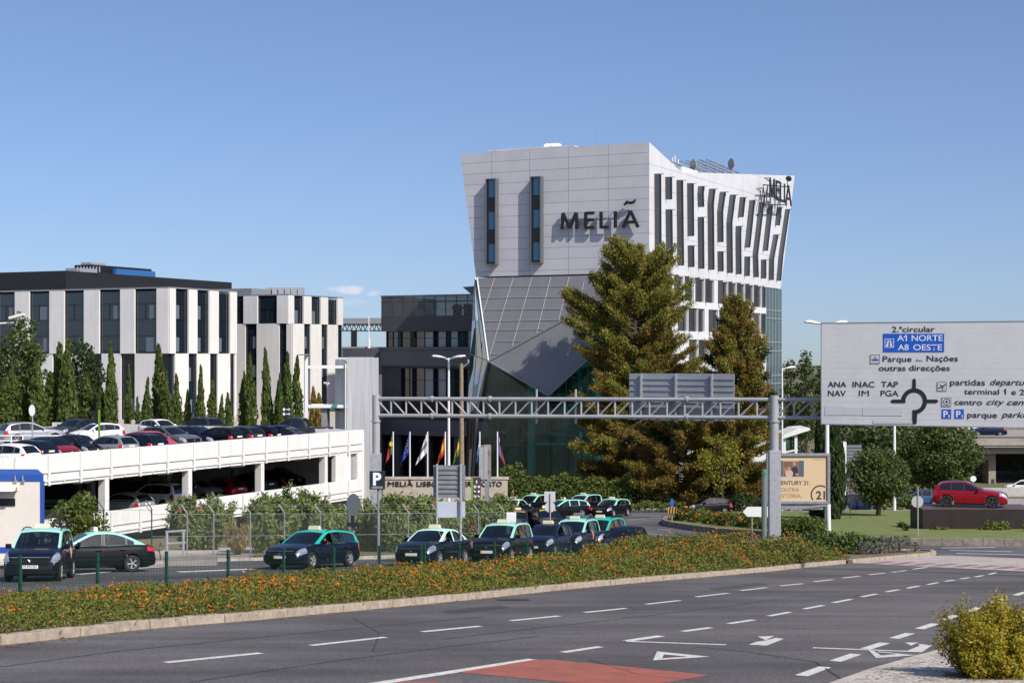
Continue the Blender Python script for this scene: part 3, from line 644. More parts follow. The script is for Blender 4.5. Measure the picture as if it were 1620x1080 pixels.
# second, smaller name sign on its steel stand at the far top corner, set out from the wall
def rq(zx, zy, out): return hpt(1040+zx/7.043, 230+zy/7.043, UR, HC+NR*out)
a = rq(1185, 440, 1.6); mb = MB()
for p, q in (((1178, 440), (1470, 465)), ((1185, 660), (1440, 662))): mb.bar(rq(*p, 1.2), rq(*q, 1.2), .12)
for p, q in (((1180, 455), (1160, 640)), ((1178, 450), (1205, 690)), ((1230, 450), (1188, 620)), ((1230, 450), (1215, 640)), ((1310, 590), (1312, 700)), ((1255, 590), (1250, 660)), ((1440, 620), (1436, 690)), ((1370, 600), (1368, 660)), ((1190, 362), (1250, 400)), ((1210, 362), (1260, 362)), ((1448, 400), (1450, 460))): mb.bar(rq(*p, 1.2), rq(*q, 1.2), .08)
hb(mb, 'sign_frame', LET)
for ch, xa, xb, yt, yb in (('M', 1250, 1308, 360, 582), ('E', 1322, 1362, 388, 606), ('L', 1368, 1402, 408, 624), ('I', 1408, 1424, 424, 636), ('A', 1428, 1492, 438, 656)):
    oo = rq(xa, yb, 1.45); e2 = rq(xb, yb+5, 1.45); top = rq(xa, yt, 1.45)
    stroke_letter(ch, oo, UR, (e2-oo).dot(UR), top.z-oo.z, .32, .06, hotel)
p = rq(1463, 372, 1.45); mb = MB(); mb.tube([p-UR*.6, p, p+UR*.6], [.25, .38, .25], 7); hb(mb, 'tilde', LET)
# grey faceted canopy under the front: sunlit sloping facet and the undercut facet below its ridge
def FQ(px, v, out): return hpt(px, v, UL, HC+NF*out)
V0, V1, V2, V3 = FQ(755, 440, .25), FQ(773, 571, 2.6), FQ(868, 625.5, 3.3), FQ(1046, 433, .25)
def on_plane(px, v, A_, B_, C_):
    n_ = (B_-A_).cross(C_-A_); a, b = ray(px, v); d = Vector((a, 1, b)); return d*(A_.dot(n_)/d.dot(n_))
RG = on_plane(946, 477, V0, V1, V3); RE = on_plane(1003, 446, V0, V1, V3); LT = on_plane(1000, 505, V1, V2, RG); RX = on_plane(1003, 447, V1, V2, RG)
ZN = mat('zinc_panels', (.20, .20, .21), .5, .15, var=.08, scale=.4)
def facet(poly, m, name):
    mb = MB(); mb.prism(poly, -NF*.25); return hb(mb, name, m)
can = facet([V0, V1, RE, V3], ZN, 'canopy')
JT = mat('light_joint_strip', (.42, .41, .39), .5)
mb = MB(); nrm = (V1-V0).cross(V3-V0).normalized(); nrm = nrm if nrm.dot(NF) > 0 else -nrm
ZZ = lambda zx, zy: (700+zx/4, 430+zy/4)
def on_facet(px, v):   # meet the sight line with the facet plane
    a, b = ray(px, v); d = Vector((a, 1, b)); k = (V0-Vector((0, 0, 0))).dot(nrm)/d.dot(nrm); return d*k+nrm*.02
n2 = (V3-V1).cross(V0-V1).normalized(); nrm = n2 if n2.dot(NF) > 0 else -n2
for a, b in (((330, 38), (255, 260)), ((448, 36), (300, 520)), ((566, 34), (440, 470)), ((684, 33), (595, 390)), ((800, 32), (735, 305)), ((895, 60), (860, 215)), ((240, 95), (785, 92)), ((240, 166), (930, 155)), ((262, 240), (750, 235)), ((270, 312), (740, 305)), ((272, 368), (650, 365)), ((345, 440), (505, 440)), ((312, 520), (365, 518))):
    (xa, ya), (xb, yb) = ZZ(*a), ZZ(*b); vr = lambda x: 569.5-(x-773)*.5435; ea, eb = vr(xa)-ya, vr(xb)-yb
    if eb < 0: f = ea/(ea-eb); xb, yb = xa+(xb-xa)*f, ya+(yb-ya)*f
    if xb > 940 and yb > 450: pass
    mb.bar(on_facet(xa, ya), on_facet(xb, yb), .10, .05)
hb(mb, 'panel_joint', JT, can)
facet([V1, V2, LT, RX, RG], ZN, 'canopy_underside')
mb = MB()
for a, b in ((V0, V1), (V1, RE), (V1, V2), (V2, LT)): mb.bar(a+NF*.06, b+NF*.06, .14, .14)
hb(mb, 'canopy_edge', M['galvd'])
# foyer: glass front, teal columns behind it, dark floor slabs, the glazed flank leaning at the left
zf = zlo-.1
mb = MB(); mb.obox(o, UR, NR, 6.0, 6.2, -18, -3, zb0, zf); mb.obox(o, -UL, NF, -20, 0, -6.5, -6.3, zb0, zf); hb(mb, 'inner_wall', mat('dark_foyer_wall', (.035, .06, .062), .7, var=.5, scale=.4))
mb = MB()
for zz in (-8.6, -4.4): mb.obox(o, UL, NF, -.5, 19, -6.2, -2.6, zz, zz+.3)
hb(mb, 'gallery_floor', mat('pale_gallery', (.32, .36, .36), .6))
for px, v0_, v1_ in ((782, 640, 700), (812, 650, 735), (856, 640, 700), (884, 705, 748), (912, 660, 700)):  # added pale panels behind the glass, standing in for its missing reflections
    a_, b_ = FQ(px-9, v1_, -2.2), FQ(px+9, v0_, -2.2); mb = MB(); mb.prism([a_, Vector((b_.x, b_.y, a_.z)), b_, Vector((a_.x, a_.y, b_.z))], NF*.05); hb(mb, 'reflection_panel', mat('reflection_panel_teal', (.10, .19, .19), .6, var=.4, scale=.8))
g0, g1, g2, g3 = FQ(752, 762, .9), FQ(1050, 762, .1), FQ(1050, 440, -.4), FQ(773, 571, 2.2)
mb = MB(); mb.prism([FQ(750, 775, .6), FQ(1052, 775, .1), FQ(1046, 440, .1), FQ(945, 495, .5), FQ(868, 622, .9), FQ(775, 574, 2.0)], -NF*.05); hb(mb, 'foyer_glass', GTEAL)
mb = MB()
for xa, xb, v1 in ((800, 805, 590), (828, 828, 606), (868, 868, 622), (896, 896, 595), (930, 930, 560), (965, 965, 520)): mb.bar(FQ(xa, 770, .55), FQ(xb, v1, .85), .09)
for v in (704, 640): mb.bar(FQ(758, v, .75), FQ(1046, v, .3), .09)
hb(mb, 'mullion', mat('teal_mullion', (.07, .15, .145), .4, .2))
TL = mat('teal_column_paint', (.20, .58, .54), .5)
for px, v1 in ((841, 590), (944, 500), (918, 560)):
    p = FQ(px, 700, -1.6); mb = MB(); zt_ = FQ(px, v1, -1.6).z; mb.tube([(p.x, p.y, zb0), (p.x, p.y, zt_+2)], .42 if px != 918 else .2, 14); hb(mb, 'column', TL, smooth=40)
mb = MB()
for v, xa, xb in ((702, 848, 1010), (597, 905, 1010), (641, 900, 1010)): mb.bar(FQ(xa, v, -1.9), FQ(xb, v, -1.9), .3, .32)
mb.bar(FQ(905, 612, -1.9), FQ(950, 585, -1.9), .3, .3)
hb(mb, 'cross_beam', TL)
mb = MB(); mb.bar(FQ(903, 664, -.8), FQ(972, 726, -.8), .32, .34); hb(mb, 'diagonal_brace', M['black'])
# left glazed flank: narrow leaning panes between the corner edge and the grey wing
A = [(752, 440, .1), (773, 571, 2.4), (756, 640, 1.6), (748, 770, .4)]; B = [(750, 455, -2), (744, 560, -2), (739, 660, -2), (736, 770, -2)]
fl = [thing]; SK = glassmat('pale_reflecting_glass', (.2, .28, .32), refl=1., opac=.93, dark=(.05, .11, .15))
FG = [SK, glassmat('blue_flank_glass', (.1, .16, .2), refl=1., opac=.95, dark=(.03, .12, .22)), glassmat('deep_flank_glass', (.1, .2, .2), refl=1., opac=.95, dark=(.012, .045, .055)), mat('pale_reflection_pane', (.34, .38, .40), .5)]  # pane tones differ to imitate broken reflections in the leaning glass
lerp = lambda i, f: FQ(*A[i])*(1-f)+FQ(*B[i])*f
for i in range(3):
    for k in range(3):
        for h in range(2):
            c_ = lambda f, g: lerp(i, f)*(1-g)+lerp(i+1, f)*g
            f0, f1, g0, g1 = k/3, (k+1)/3, h/2, (h+1)/2
            mb = MB(); mb.face([c_(f0, g0), c_(f0, g1), c_(f1, g1), c_(f1, g0)]); hb(mb, 'flank_glass', FG[[1, 1, 0, 2, 3, 0, 2, 1, 0, 3, 2, 2, 0, 2, 2, 3, 2, 0][(i*6+k*2+h) % 18]])
mb = MB()
for i in range(3): mb.bar(FQ(*A[i]), FQ(*A[i+1]), .2, .2)
for i in range(4): mb.bar(FQ(*A[i]), FQ(*B[i]), .07)
for f in (.33, .66):
    q = [FQ(*a)*(1-f)+FQ(*b)*f for a, b in zip(A, B)]
    for i in range(3): mb.bar(q[i], q[i+1], .06)
hb(mb, 'flank_mullion', FRM)
# ================================================================== grey wing left of the hotel
WP = Vector(((603-CX)/F*198, 198, 0)); WD = -UL; WN = NF
zb1 = zg(185)-1
wing = thing('office_wing', 'low dark grey office wing with mesh screened top floor beside the hotel', 'building', (WP.x, WP.y, zb1))
def wz(v, px=660): t = onl(px, WP, WD); return (HV-v)*(WP.y+t*WD.y)/F
wt = onl(757, WP, WD); o = WP.copy(); o.z = 0
DG = mat('dark_grey_cladding', (.055, .058, .068), .5, .1, var=.1, scale=.4); MG = mat('mid_grey_render', (.115, .12, .145), .6, var=.08, scale=.4)
def wb(mb, n, m, par=None, **k): q = local(wing, mb).build(n, m, None, **k); q.parent = par or wing; return q
zs_ = {v: wz(v) for v in (467, 503, 524, 549, 553, 575, 580, 625, 628, 663, 686, 690, 765)}
mb = MB(); mb.obox(o, WD, WN, 0, wt+6, -16, -1.2, zb1, zs_[503]); wb(mb, 'core_wall', M['black'])
mb = MB(); mb.obox(o, WD, WN, 0, wt+6, -1.2, 0, zs_[524]+.02, zs_[503]+.3); mb.obox(o, WD, WN, 0, .3, -16, -1.21, zs_[524], zs_[503]+.3); wb(mb, 'upper_wall', DG)
def screen():
    m = mat('woven_metal_screen', (.075, .08, .08), .5, .3); N, Lk = nt(m); p = N['Principled BSDF']; out = N['Material Output']
    tc = N.new('ShaderNodeTexCoord'); wv = N.new('ShaderNodeTexWave'); wv.bands_direction = 'Z'; wv.inputs['Scale'].default_value = 2.2; wv.inputs['Distortion'].default_value = .4; Lk.new(tc.outputs['Object'], wv.inputs['Vector'])
    mr = N.new('ShaderNodeMapRange'); mr.inputs[1].default_value = .3; mr.inputs[2].default_value = .7; mr.inputs[3].default_value = .08; mr.inputs[4].default_value = .5; Lk.new(wv.outputs[0], mr.inputs[0])
    t = N.new('ShaderNodeBsdfTransparent'); mx = N.new('ShaderNodeMixShader'); Lk.new(mr.outputs[0], mx.inputs[0]); Lk.new(p.outputs[0], mx.inputs[1]); Lk.new(t.outputs[0], mx.inputs[2]); Lk.new(mx.outputs[0], out.inputs[0]); return m
mb = MB(); mb.obox(o, WD, WN, 0, wt+6, -.06, -.02, zs_[503]+.31, zs_[467]); mb.obox(o, WD, WN, .05, .09, -14, -.07, zs_[503]+.31, zs_[467]); wb(mb, 'mesh_screen', screen())
mb = MB()
for k in range(14):
    t = (wt+6)*k/13; mb.obox(o, WD, WN, t, t+.08, -.2, -.07, zs_[503]+.31, zs_[467])
mb.obox(o, WD, WN, -.05, wt+6, -.02, .06, zs_[467]-.12, zs_[467]+.04); mb.obox(o, WD, WN, -.05, wt+6, -.2, -.07, (zs_[467]*.7+zs_[503]*.3), (zs_[467]*.7+zs_[503]*.3)+.08)
wb(mb, 'screen_frame', FRM)
for px in (698, 715, 733): # plant behind the screen
    t = onl(px, WP, WD); mb = MB(); mb.obox(o, WD, WN, t, t+.7, -4, -3, zs_[503], zs_[467]-1.1); mb.obox(o, WD, WN, t-.4, t+1.0, -3.6, -3.3, zs_[467]-1.6, zs_[467]-1.4); wb(mb, 'roof_plant', M['conc'])
mb = MB(); mb.obox(o, WD, WN, .2, wt+6, -1.0, .5, zs_[580]+.1, zs_[553]); mb.obox(o, WD, WN, -.2, wt+6, -1.0, .7, zs_[553]+.01, zs_[549]); mb.obox(o, WD, WN, -6, .19, -4, -.5, zs_[580]-1, zs_[553]+.2); wb(mb, 'balcony_band', MG)
mb = MB(); mb.obox(o, WD, WN, 0, onl(633, WP, WD), -1.0, -.2, zb1, zs_[580]+.09); mb.obox(o, WD, WN, onl(633, WP, WD), wt+6, -1., -.2, zs_[580]-.2, zs_[580]+.09); wb(mb, 'pier', DG)
CUR = mat('pale_curtain', (.42, .44, .46), .9); 
for va, vb, bays in ((524, 549, [(608, 617, 0), (618, 630, 1), (630, 645, 0), (646, 667, 0), (668, 681, 2), (682, 688, 0), (689, 701, 2), (702, 708, 1), (709, 720, 2), (721, 735, 1), (736, 752, 0)]), (580, 628, [(636, 643, 0), (644, 667, 0), (668, 681, 2), (682, 688, 0), (689, 701, 2), (702, 715, 1), (716, 735, 0), (736, 752, 0)])):
    for xa, xb, c in bays:
        ta, tb_ = onl(xa, WP, WD), onl(xb, WP, WD); mb = MB(); mb.obox(o, WD, WN, ta+.03, tb_-.03, -.75, -.70, zs_[vb]+.03, zs_[va]-.03)
        f = wb(mb, 'window', [GDARK, glassmat('teal_pane', (.1, .2, .2), dark=(.01, .06, .065), opac=.95), CUR][c])
        mb = MB(); zm = zs_[vb]+(zs_[va]-zs_[vb])*.55; mb.obox(o, WD, WN, ta+.0, tb_, -.69, -.62, zm, zm+.07); mb.obox(o, WD, WN, ta-.03, ta+.03, -.69, -.62, zs_[vb], zs_[va]); wb(mb, 'mullion', M['dark'], f)
mb = MB(); mb.obox(o, WD, WN, .5, wt+4, -1.1, 3.5, zs_[686], zs_[663]); wb(mb, 'porch_beam', MG)
mb = MB()
for px in (642, 690, 735): t = onl(px, WP, WD); mb.obox(o, WD, WN, t, t+.7, 2, 2.7, zb1, zs_[686]-.01)
wb(mb, 'porch_column', MG)
mb = MB(); p = WP+WD*(wt-1); p.z = zs_[467]; mb.prism([p+Vector((0, 0, 0)), p+WD*3, p+WD*3+Vector((0, 0, 1.1)), p-WD*1.2+Vector((0, 0, .9))], -NF*4); wb(mb, 'roof_fin', MG)
# ================================================================== two white panelled buildings
WHT = mat('white_wall_panel', (.665, .655, .63), .7, var=.05, scale=.3, streak=.13)
GW = glassmat('office_glass', (.25, .3, .33), refl=1.0, opac=.9, dark=(.012, .02, .03))
def panelled(name, label, cpx, cY, ztop, zmid, right_u, left_u, right_l, left_l, tend, tleft, group=None):
    P = Vector(((cpx-CX)/F*cY, cY, 0)); zb_ = zT-.05
    t = thing(name, label, 'building', (P.x, P.y, zb_)); o = P.copy(); o.z = 0
    ins = .28
    def bb(mb, n, m, par=None, **k): q = local(t, mb).build(n, m, None, **k); q.parent = par or t; return q
    mb = MB(); mb.prism([P-NR*ins-NF*ins+Vector((0, 0, zb_)), P+UR*(tend-.1)-NR*ins+Vector((0, 0, zb_)), P+UR*(tend-.1)+UL*tleft+Vector((0, 0, zb_)), P+UL*tleft-NF*ins+Vector((0, 0, zb_))], (0, 0, ztop-zb_-.2)); bb(mb, 'glazed_wall', GW)
    mb = MB(); mb.prism([P-NR*1.2-NF*1.2+Vector((0, 0, zb_)), P+UR*(tend-1)-NR*1.6+Vector((0, 0, zb_)), P+UR*(tend-1)+UL*tleft+Vector((0, 0, zb_)), P+UL*tleft-NF*1.6+Vector((0, 0, zb_))], (0, 0, ztop-zb_-.4)); bb(mb, 'core', M['black'])
    mb = MB(); mb.prism([P-NR*.1-NF*.1+Vector((0, 0, ztop+.01)), P+UR*tend-NR*.1+Vector((0, 0, ztop+.01)), P+UR*tend+UL*tleft+Vector((0, 0, ztop+.01)), P+UL*tleft-NF*.1+Vector((0, 0, ztop+.01))], (0, 0, .16)); bb(mb, 'roof_edge', M['galvd'])
    mb = MB()
    pan = []
    for d, n, lst, za, zb2 in ((UR, NR, right_u, zmid, ztop), (UL, NF, left_u, zmid, ztop), (UR, NR, right_l, zb_, zmid-.004), (UL, NF, left_l, zb_, zmid-.004)):
        for xa, xb in lst:
            ta, tb_ = sorted((onl(xa, P, d), onl(xb, P, d))); ta = max(ta, 0 if lst in (right_u, left_u) else .3)
            off = 0 if zb2 == ztop else -.06
            m2 = MB(); m2.obox(o, d, n, ta, tb_, -ins+.02, off, za, zb2); bb(m2, 'wall_panel', WHT)
            pan.append((d, ta, tb_))
    # window transoms, curtains
    for d, n, lst, za, zb2 in ((UR, NR, right_u, zmid, ztop-.2), (UL, NF, left_u, zmid, ztop-.2), (UR, NR, right_l, zb_, zmid), (UL, NF, left_l, zb_, zmid)):
        L = sorted([tuple(sorted((onl(a, P, d), onl(b, P, d)))) for a, b in lst])
        for (a0, a1), (b0, b1) in zip(L, L[1:]):
            if b0-a1 < .2: continue
            m2 = MB(); H = 3.4; z = zb2
            m2.obox(o, d, n, a1, a1+.07, -ins, -ins+.08, za, zb2); m2.obox(o, d, n, b0-.07, b0, -ins, -ins+.08, za, zb2)
            k = 0; zz = zb2-1.35
            while zz > za+.5:
                m2.obox(o, d, n, a1+.07, b0-.07, -ins, -ins+.07, zz, zz+.06); zz -= 1.65 if k % 2 == 0 else 1.75; k += 1
            mid = (a1+b0)/2+.15; zz = zb2-1.35
            m2.obox(o, d, n, mid, mid+.06, -ins, -ins+.065, zz-1.6, zz)
            wn = bb(m2, 'window_frame', M['dark'])
            for q in range(2):
                if random.random() < .6:
                    zc = zb2-1.5-q*3.4
                    if zc-1.55 > za: m2 = MB(); ww = (b0-a1)*random.choice((.35, .5)); m2.obox(o, d, n, a1+.1, a1+.1+ww, -ins+.012, -ins+.03, zc-1.5, zc); bb(m2, 'curtain', mat('window_curtain', (.10, .13, .16), .8), wn)
    return t, bb, P
Z1 = lambda zx: zx/4
z1 = lambda L: [(a/4, b/4) for a, b in L]
t1_, b1_, Pb1 = panelled('office_building', 'larger white panelled office building with black roof storey at left', 266, 165, 7.0, .2,
    z1([(1067, 1113), (1195, 1250), (1326, 1385), (1457, 1500)]), z1([(1066, 990), (850, 760), (626, 530), (404, 312), (183, 93), (-20, -110), (-230, -320), (-430, -520)]),
    z1([(1112, 1197), (1250, 1333), (1380, 1460), (1487, 1500)]), z1([(990, 850), (762, 640), (540, 425), (330, 212), (118, 10), (-80, -190), (-280, -380)]), 12.0, 40)
A1 = Vector((-706/F*173, 173, 0)); AD = Vector((.426, .905, 0)).normalized(); AN = Vector((AD.y, -AD.x, 0)); AL = Vector((-AD.y, AD.x, 0))
mb = MB(); o = A1.copy(); o.z = 0; mb.obox(o, AD, AL, 0, 31, 0, 45, 7.17, 9.27); b1_(mb, 'roof_storey', mat('black_roof_cladding', (.012, .012, .014), .55))
mb = MB(); o2 = Vector((-664/F*182, 182, 0)); mb.obox(o2, AD, AL, 0, 10.8, 0, 2.6, 9.28, 10.45); b1_(mb, 'plant_room', M['black'])
mb = MB(); mb.obox(o2, AD, AL, 3.6, 10.9, -.5, -.02, 9.28, 10.15); b1_(mb, 'blue_roof_panel', mat('blue_panel', (.03, .13, .32), .4))
mb = MB(); mb.obox(Vector((-684/F*178, 178, 0)), AD, AL, 0, 3, 0, 2, 9.28, 9.85)
for k in range(8): mb.bar(Vector((-687/F*177+k*.35, 177, 9.3)), Vector((-687/F*177+k*.35, 177, 9.95)), .12, .05)
mb.obox(o2, AD, AL, .4, 3.0, .5, 2, 10.46, 10.75)
b1_(mb, 'roof_plant', M['galv'])
z4 = lambda L: [(340+a/4, 340*0+340+b/4) for a, b in L]
t2_, b2_, Pb2 = panelled('office_building', 'smaller white panelled office building further back, nearer the hotel', 456, 185, 7.03, 3.75,
    z4([(466, 502), (563, 612), (671, 717), (776, 811)]), z4([(464, 392), (268, 180), (60, -60)]),
    z4([(488, 568), (608, 678), (716, 782)]), z4([(484, 490), (404, 262), (190, 60)]), 11.9, 26)
mb = MB(); mb.obox(Vector((Pb2.x, Pb2.y, 0)), UR, UL, 1, 8, 6, 20, 7.2, 8.0); b2_(mb, 'roof_storey', M['galvd'])
mb = MB(); p = Vector(((420-CX)/F*192, 192, 0))
for k in range(6): mb.box(p.x+k*.8, p.x+k*.8+.6, p.y, p.y+1, 7.2, 8.25)
b2_(mb, 'roof_plant', M['galv'])
# far steel canopy between the buildings
cp = thing('steel_canopy', 'distant flat steel roof on a lattice truss seen between the office buildings', 'canopy', (D(570, 523, 250).x, 250, zg(250)))
def cb(mb, n, m): q = local(cp, mb).build(n, m, None); q.parent = cp
mb = MB(); a, b = D(520, 503, 250), D(606, 503, 250); mb.box(a.x, b.x+2, 250, 268, a.z-.9, a.z); cb(mb, 'roof', M['galvd'])
mb = MB(); z1_, z0_ = D(0, 512, 250).z, D(0, 523, 250).z; n = 12; dx = (b.x-a.x)/n
for z in (z1_, z0_): mb.bar((a.x, 250.5, z), (b.x+1, 250.5, z), .18)
for k in range(n): mb.bar((a.x+dx*k, 250.5, z0_), (a.x+dx*(k+.5), 250.5, z1_), .12); mb.bar((a.x+dx*(k+.5), 250.5, z1_), (a.x+dx*(k+1), 250.5, z0_), .12)
cb(mb, 'truss', M['black'])
mb = MB(); p = D(560, 523, 250.5); mb.box(p.x-.45, p.x+.45, 250.2, 251, zg(250), p.z-.1); p = D(538, 523, 250.5); mb.box(p.x-.2, p.x+.2, 250.2, 251, zg(250), p.z-.1); cb(mb, 'column', M['black'])
lb = thing('low_building', 'low blue grey flat roofed building half hidden behind the slatted stair tower', 'building', (D(570, 551, 225).x, 225, zg(225)))
mb = MB(); a, b = D(532, 551, 225), D(612, 551, 225); mb.box(a.x-3, b.x, 225, 240, zg(225), a.z); q = local(lb, mb).build('wall', MG); q.parent = lb
mb = MB(); p = D(583, 551, 224); mb.tube([(p.x, 224.5, a.z), (p.x, 224.5, D(0, 500, 224.5).z)], .08, 6); mb.tube([(p.x, 224.5, a.z), (p.x, 224.5, D(0, 535, 224.5).z)], .2, 6); q = local(lb, mb).build('antenna', M['white2']); q.parent = lb
mb = MB(); mb.box(a.x-3.1, b.x+.1, 224.9, 240.1, a.z+.01, a.z+.25); q = local(lb, mb).build('roof_edge', M['galvd']); q.parent = lb
# ================================================================== car park (open decks)
GP = Vector(((175-CX)/F*92, 92, 0)); GN = NR; GB = -NR       # facade runs along UR, faces right; GB leads inside
gT0, gT1 = -24., 27.4
zD1, zD0 = -6.5, -9.95
gar = thing('car_park', 'white two deck open car park with cars on its roof', 'car park', (GP.x, GP.y, -12))
def gb(mb, n, m, par=None, **k): q = local(gar, mb).build(n, m, None, **k); q.parent = par or gar; return q
o = GP.copy(); o.z = 0
ribs = [47, 94, 139, 184, 229, 269, 307, 344, 380, 413]
tr = [onl(x/4*0+x, GP, UR) for x in (32, 82, 130, 175, 220, 260, 297.5, 336, 372.5, 405, 438, 470, 500, 533, 563)]
stp = 2.55
trs = [onl(175, GP, UR)+stp*k for k in range(-10, 12)]; trs = [t for t in trs if gT0 < t < gT1-.3]
mb = MB(); mb.obox(o, UR, GN, gT0, gT1, -.12, 0, -6.42, -5.46); mb.obox(o, UR, GN, gT0, gT1, -.1, .03, -6.50, -6.425)
gb(mb, 'upper_parapet', M['white'])
mb = MB(); mb.obox(o, UR, GN, gT0, gT1, -.35, -.05, -7.17, -6.505); mb.obox(o, UR, GN, gT0, gT1, -.045, .03, -6.98, -6.9); gb(mb, 'edge_beam', M['white'])
mb = MB(); mb.obox(o, UR, GN, gT0, gT1, -.12, 0, -9.86, -9.05); mb.obox(o, UR, GN, gT0, gT1, -.35, -.05, -10.5, -9.92); mb.obox(o, UR, GN, gT0, gT1, -.1, .03, -9.915, -9.865); mb.obox(o, UR, GN, gT0, gT1, -.045, .03, -10.3, -10.22); gb(mb, 'lower_parapet', M['white'])
for i, t in enumerate(trs):
    for q_ in ((t-.06, t+.06, .032, .12, -7.2, -5.5), (t-.06, t+.06, .032, .12, -10.55, -9.1), (t+stp/2-.04, t+stp/2+.04, -.048, .01, -7.1, -6.75)):
        mb = MB(); mb.obox(o, UR, GN, *q_); gb(mb, 'parapet_rib', M['white'])
for i, t in enumerate(trs):
    if (i - min(range(len(trs)), key=lambda j: abs(trs[j]-0))) % 3 == 0:
        mb = MB(); mb.obox(o, UR, GN, t-.42, t-.06, -.55, -.06, -14, -7.172); gb(mb, 'column', M['white'])
        for dd in (8, 16, 24):
            mb = MB(); mb.obox(o, UR, GN, t-.3, t+.1, -dd-.4, -dd, -13, -7.0); gb(mb, 'inner_column', M['conc'])
        mb = MB(); mb.obox(o, UR, GN, t+.2, t+1.7, -3.1, -2.95, -7.62, -7.54); gb(mb, 'tube_light', M['white2'])
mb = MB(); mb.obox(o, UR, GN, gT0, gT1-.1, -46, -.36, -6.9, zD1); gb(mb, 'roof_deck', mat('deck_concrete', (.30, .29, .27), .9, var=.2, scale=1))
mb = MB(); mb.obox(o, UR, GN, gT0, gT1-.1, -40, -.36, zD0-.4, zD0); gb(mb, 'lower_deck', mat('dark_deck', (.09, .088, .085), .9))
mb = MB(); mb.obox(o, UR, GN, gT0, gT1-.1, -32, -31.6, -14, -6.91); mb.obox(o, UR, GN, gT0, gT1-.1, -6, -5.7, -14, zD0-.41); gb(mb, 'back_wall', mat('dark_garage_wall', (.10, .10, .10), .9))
# closed white end bay with a slot window
tw0, tw1, tw2 = onl(532, GP, UR), onl(556, GP, UR), onl(566, GP, UR)
mb = MB(); mb.obox(o, UR, GN, tw0, tw1, -.4, -.06, -9.04, -7.175); mb.obox(o, UR, GN, tw2, gT1, -.4, -.06, -9.04, -7.175); mb.obox(o, UR, GN, gT1, gT1+.25, -30, .0, -14, -5.5); gb(mb, 'end_wall', M['white'])
mb = MB(); mb.obox(o, UR, GN, tw1, tw2, -.4, -.3, -9.04, -7.175); gb(mb, 'slot_window', M['galv'])
# low wall behind the roof cars and the guard rail in front of them
tw = thing('boundary_wall', 'low pale wall behind the roof top parking at foot of the cypresses', 'wall', (-35, 135, zT))
mb = MB(); mb.box(-110, -16, 134.8, 135.2, zT-1, D(0, 676, 135).z); q = local(tw, mb).build('wall', M['conc']); q.parent = tw
mb = MB(); mb.box(-110, -16, 134.75, 135.25, D(0, 676, 135).z+.004, D(0, 676, 135).z+.08); q = local(tw, mb).build('coping', M['pave']); q.parent = tw
rl = thing('guard_rail', 'white tubular guard rail between two rows of roof top cars', 'railing', (D(60, 690, 108).x, 108, zD1))
mb = MB()
for v in (689, 697): a, b = D(-60, v, 108), D(150, v, 108); mb.tube([(a.x, 108, a.z), (b.x, 108, b.z)], .045, 6)
for px in (-50, 18, 36, 80, 120, 149): a = D(px, 688.5, 108); mb.tube([(a.x, 108, zD1), (a.x, 108, a.z)], .05, 6)
q = local(rl, mb).build('rails', M['white2']); q.parent = rl
# ================================================================== slatted stair tower
def corr():
    m = mat('ribbed_metal_sheet', (.40, .405, .42), .45, .2); N, Lk = nt(m); p = N['Principled BSDF']
    tc = N.new('ShaderNodeTexCoord'); nz = N.new('ShaderNodeTexNoise'); mp = N.new('ShaderNodeMapping'); mp.inputs['Scale'].default_value = (5, 5, .12); Lk.new(tc.outputs['Object'], mp.inputs[0]); Lk.new(mp.outputs[0], nz.inputs['Vector']); nz.inputs['Scale'].default_value = 1.5
    mr = N.new('ShaderNodeMapRange'); mr.inputs[1].default_value = .3; mr.inputs[2].default_value = .7; mr.inputs[3].default_value = .6; mr.inputs[4].default_value = .8; Lk.new(nz.outputs[0], mr.inputs[0])
    cb = N.new('ShaderNodeCombineColor')
    for i in range(3): Lk.new(mr.outputs[0], cb.inputs[i])
    Lk.new(cb.outputs[0], p.inputs['Base Color']); return m
CS = corr(); ty = 121.
st = thing('stair_tower', 'pale ribbed metal stair tower with open slatted side at car park end', 'tower', (D(570, 700, ty).x, ty, -12.7))
def sb(mb, n, m, **k): q = local(st, mb).build(n, m, None, **k); q.parent = st; return q
za = D(0, 565, ty).z; xa, xb = D(548.5, 0, ty).x, D(592, 0, ty).x
mb = MB(); n = 26
prof = []
for k in range(n):
    x0 = xa+(xb-xa)*k/n; w_ = (xb-xa)/n
    prof += [(x0, ty), (x0+w_*.35, ty), (x0+w_*.5, ty-.05), (x0+w_*.85, ty-.05)]
prof.append((xb, ty))
for (x0, y0), (x1, y1) in zip(prof, prof[1:]): mb.face([(x0, y0, -13), (x1, y1, -13), (x1, y1, za), (x0, y0, za)])
mb.box(xa, xb, ty+.02, ty+.1, -13, za-.02); mb.box(xb-.08, xb, ty+.11, ty+4, -13, za-.03); sb(mb, 'ribbed_cladding', CS)
mb = MB(); fx0, fx1 = D(525, 0, ty).x, xa
for k in range(9):
    x = fx0+(fx1-fx0)*k/9; y = ty+.3+(8-k)*.25; mb.box(x, x+.07, y, y+.35, D(0, 642, ty).z if k > 3 else D(0, 650, ty).z, za-.02)
for k in range(9):
    x = fx0+(fx1-fx0)*k/9; y = ty+.3+(8-k)*.25; mb.box(x, x+.06, y, y+.3, D(0, 680, ty).z, D(0, 645, ty).z)
sb(mb, 'slats', M['white2'])
mb = MB(); q0 = D(485, 580, ty)
for v, h in ((578, .22), (640, .24)):
    z = D(0, v, ty).z; mb.box(q0.x+.13, xa-.01, ty-.12, ty+.1, z-h, z); mb.box(q0.x+.13, xa, ty+1.9, ty+2.1, z-h, z)
    mb.box(q0.x+.13, xa-.02, ty+.11, ty+1.89, z-h+.02, z-h+.08)
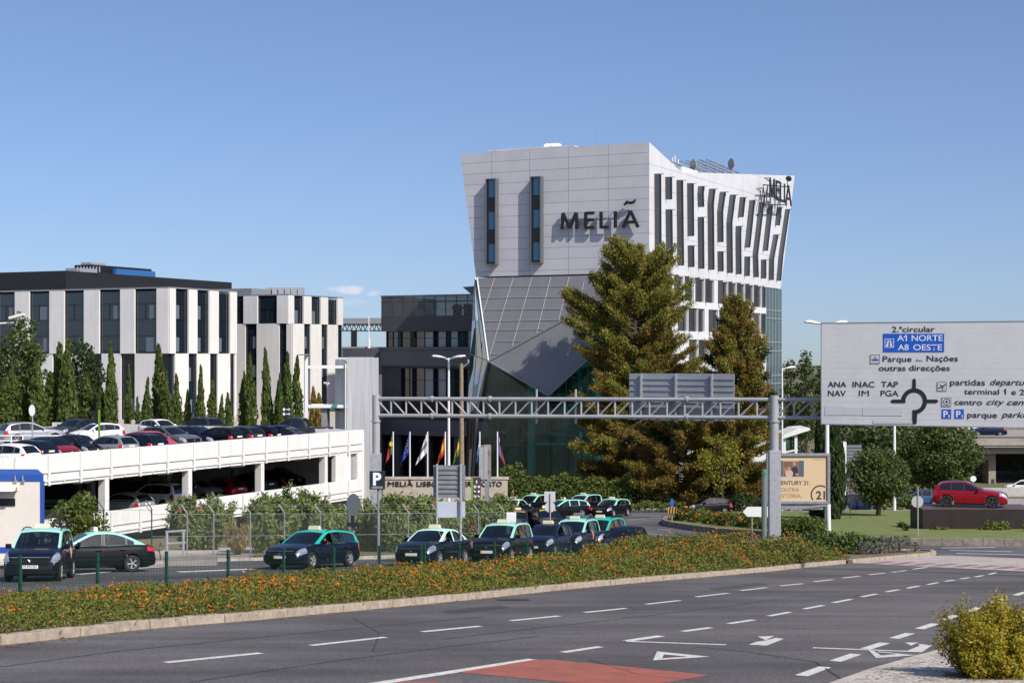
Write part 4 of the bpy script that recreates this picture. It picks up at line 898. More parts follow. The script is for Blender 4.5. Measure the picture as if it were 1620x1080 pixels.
mb.box(q0.x-.12, q0.x+.12, ty-.14, ty+.12, zD1, D(0, 563, ty).z); mb.box(xa-.09, xa-.01, ty-.3, ty-.13, zD1, D(0, 575, ty).z); sb(mb, 'steel_frame', M['white2'])
mb = MB(); z = D(0, 605, ty).z; mb.bar((D(514, 0, ty).x, ty-.5, z), (D(522, 0, ty).x, ty-.7, z-.05), .14, .14); mb.box(D(518, 0, ty).x-.05, D(518, 0, ty).x+.05, ty-.45, ty-.2, z-.3, z-.08); sb(mb, 'camera', M['white2'])
mb = MB(); z = D(0, 562, ty).z; mb.box(D(474, 0, ty).x, q0.x+.2, ty-.5, ty-.1, z, z+.1); sb(mb, 'floodlight', M['galvd'])
mb = MB(); z = D(0, 642, ty).z; mb.box(D(527, 0, ty).x, D(534, 0, ty).x, ty-.3, ty-.2, z-.1, z+.14); sb(mb, 'exit_sign', mat('green_exit_sign', (.01, .28, .12), .5))
mb = MB(); mb.box(D(508, 0, ty).x, D(517, 0, ty).x, ty+.2, ty+2, -7, D(0, 645, ty).z); sb(mb, 'door', M['galvd'])
# ================================================================== site cabin at the left edge
cY = 62.; ct = thing('site_cabin', 'white site cabin with blue edging and a small window', 'cabin', (D(20, 800, cY).x, cY, zg(cY)))
def cbn(mb, n, m, **k): q = local(ct, mb).build(n, m, None, **k); q.parent = ct; return q
xl, xr = D(-70, 0, cY).x, D(69, 0, cY).x; zt, zb_ = D(0, 750, cY).z, zg(cY)+.1
CW = mat('cream_white_panel', (.74, .68, .60), .6, var=.06, scale=1); CB = mat('blue_trim', (.025, .085, .36), .45)
mb = MB(); cd_ = Vector((-.36, .933, 0)); mb.obox(Vector((xl, cY+.03, 0)), (1, 0, 0), cd_, 0, xr-.03-xl, 0, 3, zb_-.6, zt-.03); cbn(mb, 'wall', CW)
mb = MB(); hh = .27; mb.obox(Vector((xl, cY, 0)), (1, 0, 0), cd_, 0, xr-xl, 0, 3.03, zt-hh, zt); mb.box(xr-.13, xr, cY, cY+.12, zb_-.55, zt-hh-.002); mb.box(xl, xr-.131, cY, cY+.1, D(0, 873, cY).z-.02, D(0, 865, cY).z); cbn(mb, 'frame', CB)
mb = MB(); mb.box(xl, D(24, 0, cY).x, cY-.02, cY+.02, D(0, 799.5, cY).z, D(0, 788, cY).z); cbn(mb, 'window', GDARK)
mb = MB(); mb.prism([(xl, cY-.6, D(0, 771, cY).z-.1), (xl, cY+.02, D(0, 766, cY).z), (xl, cY+.02, D(0, 771, cY).z-.1)], (D(28, 0, cY).x-xl, 0, 0)); mb.bar((D(28, 0, cY).x, cY-.1, D(0, 770, cY).z), (D(33, 0, cY).x, cY-.35, D(0, 771, cY).z), .06); cbn(mb, 'awning', CW)
mb = MB()
for px in (23, 35): p = D(px, 757, cY); mb.bar((p.x, cY-.03, p.z-.15), (p.x+.05, cY-.1, p.z+.13), .05); mb.bar((p.x+.1, cY-.03, p.z-.15), (p.x+.03, cY-.1, p.z+.05), .04)
cbn(mb, 'hook', M['galv'])
# ================================================================== overhead gantry with its two sign boards
yL, yR = 94., 84.
gl, gr = D(595, 0, yL), D(1225, 0, yR)
gt = thing('sign_gantry', 'long grey lattice gantry over the road on two tubular columns', 'gantry', (gr.x, yR, zg(yR)))
def tb(mb, n, m, par=None, **k): q = local(gt, mb).build(n, m, None, **k); q.parent = par or gt; return q
GD = Vector((gr.x-gl.x, yR-yL, 0)); GL = GD.length; GD.normalize(); GNn = Vector((GD.y, -GD.x, 0))
GY = mat('grey_painted_steel', (.36, .365, .37), .45, .1, var=.1, scale=2)
ztL, ztR = D(0, 630.5, yL).z, D(0, 632, yR).z; zbL, zbR = D(0, 657, yL).z, D(0, 660.5, yR).z
gp = lambda t, top: Vector((gl.x, yL, 0))+GD*(t*GL)+Vector((0, 0, (ztL+(ztR-ztL)*t) if top else (zbL+(zbR-zbL)*t)))
mb = MB(); ex = 1.42
for top in (0, 1): mb.tube([gp(0, top), gp(ex, top)], .115, 12)
tb(mb, 'chord', GY, smooth=40)
mb = MB(); nb = 34; 
for k in range(nb+1):
    t = ex*k/nb
    mb.tube([gp(t, 0), gp(t, 1)], .055, 8)
    if k < nb:
        t2_ = ex*(k+1)/nb; dn = t < .31
        mb.tube([gp(t, dn), gp(t2_, not dn)], .048, 8)
tb(mb, 'lattice', GY, smooth=40)
mb = MB()
for t in (.155*1.0, .31, .8):
    for top in (0, 1):
        p = gp(t, top); mb.tube([p-GD*.06, p+GD*.06], .18, 12)
tb(mb, 'joint_flange', GY)
for p, y, zt_, hb_, w_ in ((gl, yL, ztL+.22, D(0, 717, yL).z, .37), (gr, yR, ztR+.22, D(0, 712, yR).z, .36)):
    mb = MB(); mb.tube([(p.x, y, hb_-.2), (p.x, y, zt_)], .235, 16); mb.tube([(p.x, y, D(0, 666, y).z-.04), (p.x, y, D(0, 666, y).z+.04)], .3, 16); q = tb(mb, 'column', GY, smooth=40)
    mb = MB(); w_ = .30; mb.box(p.x-w_, p.x+w_, y-.3, y+.3, zg(y)-.3, hb_); mb.box(p.x-.5, p.x+.5, y-.5, y+.5, zg(y)-.3, zg(y)+.12); tb(mb, 'column_casing', M['galv'], q, bevel=.02)
# direction board facing us
SY = 81.9
sx0 = D(1300, 0, SY); SD = GD
def sp(px, v, out=0.):
    a = (px-CX)/F; P0 = sx0; t = onl(px, P0, SD); p = P0+SD*t; return Vector((p.x, p.y, (HV-v)*p.y/F))+GNn*out
bd = thing('direction_sign', 'huge grey road direction board with black lettering and a roundabout diagram', 'road sign', sp(1460, 600))
def db(mb, n, m, par=None, **k): q = local(bd, mb).build(n, m, None, **k); q.parent = par or bd; return q
def planks():
    m = mat('grey_sign_planks', (.60, .605, .60), .5, .0, var=.05, scale=1.); N, Lk = nt(m); p = N['Principled BSDF']
    return m
L_ = (sp(1720, 600)-sp(1300, 600)).length
zt0, zb0_ = sp(1300, 512).z, sp(1303, 670).z
mb = MB(); n = 18; hgt = (zt0-zb0_)/n
for k in range(n):
    z = zb0_+hgt*k; a = sp(1300, 600); a.z = 0; mb.obox(a, SD, GNn, 0, L_, -.03, .034+.003*((k*7) % 3), z+.003, z+hgt-.003)
db(mb, 'sign_plank', planks())
mb = MB(); a = sp(1300, 600); a.z = 0; mb.obox(a, SD, GNn, -.03, L_, -.05, .05, zt0+.002, zt0+.06); mb.obox(a, SD, GNn, -.04, -.002, -.05, .055, zb0_-.02, zt0+.06); mb.obox(a, SD, GNn, -.04, L_, -.05, .055, zb0_-.05, zb0_-.004); db(mb, 'frame', M['galvd'])
mb = MB()
for k in range(5): mb.obox(a, SD, GNn, .8+k*2.6, .9+k*2.6, -.5, -.06, zb0_, zt0)
db(mb, 'bracket', GY)
BLK = mat('sign_black', (.014, .014, .02), .6); BLU = mat('sign_blue', (.01, .10, .50), .5); WT = mat('sign_white', (.75, .76, .78), .5)
def st_(txt, xa, xb, vbase, cap, m=BLK, out=.056, shear=0., bold=.009):
    oo = sp(xa, vbase, out); e = sp(xb, vbase, out); o2 = (e-oo)
    size = cap*oo.y/F/.70; bold = 0 if ('M' in txt or txt == 'das') else bold
    place_text(txt, size, m, oo, SD, (0, 0, 1), bd, 'lettering', width=o2.length, shear=shear, bold=bold*size)
q = 1/5.0625
def Z8(x, y): return 1300+x*q, 500+y*q
for txt, x0, x1, y, c, kw in [("2.ªcircular", 563, 908, 127, 44, {}), ("Parque", 490, 722, 364, 45, {}), ("das", 752, 808, 361, 18, {}), ("Nações", 842, 1092, 360, 45, {}), ("outras", 460, 674, 436, 44, {}), ("direcções", 702, 1028, 435, 44, {}),
        ("ANA", 52, 200, 567, 45, {}), ("INAC", 250, 426, 567, 45, {}), ("TAP", 478, 614, 567, 45, {}), ("NAV", 52, 196, 638, 45, {}), ("IM", 300, 380, 638, 45, {}), ("PGA", 474, 618, 638, 45, {}),
        ("partidas", 1030, 1310, 550, 45, {}), ("departures", 1350, 1740, 549, 45, dict(shear=.28)), ("terminal 1 e 2", 1142, 1625, 624, 44, {}), ("centro", 1066, 1286, 708, 45, {}), ("city centre", 1322, 1742, 707, 45, dict(shear=.28)),
        ("parque", 1168, 1406, 809, 45, {}), ("parking", 1440, 1722, 808, 45, dict(shear=.28))]:
    a, v = Z8(x0, y); b, _ = Z8(x1, y); st_(txt, a, b, v, c*q, **kw)
def plate(x0, x1, y0, y1, m, out=.046):
    a, v1 = Z8(x0, y1); b, v0 = Z8(x1, y0); mb = MB(); A, B, Cc, Dd = sp(a, v1, out), sp(b, v1, out), sp(b, v0, out), sp(a, v0, out); mb.prism([A, B, Cc, Dd], GNn*.008); return mb
BL = plate(493, 982, 140, 287, BLU); bp_ = db(BL, 'blue_panel', BLU)
for txt, x0, x1, y in (("A1", 606, 684, 198), ("NORTE", 722, 970, 198), ("A8", 612, 698, 272), ("OESTE", 735, 965, 272)):
    a, v = Z8(x0, y); b, _ = Z8(x1, y); st_(txt, a, b, v, 46*q, WT, .058)
def outline(x0, x1, y0, y1, m, t=4, out=.056):
    mb = MB()
    for a in ((x0, x1, y0, y0+t), (x0, x1, y1-t, y1), (x0, x0+t, y0+t, y1-t), (x1-t, x1, y0+t, y1-t)): k = plate(*a, m, out); mb.raw(k.v, k.f)
    return mb
mb = outline(506, 580, 180, 252, WT)
def poly8(mb, pts, out=.056): mb.face([sp(*Z8(x, y), out) for x, y in pts]); return mb
for pts in ([(516, 206), (570, 206), (570, 212), (516, 212)], [(524, 216), (537, 216), (533, 244), (516, 244)], [(547, 216), (560, 216), (568, 244), (551, 244)], [(530, 190), (538, 190), (538, 202), (526, 202)], [(546, 190), (554, 190), (558, 202), (546, 202)]): poly8(mb, pts, .058)
db(mb, 'motorway_symbol', WT)
for x0, x1, y0, y1, nm in ((392, 468, 306, 378, 'park_symbol'), (928, 1004, 524, 598, 'plane_symbol'), (964, 1040, 648, 720, 'centre_symbol')):
    db(plate(x0, x1, y0, y1, WT, .05), nm, mat('sign_pale', (.52, .52, .53), .5)); db(outline(x0, x1, y0, y1, WT, 3, .06), 'symbol_border', mat('sign_grey_line', (.2, .2, .21), .6))
mb = MB(); poly8(mb, [(398, 350), (412, 343), (448, 343), (464, 350), (448, 358), (412, 358)], .062); db(mb, 'blue_wave', BLU)
mb = MB(); poly8(mb, [(418, 343), (430, 316), (440, 343)], .064); db(mb, 'orange_sail', mat('sign_orange', (.5, .2, .03), .6))
mb = MB(); poly8(mb, [(934, 572), (958, 566), (994, 540), (1002, 543), (968, 572), (936, 580)], .062); poly8(mb, [(944, 548), (952, 548), (972, 560), (962, 565)], .063); poly8(mb, [(966, 576), (976, 568), (972, 584), (962, 594)], .063); db(mb, 'plane_shape', BLK)
mb = MB()
def ring8(mb, cx, cy, r0, r1, a0=0, a1=360, out=.062, n=40):
    pts = [R(a0+(a1-a0)*k/n) for k in range(n+1)]
    for a, b in zip(pts, pts[1:]): poly8(mb, [(cx+r0*math.cos(a), cy-r0*math.sin(a)), (cx+r1*math.cos(a), cy-r1*math.sin(a)), (cx+r1*math.cos(b), cy-r1*math.sin(b)), (cx+r0*math.cos(b), cy-r0*math.sin(b))], out)
ring8(mb, 1002, 685, 22, 28); ring8(mb, 1002, 685, .1, 10); db(mb, 'target_shape', mat('sign_dark_grey', (.06, .06, .065), .6))
for x0, x1, y0, y1, dg in ((962, 1038, 745, 819, '1'), (1064, 1140, 745, 819, '3')):
    pl = db(plate(x0, x1, y0, y1, BLU), 'parking_symbol', BLU)
    a, v = Z8(x0+14, y1-12); b, _ = Z8(x0+50, 0); st_('P', a, b, v, 50*q, WT, .058, bold=.02)
    a, v = Z8(x1-22, y1-8); b, _ = Z8(x1-8 if dg == '3' else x1-14, 0); st_(dg, a, b, v, 22*q, WT, .058)
mb = MB()   # flags on the figure one
poly8(mb, [(658, 168), (672, 152), (677, 157), (663, 174)], .0585); db(mb, 'numeral_flag', WT)
mb = MB(); poly8(mb, [(1459, 592), (1472, 578), (1477, 583), (1464, 598)], .0565); db(mb, 'numeral_flag', BLK)
mb = MB()   # roundabout diagram
ring8(mb, 742, 680, 70, 104, -86, 188, .056)
poly8(mb, [(728, 580), (728, 512), (741, 494), (756, 512), (756, 580)], .057); poly8(mb, [(838, 666), (922, 666), (938, 680), (922, 694), (838, 694)], .057)
poly8(mb, [(672, 666), (568, 666), (551, 680), (568, 694), (672, 694)], .057); poly8(mb, [(728, 750), (790, 750), (766, 780), (762, 862), (728, 862)], .057)
db(mb, 'roundabout_symbol', BLK)
for x0, x1, y0, y1 in ((28, 180, 720, 792), (182, 326, 730, 792), (330, 648, 726, 796), (412, 560, 834, 858), (560, 760, 840, 860)): db(plate(x0, x1, y0, y1, WT, .047), 'patch_plate', mat('sign_patch_grey', (.53, .535, .545), .5))
# ribbed back of the board for the other direction
kb = thing('sign_board', 'ribbed back of a grey sign board hung on the gantry', 'road sign', D(1075, 628, 87))
tA, tB = onl(992, (gl.x, yL, 0), GD), onl(1158.5, (gl.x, yL, 0), GD)
g0 = Vector((gl.x, yL, 0))
zk1 = D(0, 590.5, 87).z; zk0 = D(0, 664, 87).z
mb = MB(); n = 8; hgt = (zk1-zk0)/n
for k in range(n): mb.obox(g0, GD, GNn, tA, tB, -.42, -.36, zk0+hgt*k+.004, zk0+hgt*(k+1)-.004); mb.obox(g0, GD, GNn, tA, tB, -.359, -.30, zk0+hgt*k, zk0+hgt*k+.05)
q2 = local(kb, mb).build('sign_plank', mat('aluminium_back', (.33, .345, .38), .4, .35, var=.12, scale=.7)); q2.parent = kb
mb = MB()
for f in (.125, .46, .80): t = tA+(tB-tA)*f; mb.obox(g0, GD, GNn, t-.05, t+.05, -.3, -.15, zk0-.1, zk1)
for k in range(8):
    for f in (.125, .46, .80): t = tA+(tB-tA)*f; mb.obox(g0, GD, GNn, t-.12, t+.12, -.3, -.26, zk0+hgt*k+.02, zk0+hgt*k+.09)
q2 = local(kb, mb).build('bracket', M['galv']); q2.parent = kb
mb = MB()
for px in (847, 909): t = onl(px, (gl.x, yL, 0), GD)/GL; mb.tube([gp(t, 0)-GNn*.18-Vector((0, 0, .4)), gp(t, 1)-GNn*.18+Vector((0, 0, .55))], .06, 6)
tb(mb, 'bracket_post', GY)
# ================================================================== lamp posts
LH = mat('lamp_head_white', (.70, .70, .69), .4)
def head(mb, p, d, L=1.0):
    d = Vector(d).normalized(); s = Vector((-d.y, d.x, 0))
    for i in range(5):
        pass
    prof = [(0, .10, .0), (.25, .17, .09), (.6, .24, .14), (.9, .20, .10), (1.0, .06, .02)]
    b = len(mb.v); k = 8
    for t, wd, h in prof:
        for j in range(k):
            a = 2*math.pi*j/k; mb.v.append(tuple(Vector(p)+d*(t*L)+s*(wd*math.cos(a)*L)+Vector((0, 0, (math.sin(a)*h if math.sin(a) > 0 else math.sin(a)*.05)*L))))
    for i in range(len(prof)-1):
        for j in range(k): mb.f.append((b+i*k+j, b+i*k+(j+1) % k, b+(i+1)*k+(j+1) % k, b+(i+1)*k+j)); mb.m.append(0)
    mb.f.append(tuple(b+j for j in range(k))); mb.m.append(0); mb.f.append(tuple(b+(len(prof)-1)*k+j for j in range(k))); mb.m.append(0)
def lamp(label, px, Y, vtop, heads, group='street lamps with white heads', L=1.05, r=.1, base=None):
    p = D(px, vtop, Y); zb_ = zg(Y) if base is None else base
    t = thing('street_lamp', label, 'street lamp', (p.x, Y, zb_), group=group)
    mb = MB(); mb.tube([(p.x, Y, zb_), (p.x, Y, zb_+2), (p.x, Y, p.z)], [r*1.25, r*1.15, r*.75], 10); q = local(t, mb).build('pole', LH, smooth=40); q.parent = t
    for ang, tilt in heads:
        d = Vector((math.cos(R(ang)), math.sin(R(ang)), tilt)); mb = MB(); mb.tube([(p.x, Y, p.z-.15), Vector((p.x, Y, p.z-.05))+d*.35], .05, 6); q = local(t, mb).build('arm', LH); q.parent = t
        mb = MB(); head(mb, Vector((p.x, Y, p.z-.05))+d*.3, d, L); q = local(t, mb).build('lamp_head', LH, smooth=50); q.parent = t
lamp('tall white lamp post with four heads standing before the hotel foyer', 710, 120, 566, [(180, .15), (222, .12), (318, .12), (0, .15)], L=1.0)
lamp('tall white lamp post rising behind the big direction board', 1308.5, 98, 512, [(182, .12), (20, .12), (150, .12)], L=1.15, r=.13)
lamp('lone white lamp pole standing before the round olive tree', 1415, 137, 560, [(90, .1)], r=.12)
lamp('slim white lamp post beside the far end of the hotel', 1237.5, 140, 582, [(20, .1)], r=.08)
lt = thing('street_lamp', 'grey lamp head on a bare arm reaching in at the left edge', 'street lamp', (D(-30, 510, 70).x, 70, zg(70)), group='street lamps with white heads')
mb = MB(); p = D(-30, 514, 70); e = D(22, 510, 70); mb.tube([(p.x, 70, zg(70)), (p.x, 70, p.z-1), p, e], [.12, .08, .05, .04], 8); q = local(lt, mb).build('pole', LH, smooth=40); q.parent = lt
mb = MB(); e = D(16, 503, 70); mb.bar(e, D(38, 497, 70), .42, .1); q = local(lt, mb).build('lamp_head', LH); q.parent = lt
lamp('street lamp outside the right edge whose thin shadow crosses the road', 1767, 52.1, 396, [(110, .1)], r=.15)
# wooden utility pole
up = thing('utility_pole', 'bare brown wooden utility pole in front of the grey office wing', 'pole', (D(731, 800, 112).x, 112, zg(112)))
mb = MB(); a = D(731, 575, 112); mb.tube([(a.x, 112, zg(112)), (a.x-.05, 112, a.z)], [.2, .13], 10); q = local(up, mb).build('pole', M['wood'], smooth=40); q.parent = up
mb = MB(); mb.bar((a.x, 111.9, a.z-.3), (a.x+.5, 111.9, a.z+.1), .05); mb.tube([(a.x+.45, 111.9, a.z+.05), (a.x+.45, 111.9, a.z+.3)], .06, 6); q = local(up, mb).build('bracket', M['galv']); q.parent = up
# ================================================================== small signs
def post(t, x, Y, z0, z1, r, m, name='post'):
    mb = MB(); mb.tube([(x, Y, z0), (x, Y, z1)], r, 8); q = local(t, mb).build(name, m, smooth=40); q.parent = t; return q
def disc(t, px, v, Y, rx, m, name, out=-.06, ry=None, th=.02):
    p = D(px, v, Y); mb = MB(); n = 28; ry = ry or rx
    mb.prism([(p.x+rx*math.cos(2*math.pi*k/n), Y+out, p.z+ry*math.sin(2*math.pi*k/n)) for k in range(n)], (0, th, 0)); q = local(t, mb).build(name, m); q.parent = t; return q
Y = 68.; t = thing('parking_sign', 'black square parking sign with a white P on a grey pole', 'sign', (D(598, 0, Y).x, Y, zg(Y)+.1))
post(t, D(598.5, 0, Y).x, Y, zg(Y), D(0, 772, Y).z, .05, M['galvd'])
a, b = D(585, 773.5, Y), D(609.5, 744.5, Y); mb = MB(); mb.box(a.x, b.x, Y-.12, Y-.06, a.z, b.z); q = local(t, mb).build('board', mat('green_black_board', (.012, .022, .022), .4), bevel=.01); q.parent = t
place_text('P', 18.5*Y/F/.7, WT, D(590.5, 766, Y)+Vector((0, -.125, 0)), (1, 0, 0), (0, 0, 1), t, 'lettering', width=13*Y/F, bold=.03)
mb = MB(); a, b = D(588.5, 772, Y), D(606, 768.5, Y); mb.box(a.x, b.x, Y-.128, Y-.121, a.z, b.z); q = local(t, mb).build('lower_strip', M['galvd']); q.parent = t
Y = 66.; t = thing('traffic_sign', 'back of a round traffic sign on a pole behind the dark estate taxi', 'traffic sign', (D(558.5, 0, Y).x, Y, zg(Y)))
post(t, D(558.5, 0, Y).x, Y+.05, zg(Y), D(0, 784, Y).z, .045, M['galvd']); disc(t, 559.3, 798, Y, .30, mat('sign_back_grey', (.11, .12, .135), .5, .2), 'disc', ry=.47)
mb = MB(); p = D(558, 0, Y); mb.box(p.x-.08, p.x+.08, Y-.1, Y, D(0, 825, Y).z, D(0, 815, Y).z); mb.box(p.x-.25, p.x+.25, Y-.14, Y+.02, D(0, 832, Y).z, D(0, 825.5, Y).z); q = local(t, mb).build('barrier_lamp', M['dark']); q.parent = t
Y = 66.5; t = thing('sign_board', 'ribbed back of a tall grey sign board on two posts by the oleanders', 'road sign', (D(711, 0, Y).x, Y, zg(Y)), group=None)
for px in (691.5, 729): post(t, D(px, 0, Y).x, Y-.12, zg(Y), D(0, 733.5, Y).z, .05, M['galv'])
a, b = D(685.5, 787, Y), D(736, 735.5, Y); mb = MB(); n = 7; hgt = (b.z-a.z)/n
for k in range(n): mb.box(a.x, b.x, Y, Y+.05, a.z+hgt*k+.004, a.z+hgt*(k+1)-.004); mb.box(a.x+.1, b.x-.1, Y-.05, Y-.002, a.z+hgt*k, a.z+hgt*k+.05)
q = local(t, mb).build('board', mat('weathered_sign_back', (.25, .255, .27), .5, .3, var=.2, scale=2)); q.parent = t
a, b = D(693, 818, Y), D(736, 793, Y); mb = MB(); mb.box(a.x, b.x, Y, Y+.04, a.z, b.z); q = local(t, mb).build('lower_board', mat('pale_sign_back', (.42, .45, .52), .5)); q.parent = t
Y = 86.; t = thing('traffic_sign', 'back of a white square and round traffic sign among the parked taxis', 'traffic sign', (D(870.5, 0, Y).x, Y, zg(Y)))
p = D(870.5, 0, Y); post(t, p.x, Y-.1, zg(Y), D(0, 780, Y).z, .035, M['galv'])
SB = mat('pale_sign_back2', (.50, .51, .50), .55); a, b = D(861, 793.5, Y), D(878.5, 777, Y); mb = MB(); mb.box(a.x, b.x, Y-.06, Y-.03, a.z, b.z); q = local(t, mb).build('square_plate', SB); q.parent = t
disc(t, 870, 801.5, Y, .29, SB, 'round_plate', out=-.055)
Y = 91.5; zz = zg(Y); t = thing('traffic_sign', 'grey back of a round traffic sign standing before the lawn', 'traffic sign', (D(1451.5, 0, Y).x, Y, zz))
p = D(1451.5, 0, Y); post(t, p.x, Y-.08, zg(Y)-.1, D(0, 770, Y).z, .04, M['galv']); disc(t, 1451, 793, Y, .345, mat('pale_sign_back3', (.38, .385, .39), .5), 'disc')
mb = MB(); mb.lathe([(.3, 0), (.27, .12), (.1, .2), (0, .21)], (p.x, Y-.08, zg(Y)+.1), k=12); q = local(t, mb).build('footing', M['pave']); q.parent = t
Y = 128.; t = thing('traffic_sign', 'small white round traffic sign under the flyover trees', 'traffic sign', (D(1539.5, 0, Y).x, Y, zg(Y)))
p = D(1539.5, 0, Y); post(t, p.x, Y, zg(Y), D(0, 760, Y).z, .04, M['galv']); disc(t, 1539.5, 757, Y, .24, M['white2'], 'disc')
Y = 113.; t = thing('traffic_sign', 'blue round arrow sign over a yellow and black chevron block', 'traffic sign', (D(1063, 0, Y).x, Y, zg(Y)+.3))
p = D(1063, 0, Y); post(t, p.x, Y, zg(Y), D(0, 788, Y).z, .04, M['galv']); disc(t, 1063, 796, Y, .12, BLU, 'disc', ry=.36)
a, b = D(1056, 811, Y), D(1070, 801.5, Y); mb = MB(); mb.box(a.x, b.x, Y-.2, Y-.05, a.z, b.z); q = local(t, mb).build('chevron_block', mat('amber_paint', (.45, .25, .03), .6)); q.parent = t
mb = MB()
for k in range(3): x = a.x+.08+k*.2; mb.prism([(x, Y-.204, a.z+.01), (x+.09, Y-.204, a.z+.01), (x+.15, Y-.204, b.z-.01), (x+.06, Y-.204, b.z-.01)], (0, -.006, 0))
q = local(t, mb).build('stripe', M['black']); q.parent = t
Y = 92.; t = thing('direction_sign', 'blank white arrow sign pointing left on the flowered island', 'road sign', (D(1196, 0, Y).x, Y, zg(Y)+.3))
post(t, D(1189.5, 0, Y).x, Y, zg(Y), D(0, 802, Y).z, .05, M['galvd']); mb = MB(); mb.prism([(q_.x, Y-.08, q_.z) for q_ in (D(1175, 809, Y), D(1182, 816.5, Y), D(1222, 817, Y), D(1222, 801, Y), D(1182, 801, Y))], (0, .03, 0)); q = local(t, mb).build('arrow_board', M['white2']); q.parent = t
Y = 80.; t = thing('bollard', 'green grey steel tube bollard pole with a bright green band', 'pole', (D(1209, 0, Y).x, Y, zg(Y)))
p = D(1209, 0, Y); post(t, p.x, Y, zg(Y), D(0, 742, Y).z, .14, mat('grey_green_steel', (.15, .18, .165), .5)); post(t, p.x, Y, D(0, 751, Y).z, D(0, 747, Y).z, .16, mat('bright_green_band', (.03, .25, .07), .5), 'band')
Y = 76.; t = thing('utility_box', 'plain white box standing between two parked taxis', 'box', (D(808.5, 0, Y).x, Y, zg(Y)))
a, b = D(801, 828, Y), D(816.5, 811, Y); mb = MB(); mb.box(a.x, b.x, Y, Y+.4, zg(Y)+.9, b.z); q = local(t, mb).build('cabinet', M['white2'], bevel=.02); q.parent = t
mb = MB(); mb.box(a.x+.15, b.x-.15, Y+.1, Y+.3, zg(Y)-.05, zg(Y)+.9); q = local(t, mb).build('leg', M['galvd']); q.parent = t
Y = 101.; t = thing('traffic_sign', 'back of a small round sign on a thin post above roof top cars', 'traffic sign', (D(51.5, 0, Y).x, Y, zD1)); p = D(51.5, 0, Y)
post(t, p.x, Y, zD1, D(0, 642, Y).z, .04, M['galv']); disc(t, 51, 649, Y, .2, M['white2'], 'disc', ry=.36)
Y = 104.; t = thing('information_sign', 'dark blank board on a lime green post above roof top cars', 'sign', (D(157, 0, Y).x, Y, zD1)); p = D(157, 0, Y)
mb = MB(); mb.box(p.x-.06, p.x+.06, Y-.06, Y+.06, zD1, D(0, 648, Y).z); q = local(t, mb).build('post', mat('lime_green_paint', (.14, .27, .02), .5)); q.parent = t
mb = MB(); mb.prism([(q_.x, Y-.03, q_.z) for q_ in (D(143, 657, Y), D(149, 660, Y), D(151, 671, Y), D(155.5, 671, Y), D(155.5, 649, Y), D(143, 649, Y))], (0, .05, 0)); q = local(t, mb).build('board', M['black']); q.parent = t
Y = 119.; t = thing('information_sign', 'black sign with two white arrows pointing right above roof top pickup', 'sign', (D(454, 0, Y).x, Y, zD1)); p = D(454, 0, Y)
mb = MB(); a, b = D(446.5, 659, Y), D(461, 642, Y); mb.box(a.x, b.x, Y-.05, Y, a.z, b.z); q = local(t, mb).build('board', M['black']); q.parent = t
post(t, p.x, Y+.04, zD1, a.z, .05, M['dark']); mb = MB()
for v in (647.3, 654.6):
    c_ = D(449.5, v, Y); mb.box(c_.x-.08, c_.x+.08, Y-.06, Y-.052, c_.z-.1, c_.z+.1); c_ = D(456.5, v, Y); mb.box(c_.x-.18, c_.x+.1, Y-.06, Y-.052, c_.z-.03, c_.z+.03); mb.prism([(c_.x+.0, Y-.06, c_.z+.13), (c_.x+.16, Y-.06, c_.z), (c_.x, Y-.06, c_.z-.13), (c_.x+.06, Y-.06, c_.z)], (0, .008, 0))
q = local(t, mb).build('arrow', M['white2']); q.parent = t
# ================================================================== hotel sign wall, flags, totem, light box
Y = 128.; t = thing('sign_wall', 'beige rendered garden wall carrying raised dark hotel lettering', 'wall', (D(705, 0, Y).x, Y, zg(Y)))
a, b = D(606, 760, Y), D(803, 760, Y); WB = mat('beige_render', (.42, .365, .30), .85, var=.15, scale=1.5)
mb = MB(); mb.box(a.x, b.x, Y, Y+.5, zg(Y)-.3, D(0, 758, Y).z); q = local(t, mb).build('wall', WB); q.parent = t
mb = MB(); mb.box(a.x-.1, b.x+.1, Y-.08, Y+.58, D(0, 758, Y).z+.003, D(0, 754.5, Y).z); q = local(t, mb).build('coping', M['pave']); q.parent = t
for s, xa, xb in (('MELIÁ'.replace('Á', 'Ã'), 614, 653.5), ('LISBOA', 659.5, 703), ('AEROPORTO', 726, 794)):
    place_text(s, 7.6*Y/F/.7, LET, D(xa, 768.5, Y)+Vector((0, -.06, 0)), (1, 0, 0), (0, 0, 1), t, 'lettering', width=(xb-xa)*Y/F, ext=.03)
def flagmat(name, cols, vertical):
    if name in MATS: return MATS[name]
    m = bpy.data.materials.new(name); m.use_nodes = True; N, Lk = nt(m); p = N['Principled BSDF']; p.inputs['Roughness'].default_value = .8
    at = N.new('ShaderNodeUVMap'); sp_ = N.new('ShaderNodeSeparateXYZ'); Lk.new(at.outputs[0], sp_.inputs[0]); cr = N.new('ShaderNodeValToRGB'); cr.color_ramp.interpolation = 'CONSTANT'
    e = cr.color_ramp.elements
    while len(e) < len(cols): e.new(.5)
    for i, (pos, c) in enumerate(cols): e[i].position = pos; e[i].color = (*c, 1)
    Lk.new(sp_.outputs[0 if vertical else 1], cr.inputs[0]); Lk.new(cr.outputs[0], p.inputs['Base Color']); MATS[name] = m; return m
RED = (.42, .02, .02); YEL = (.62, .36, .01); GRN = (.02, .16, .03); NAVY = (.012, .04, .32); WHI = (.62, .62, .66)
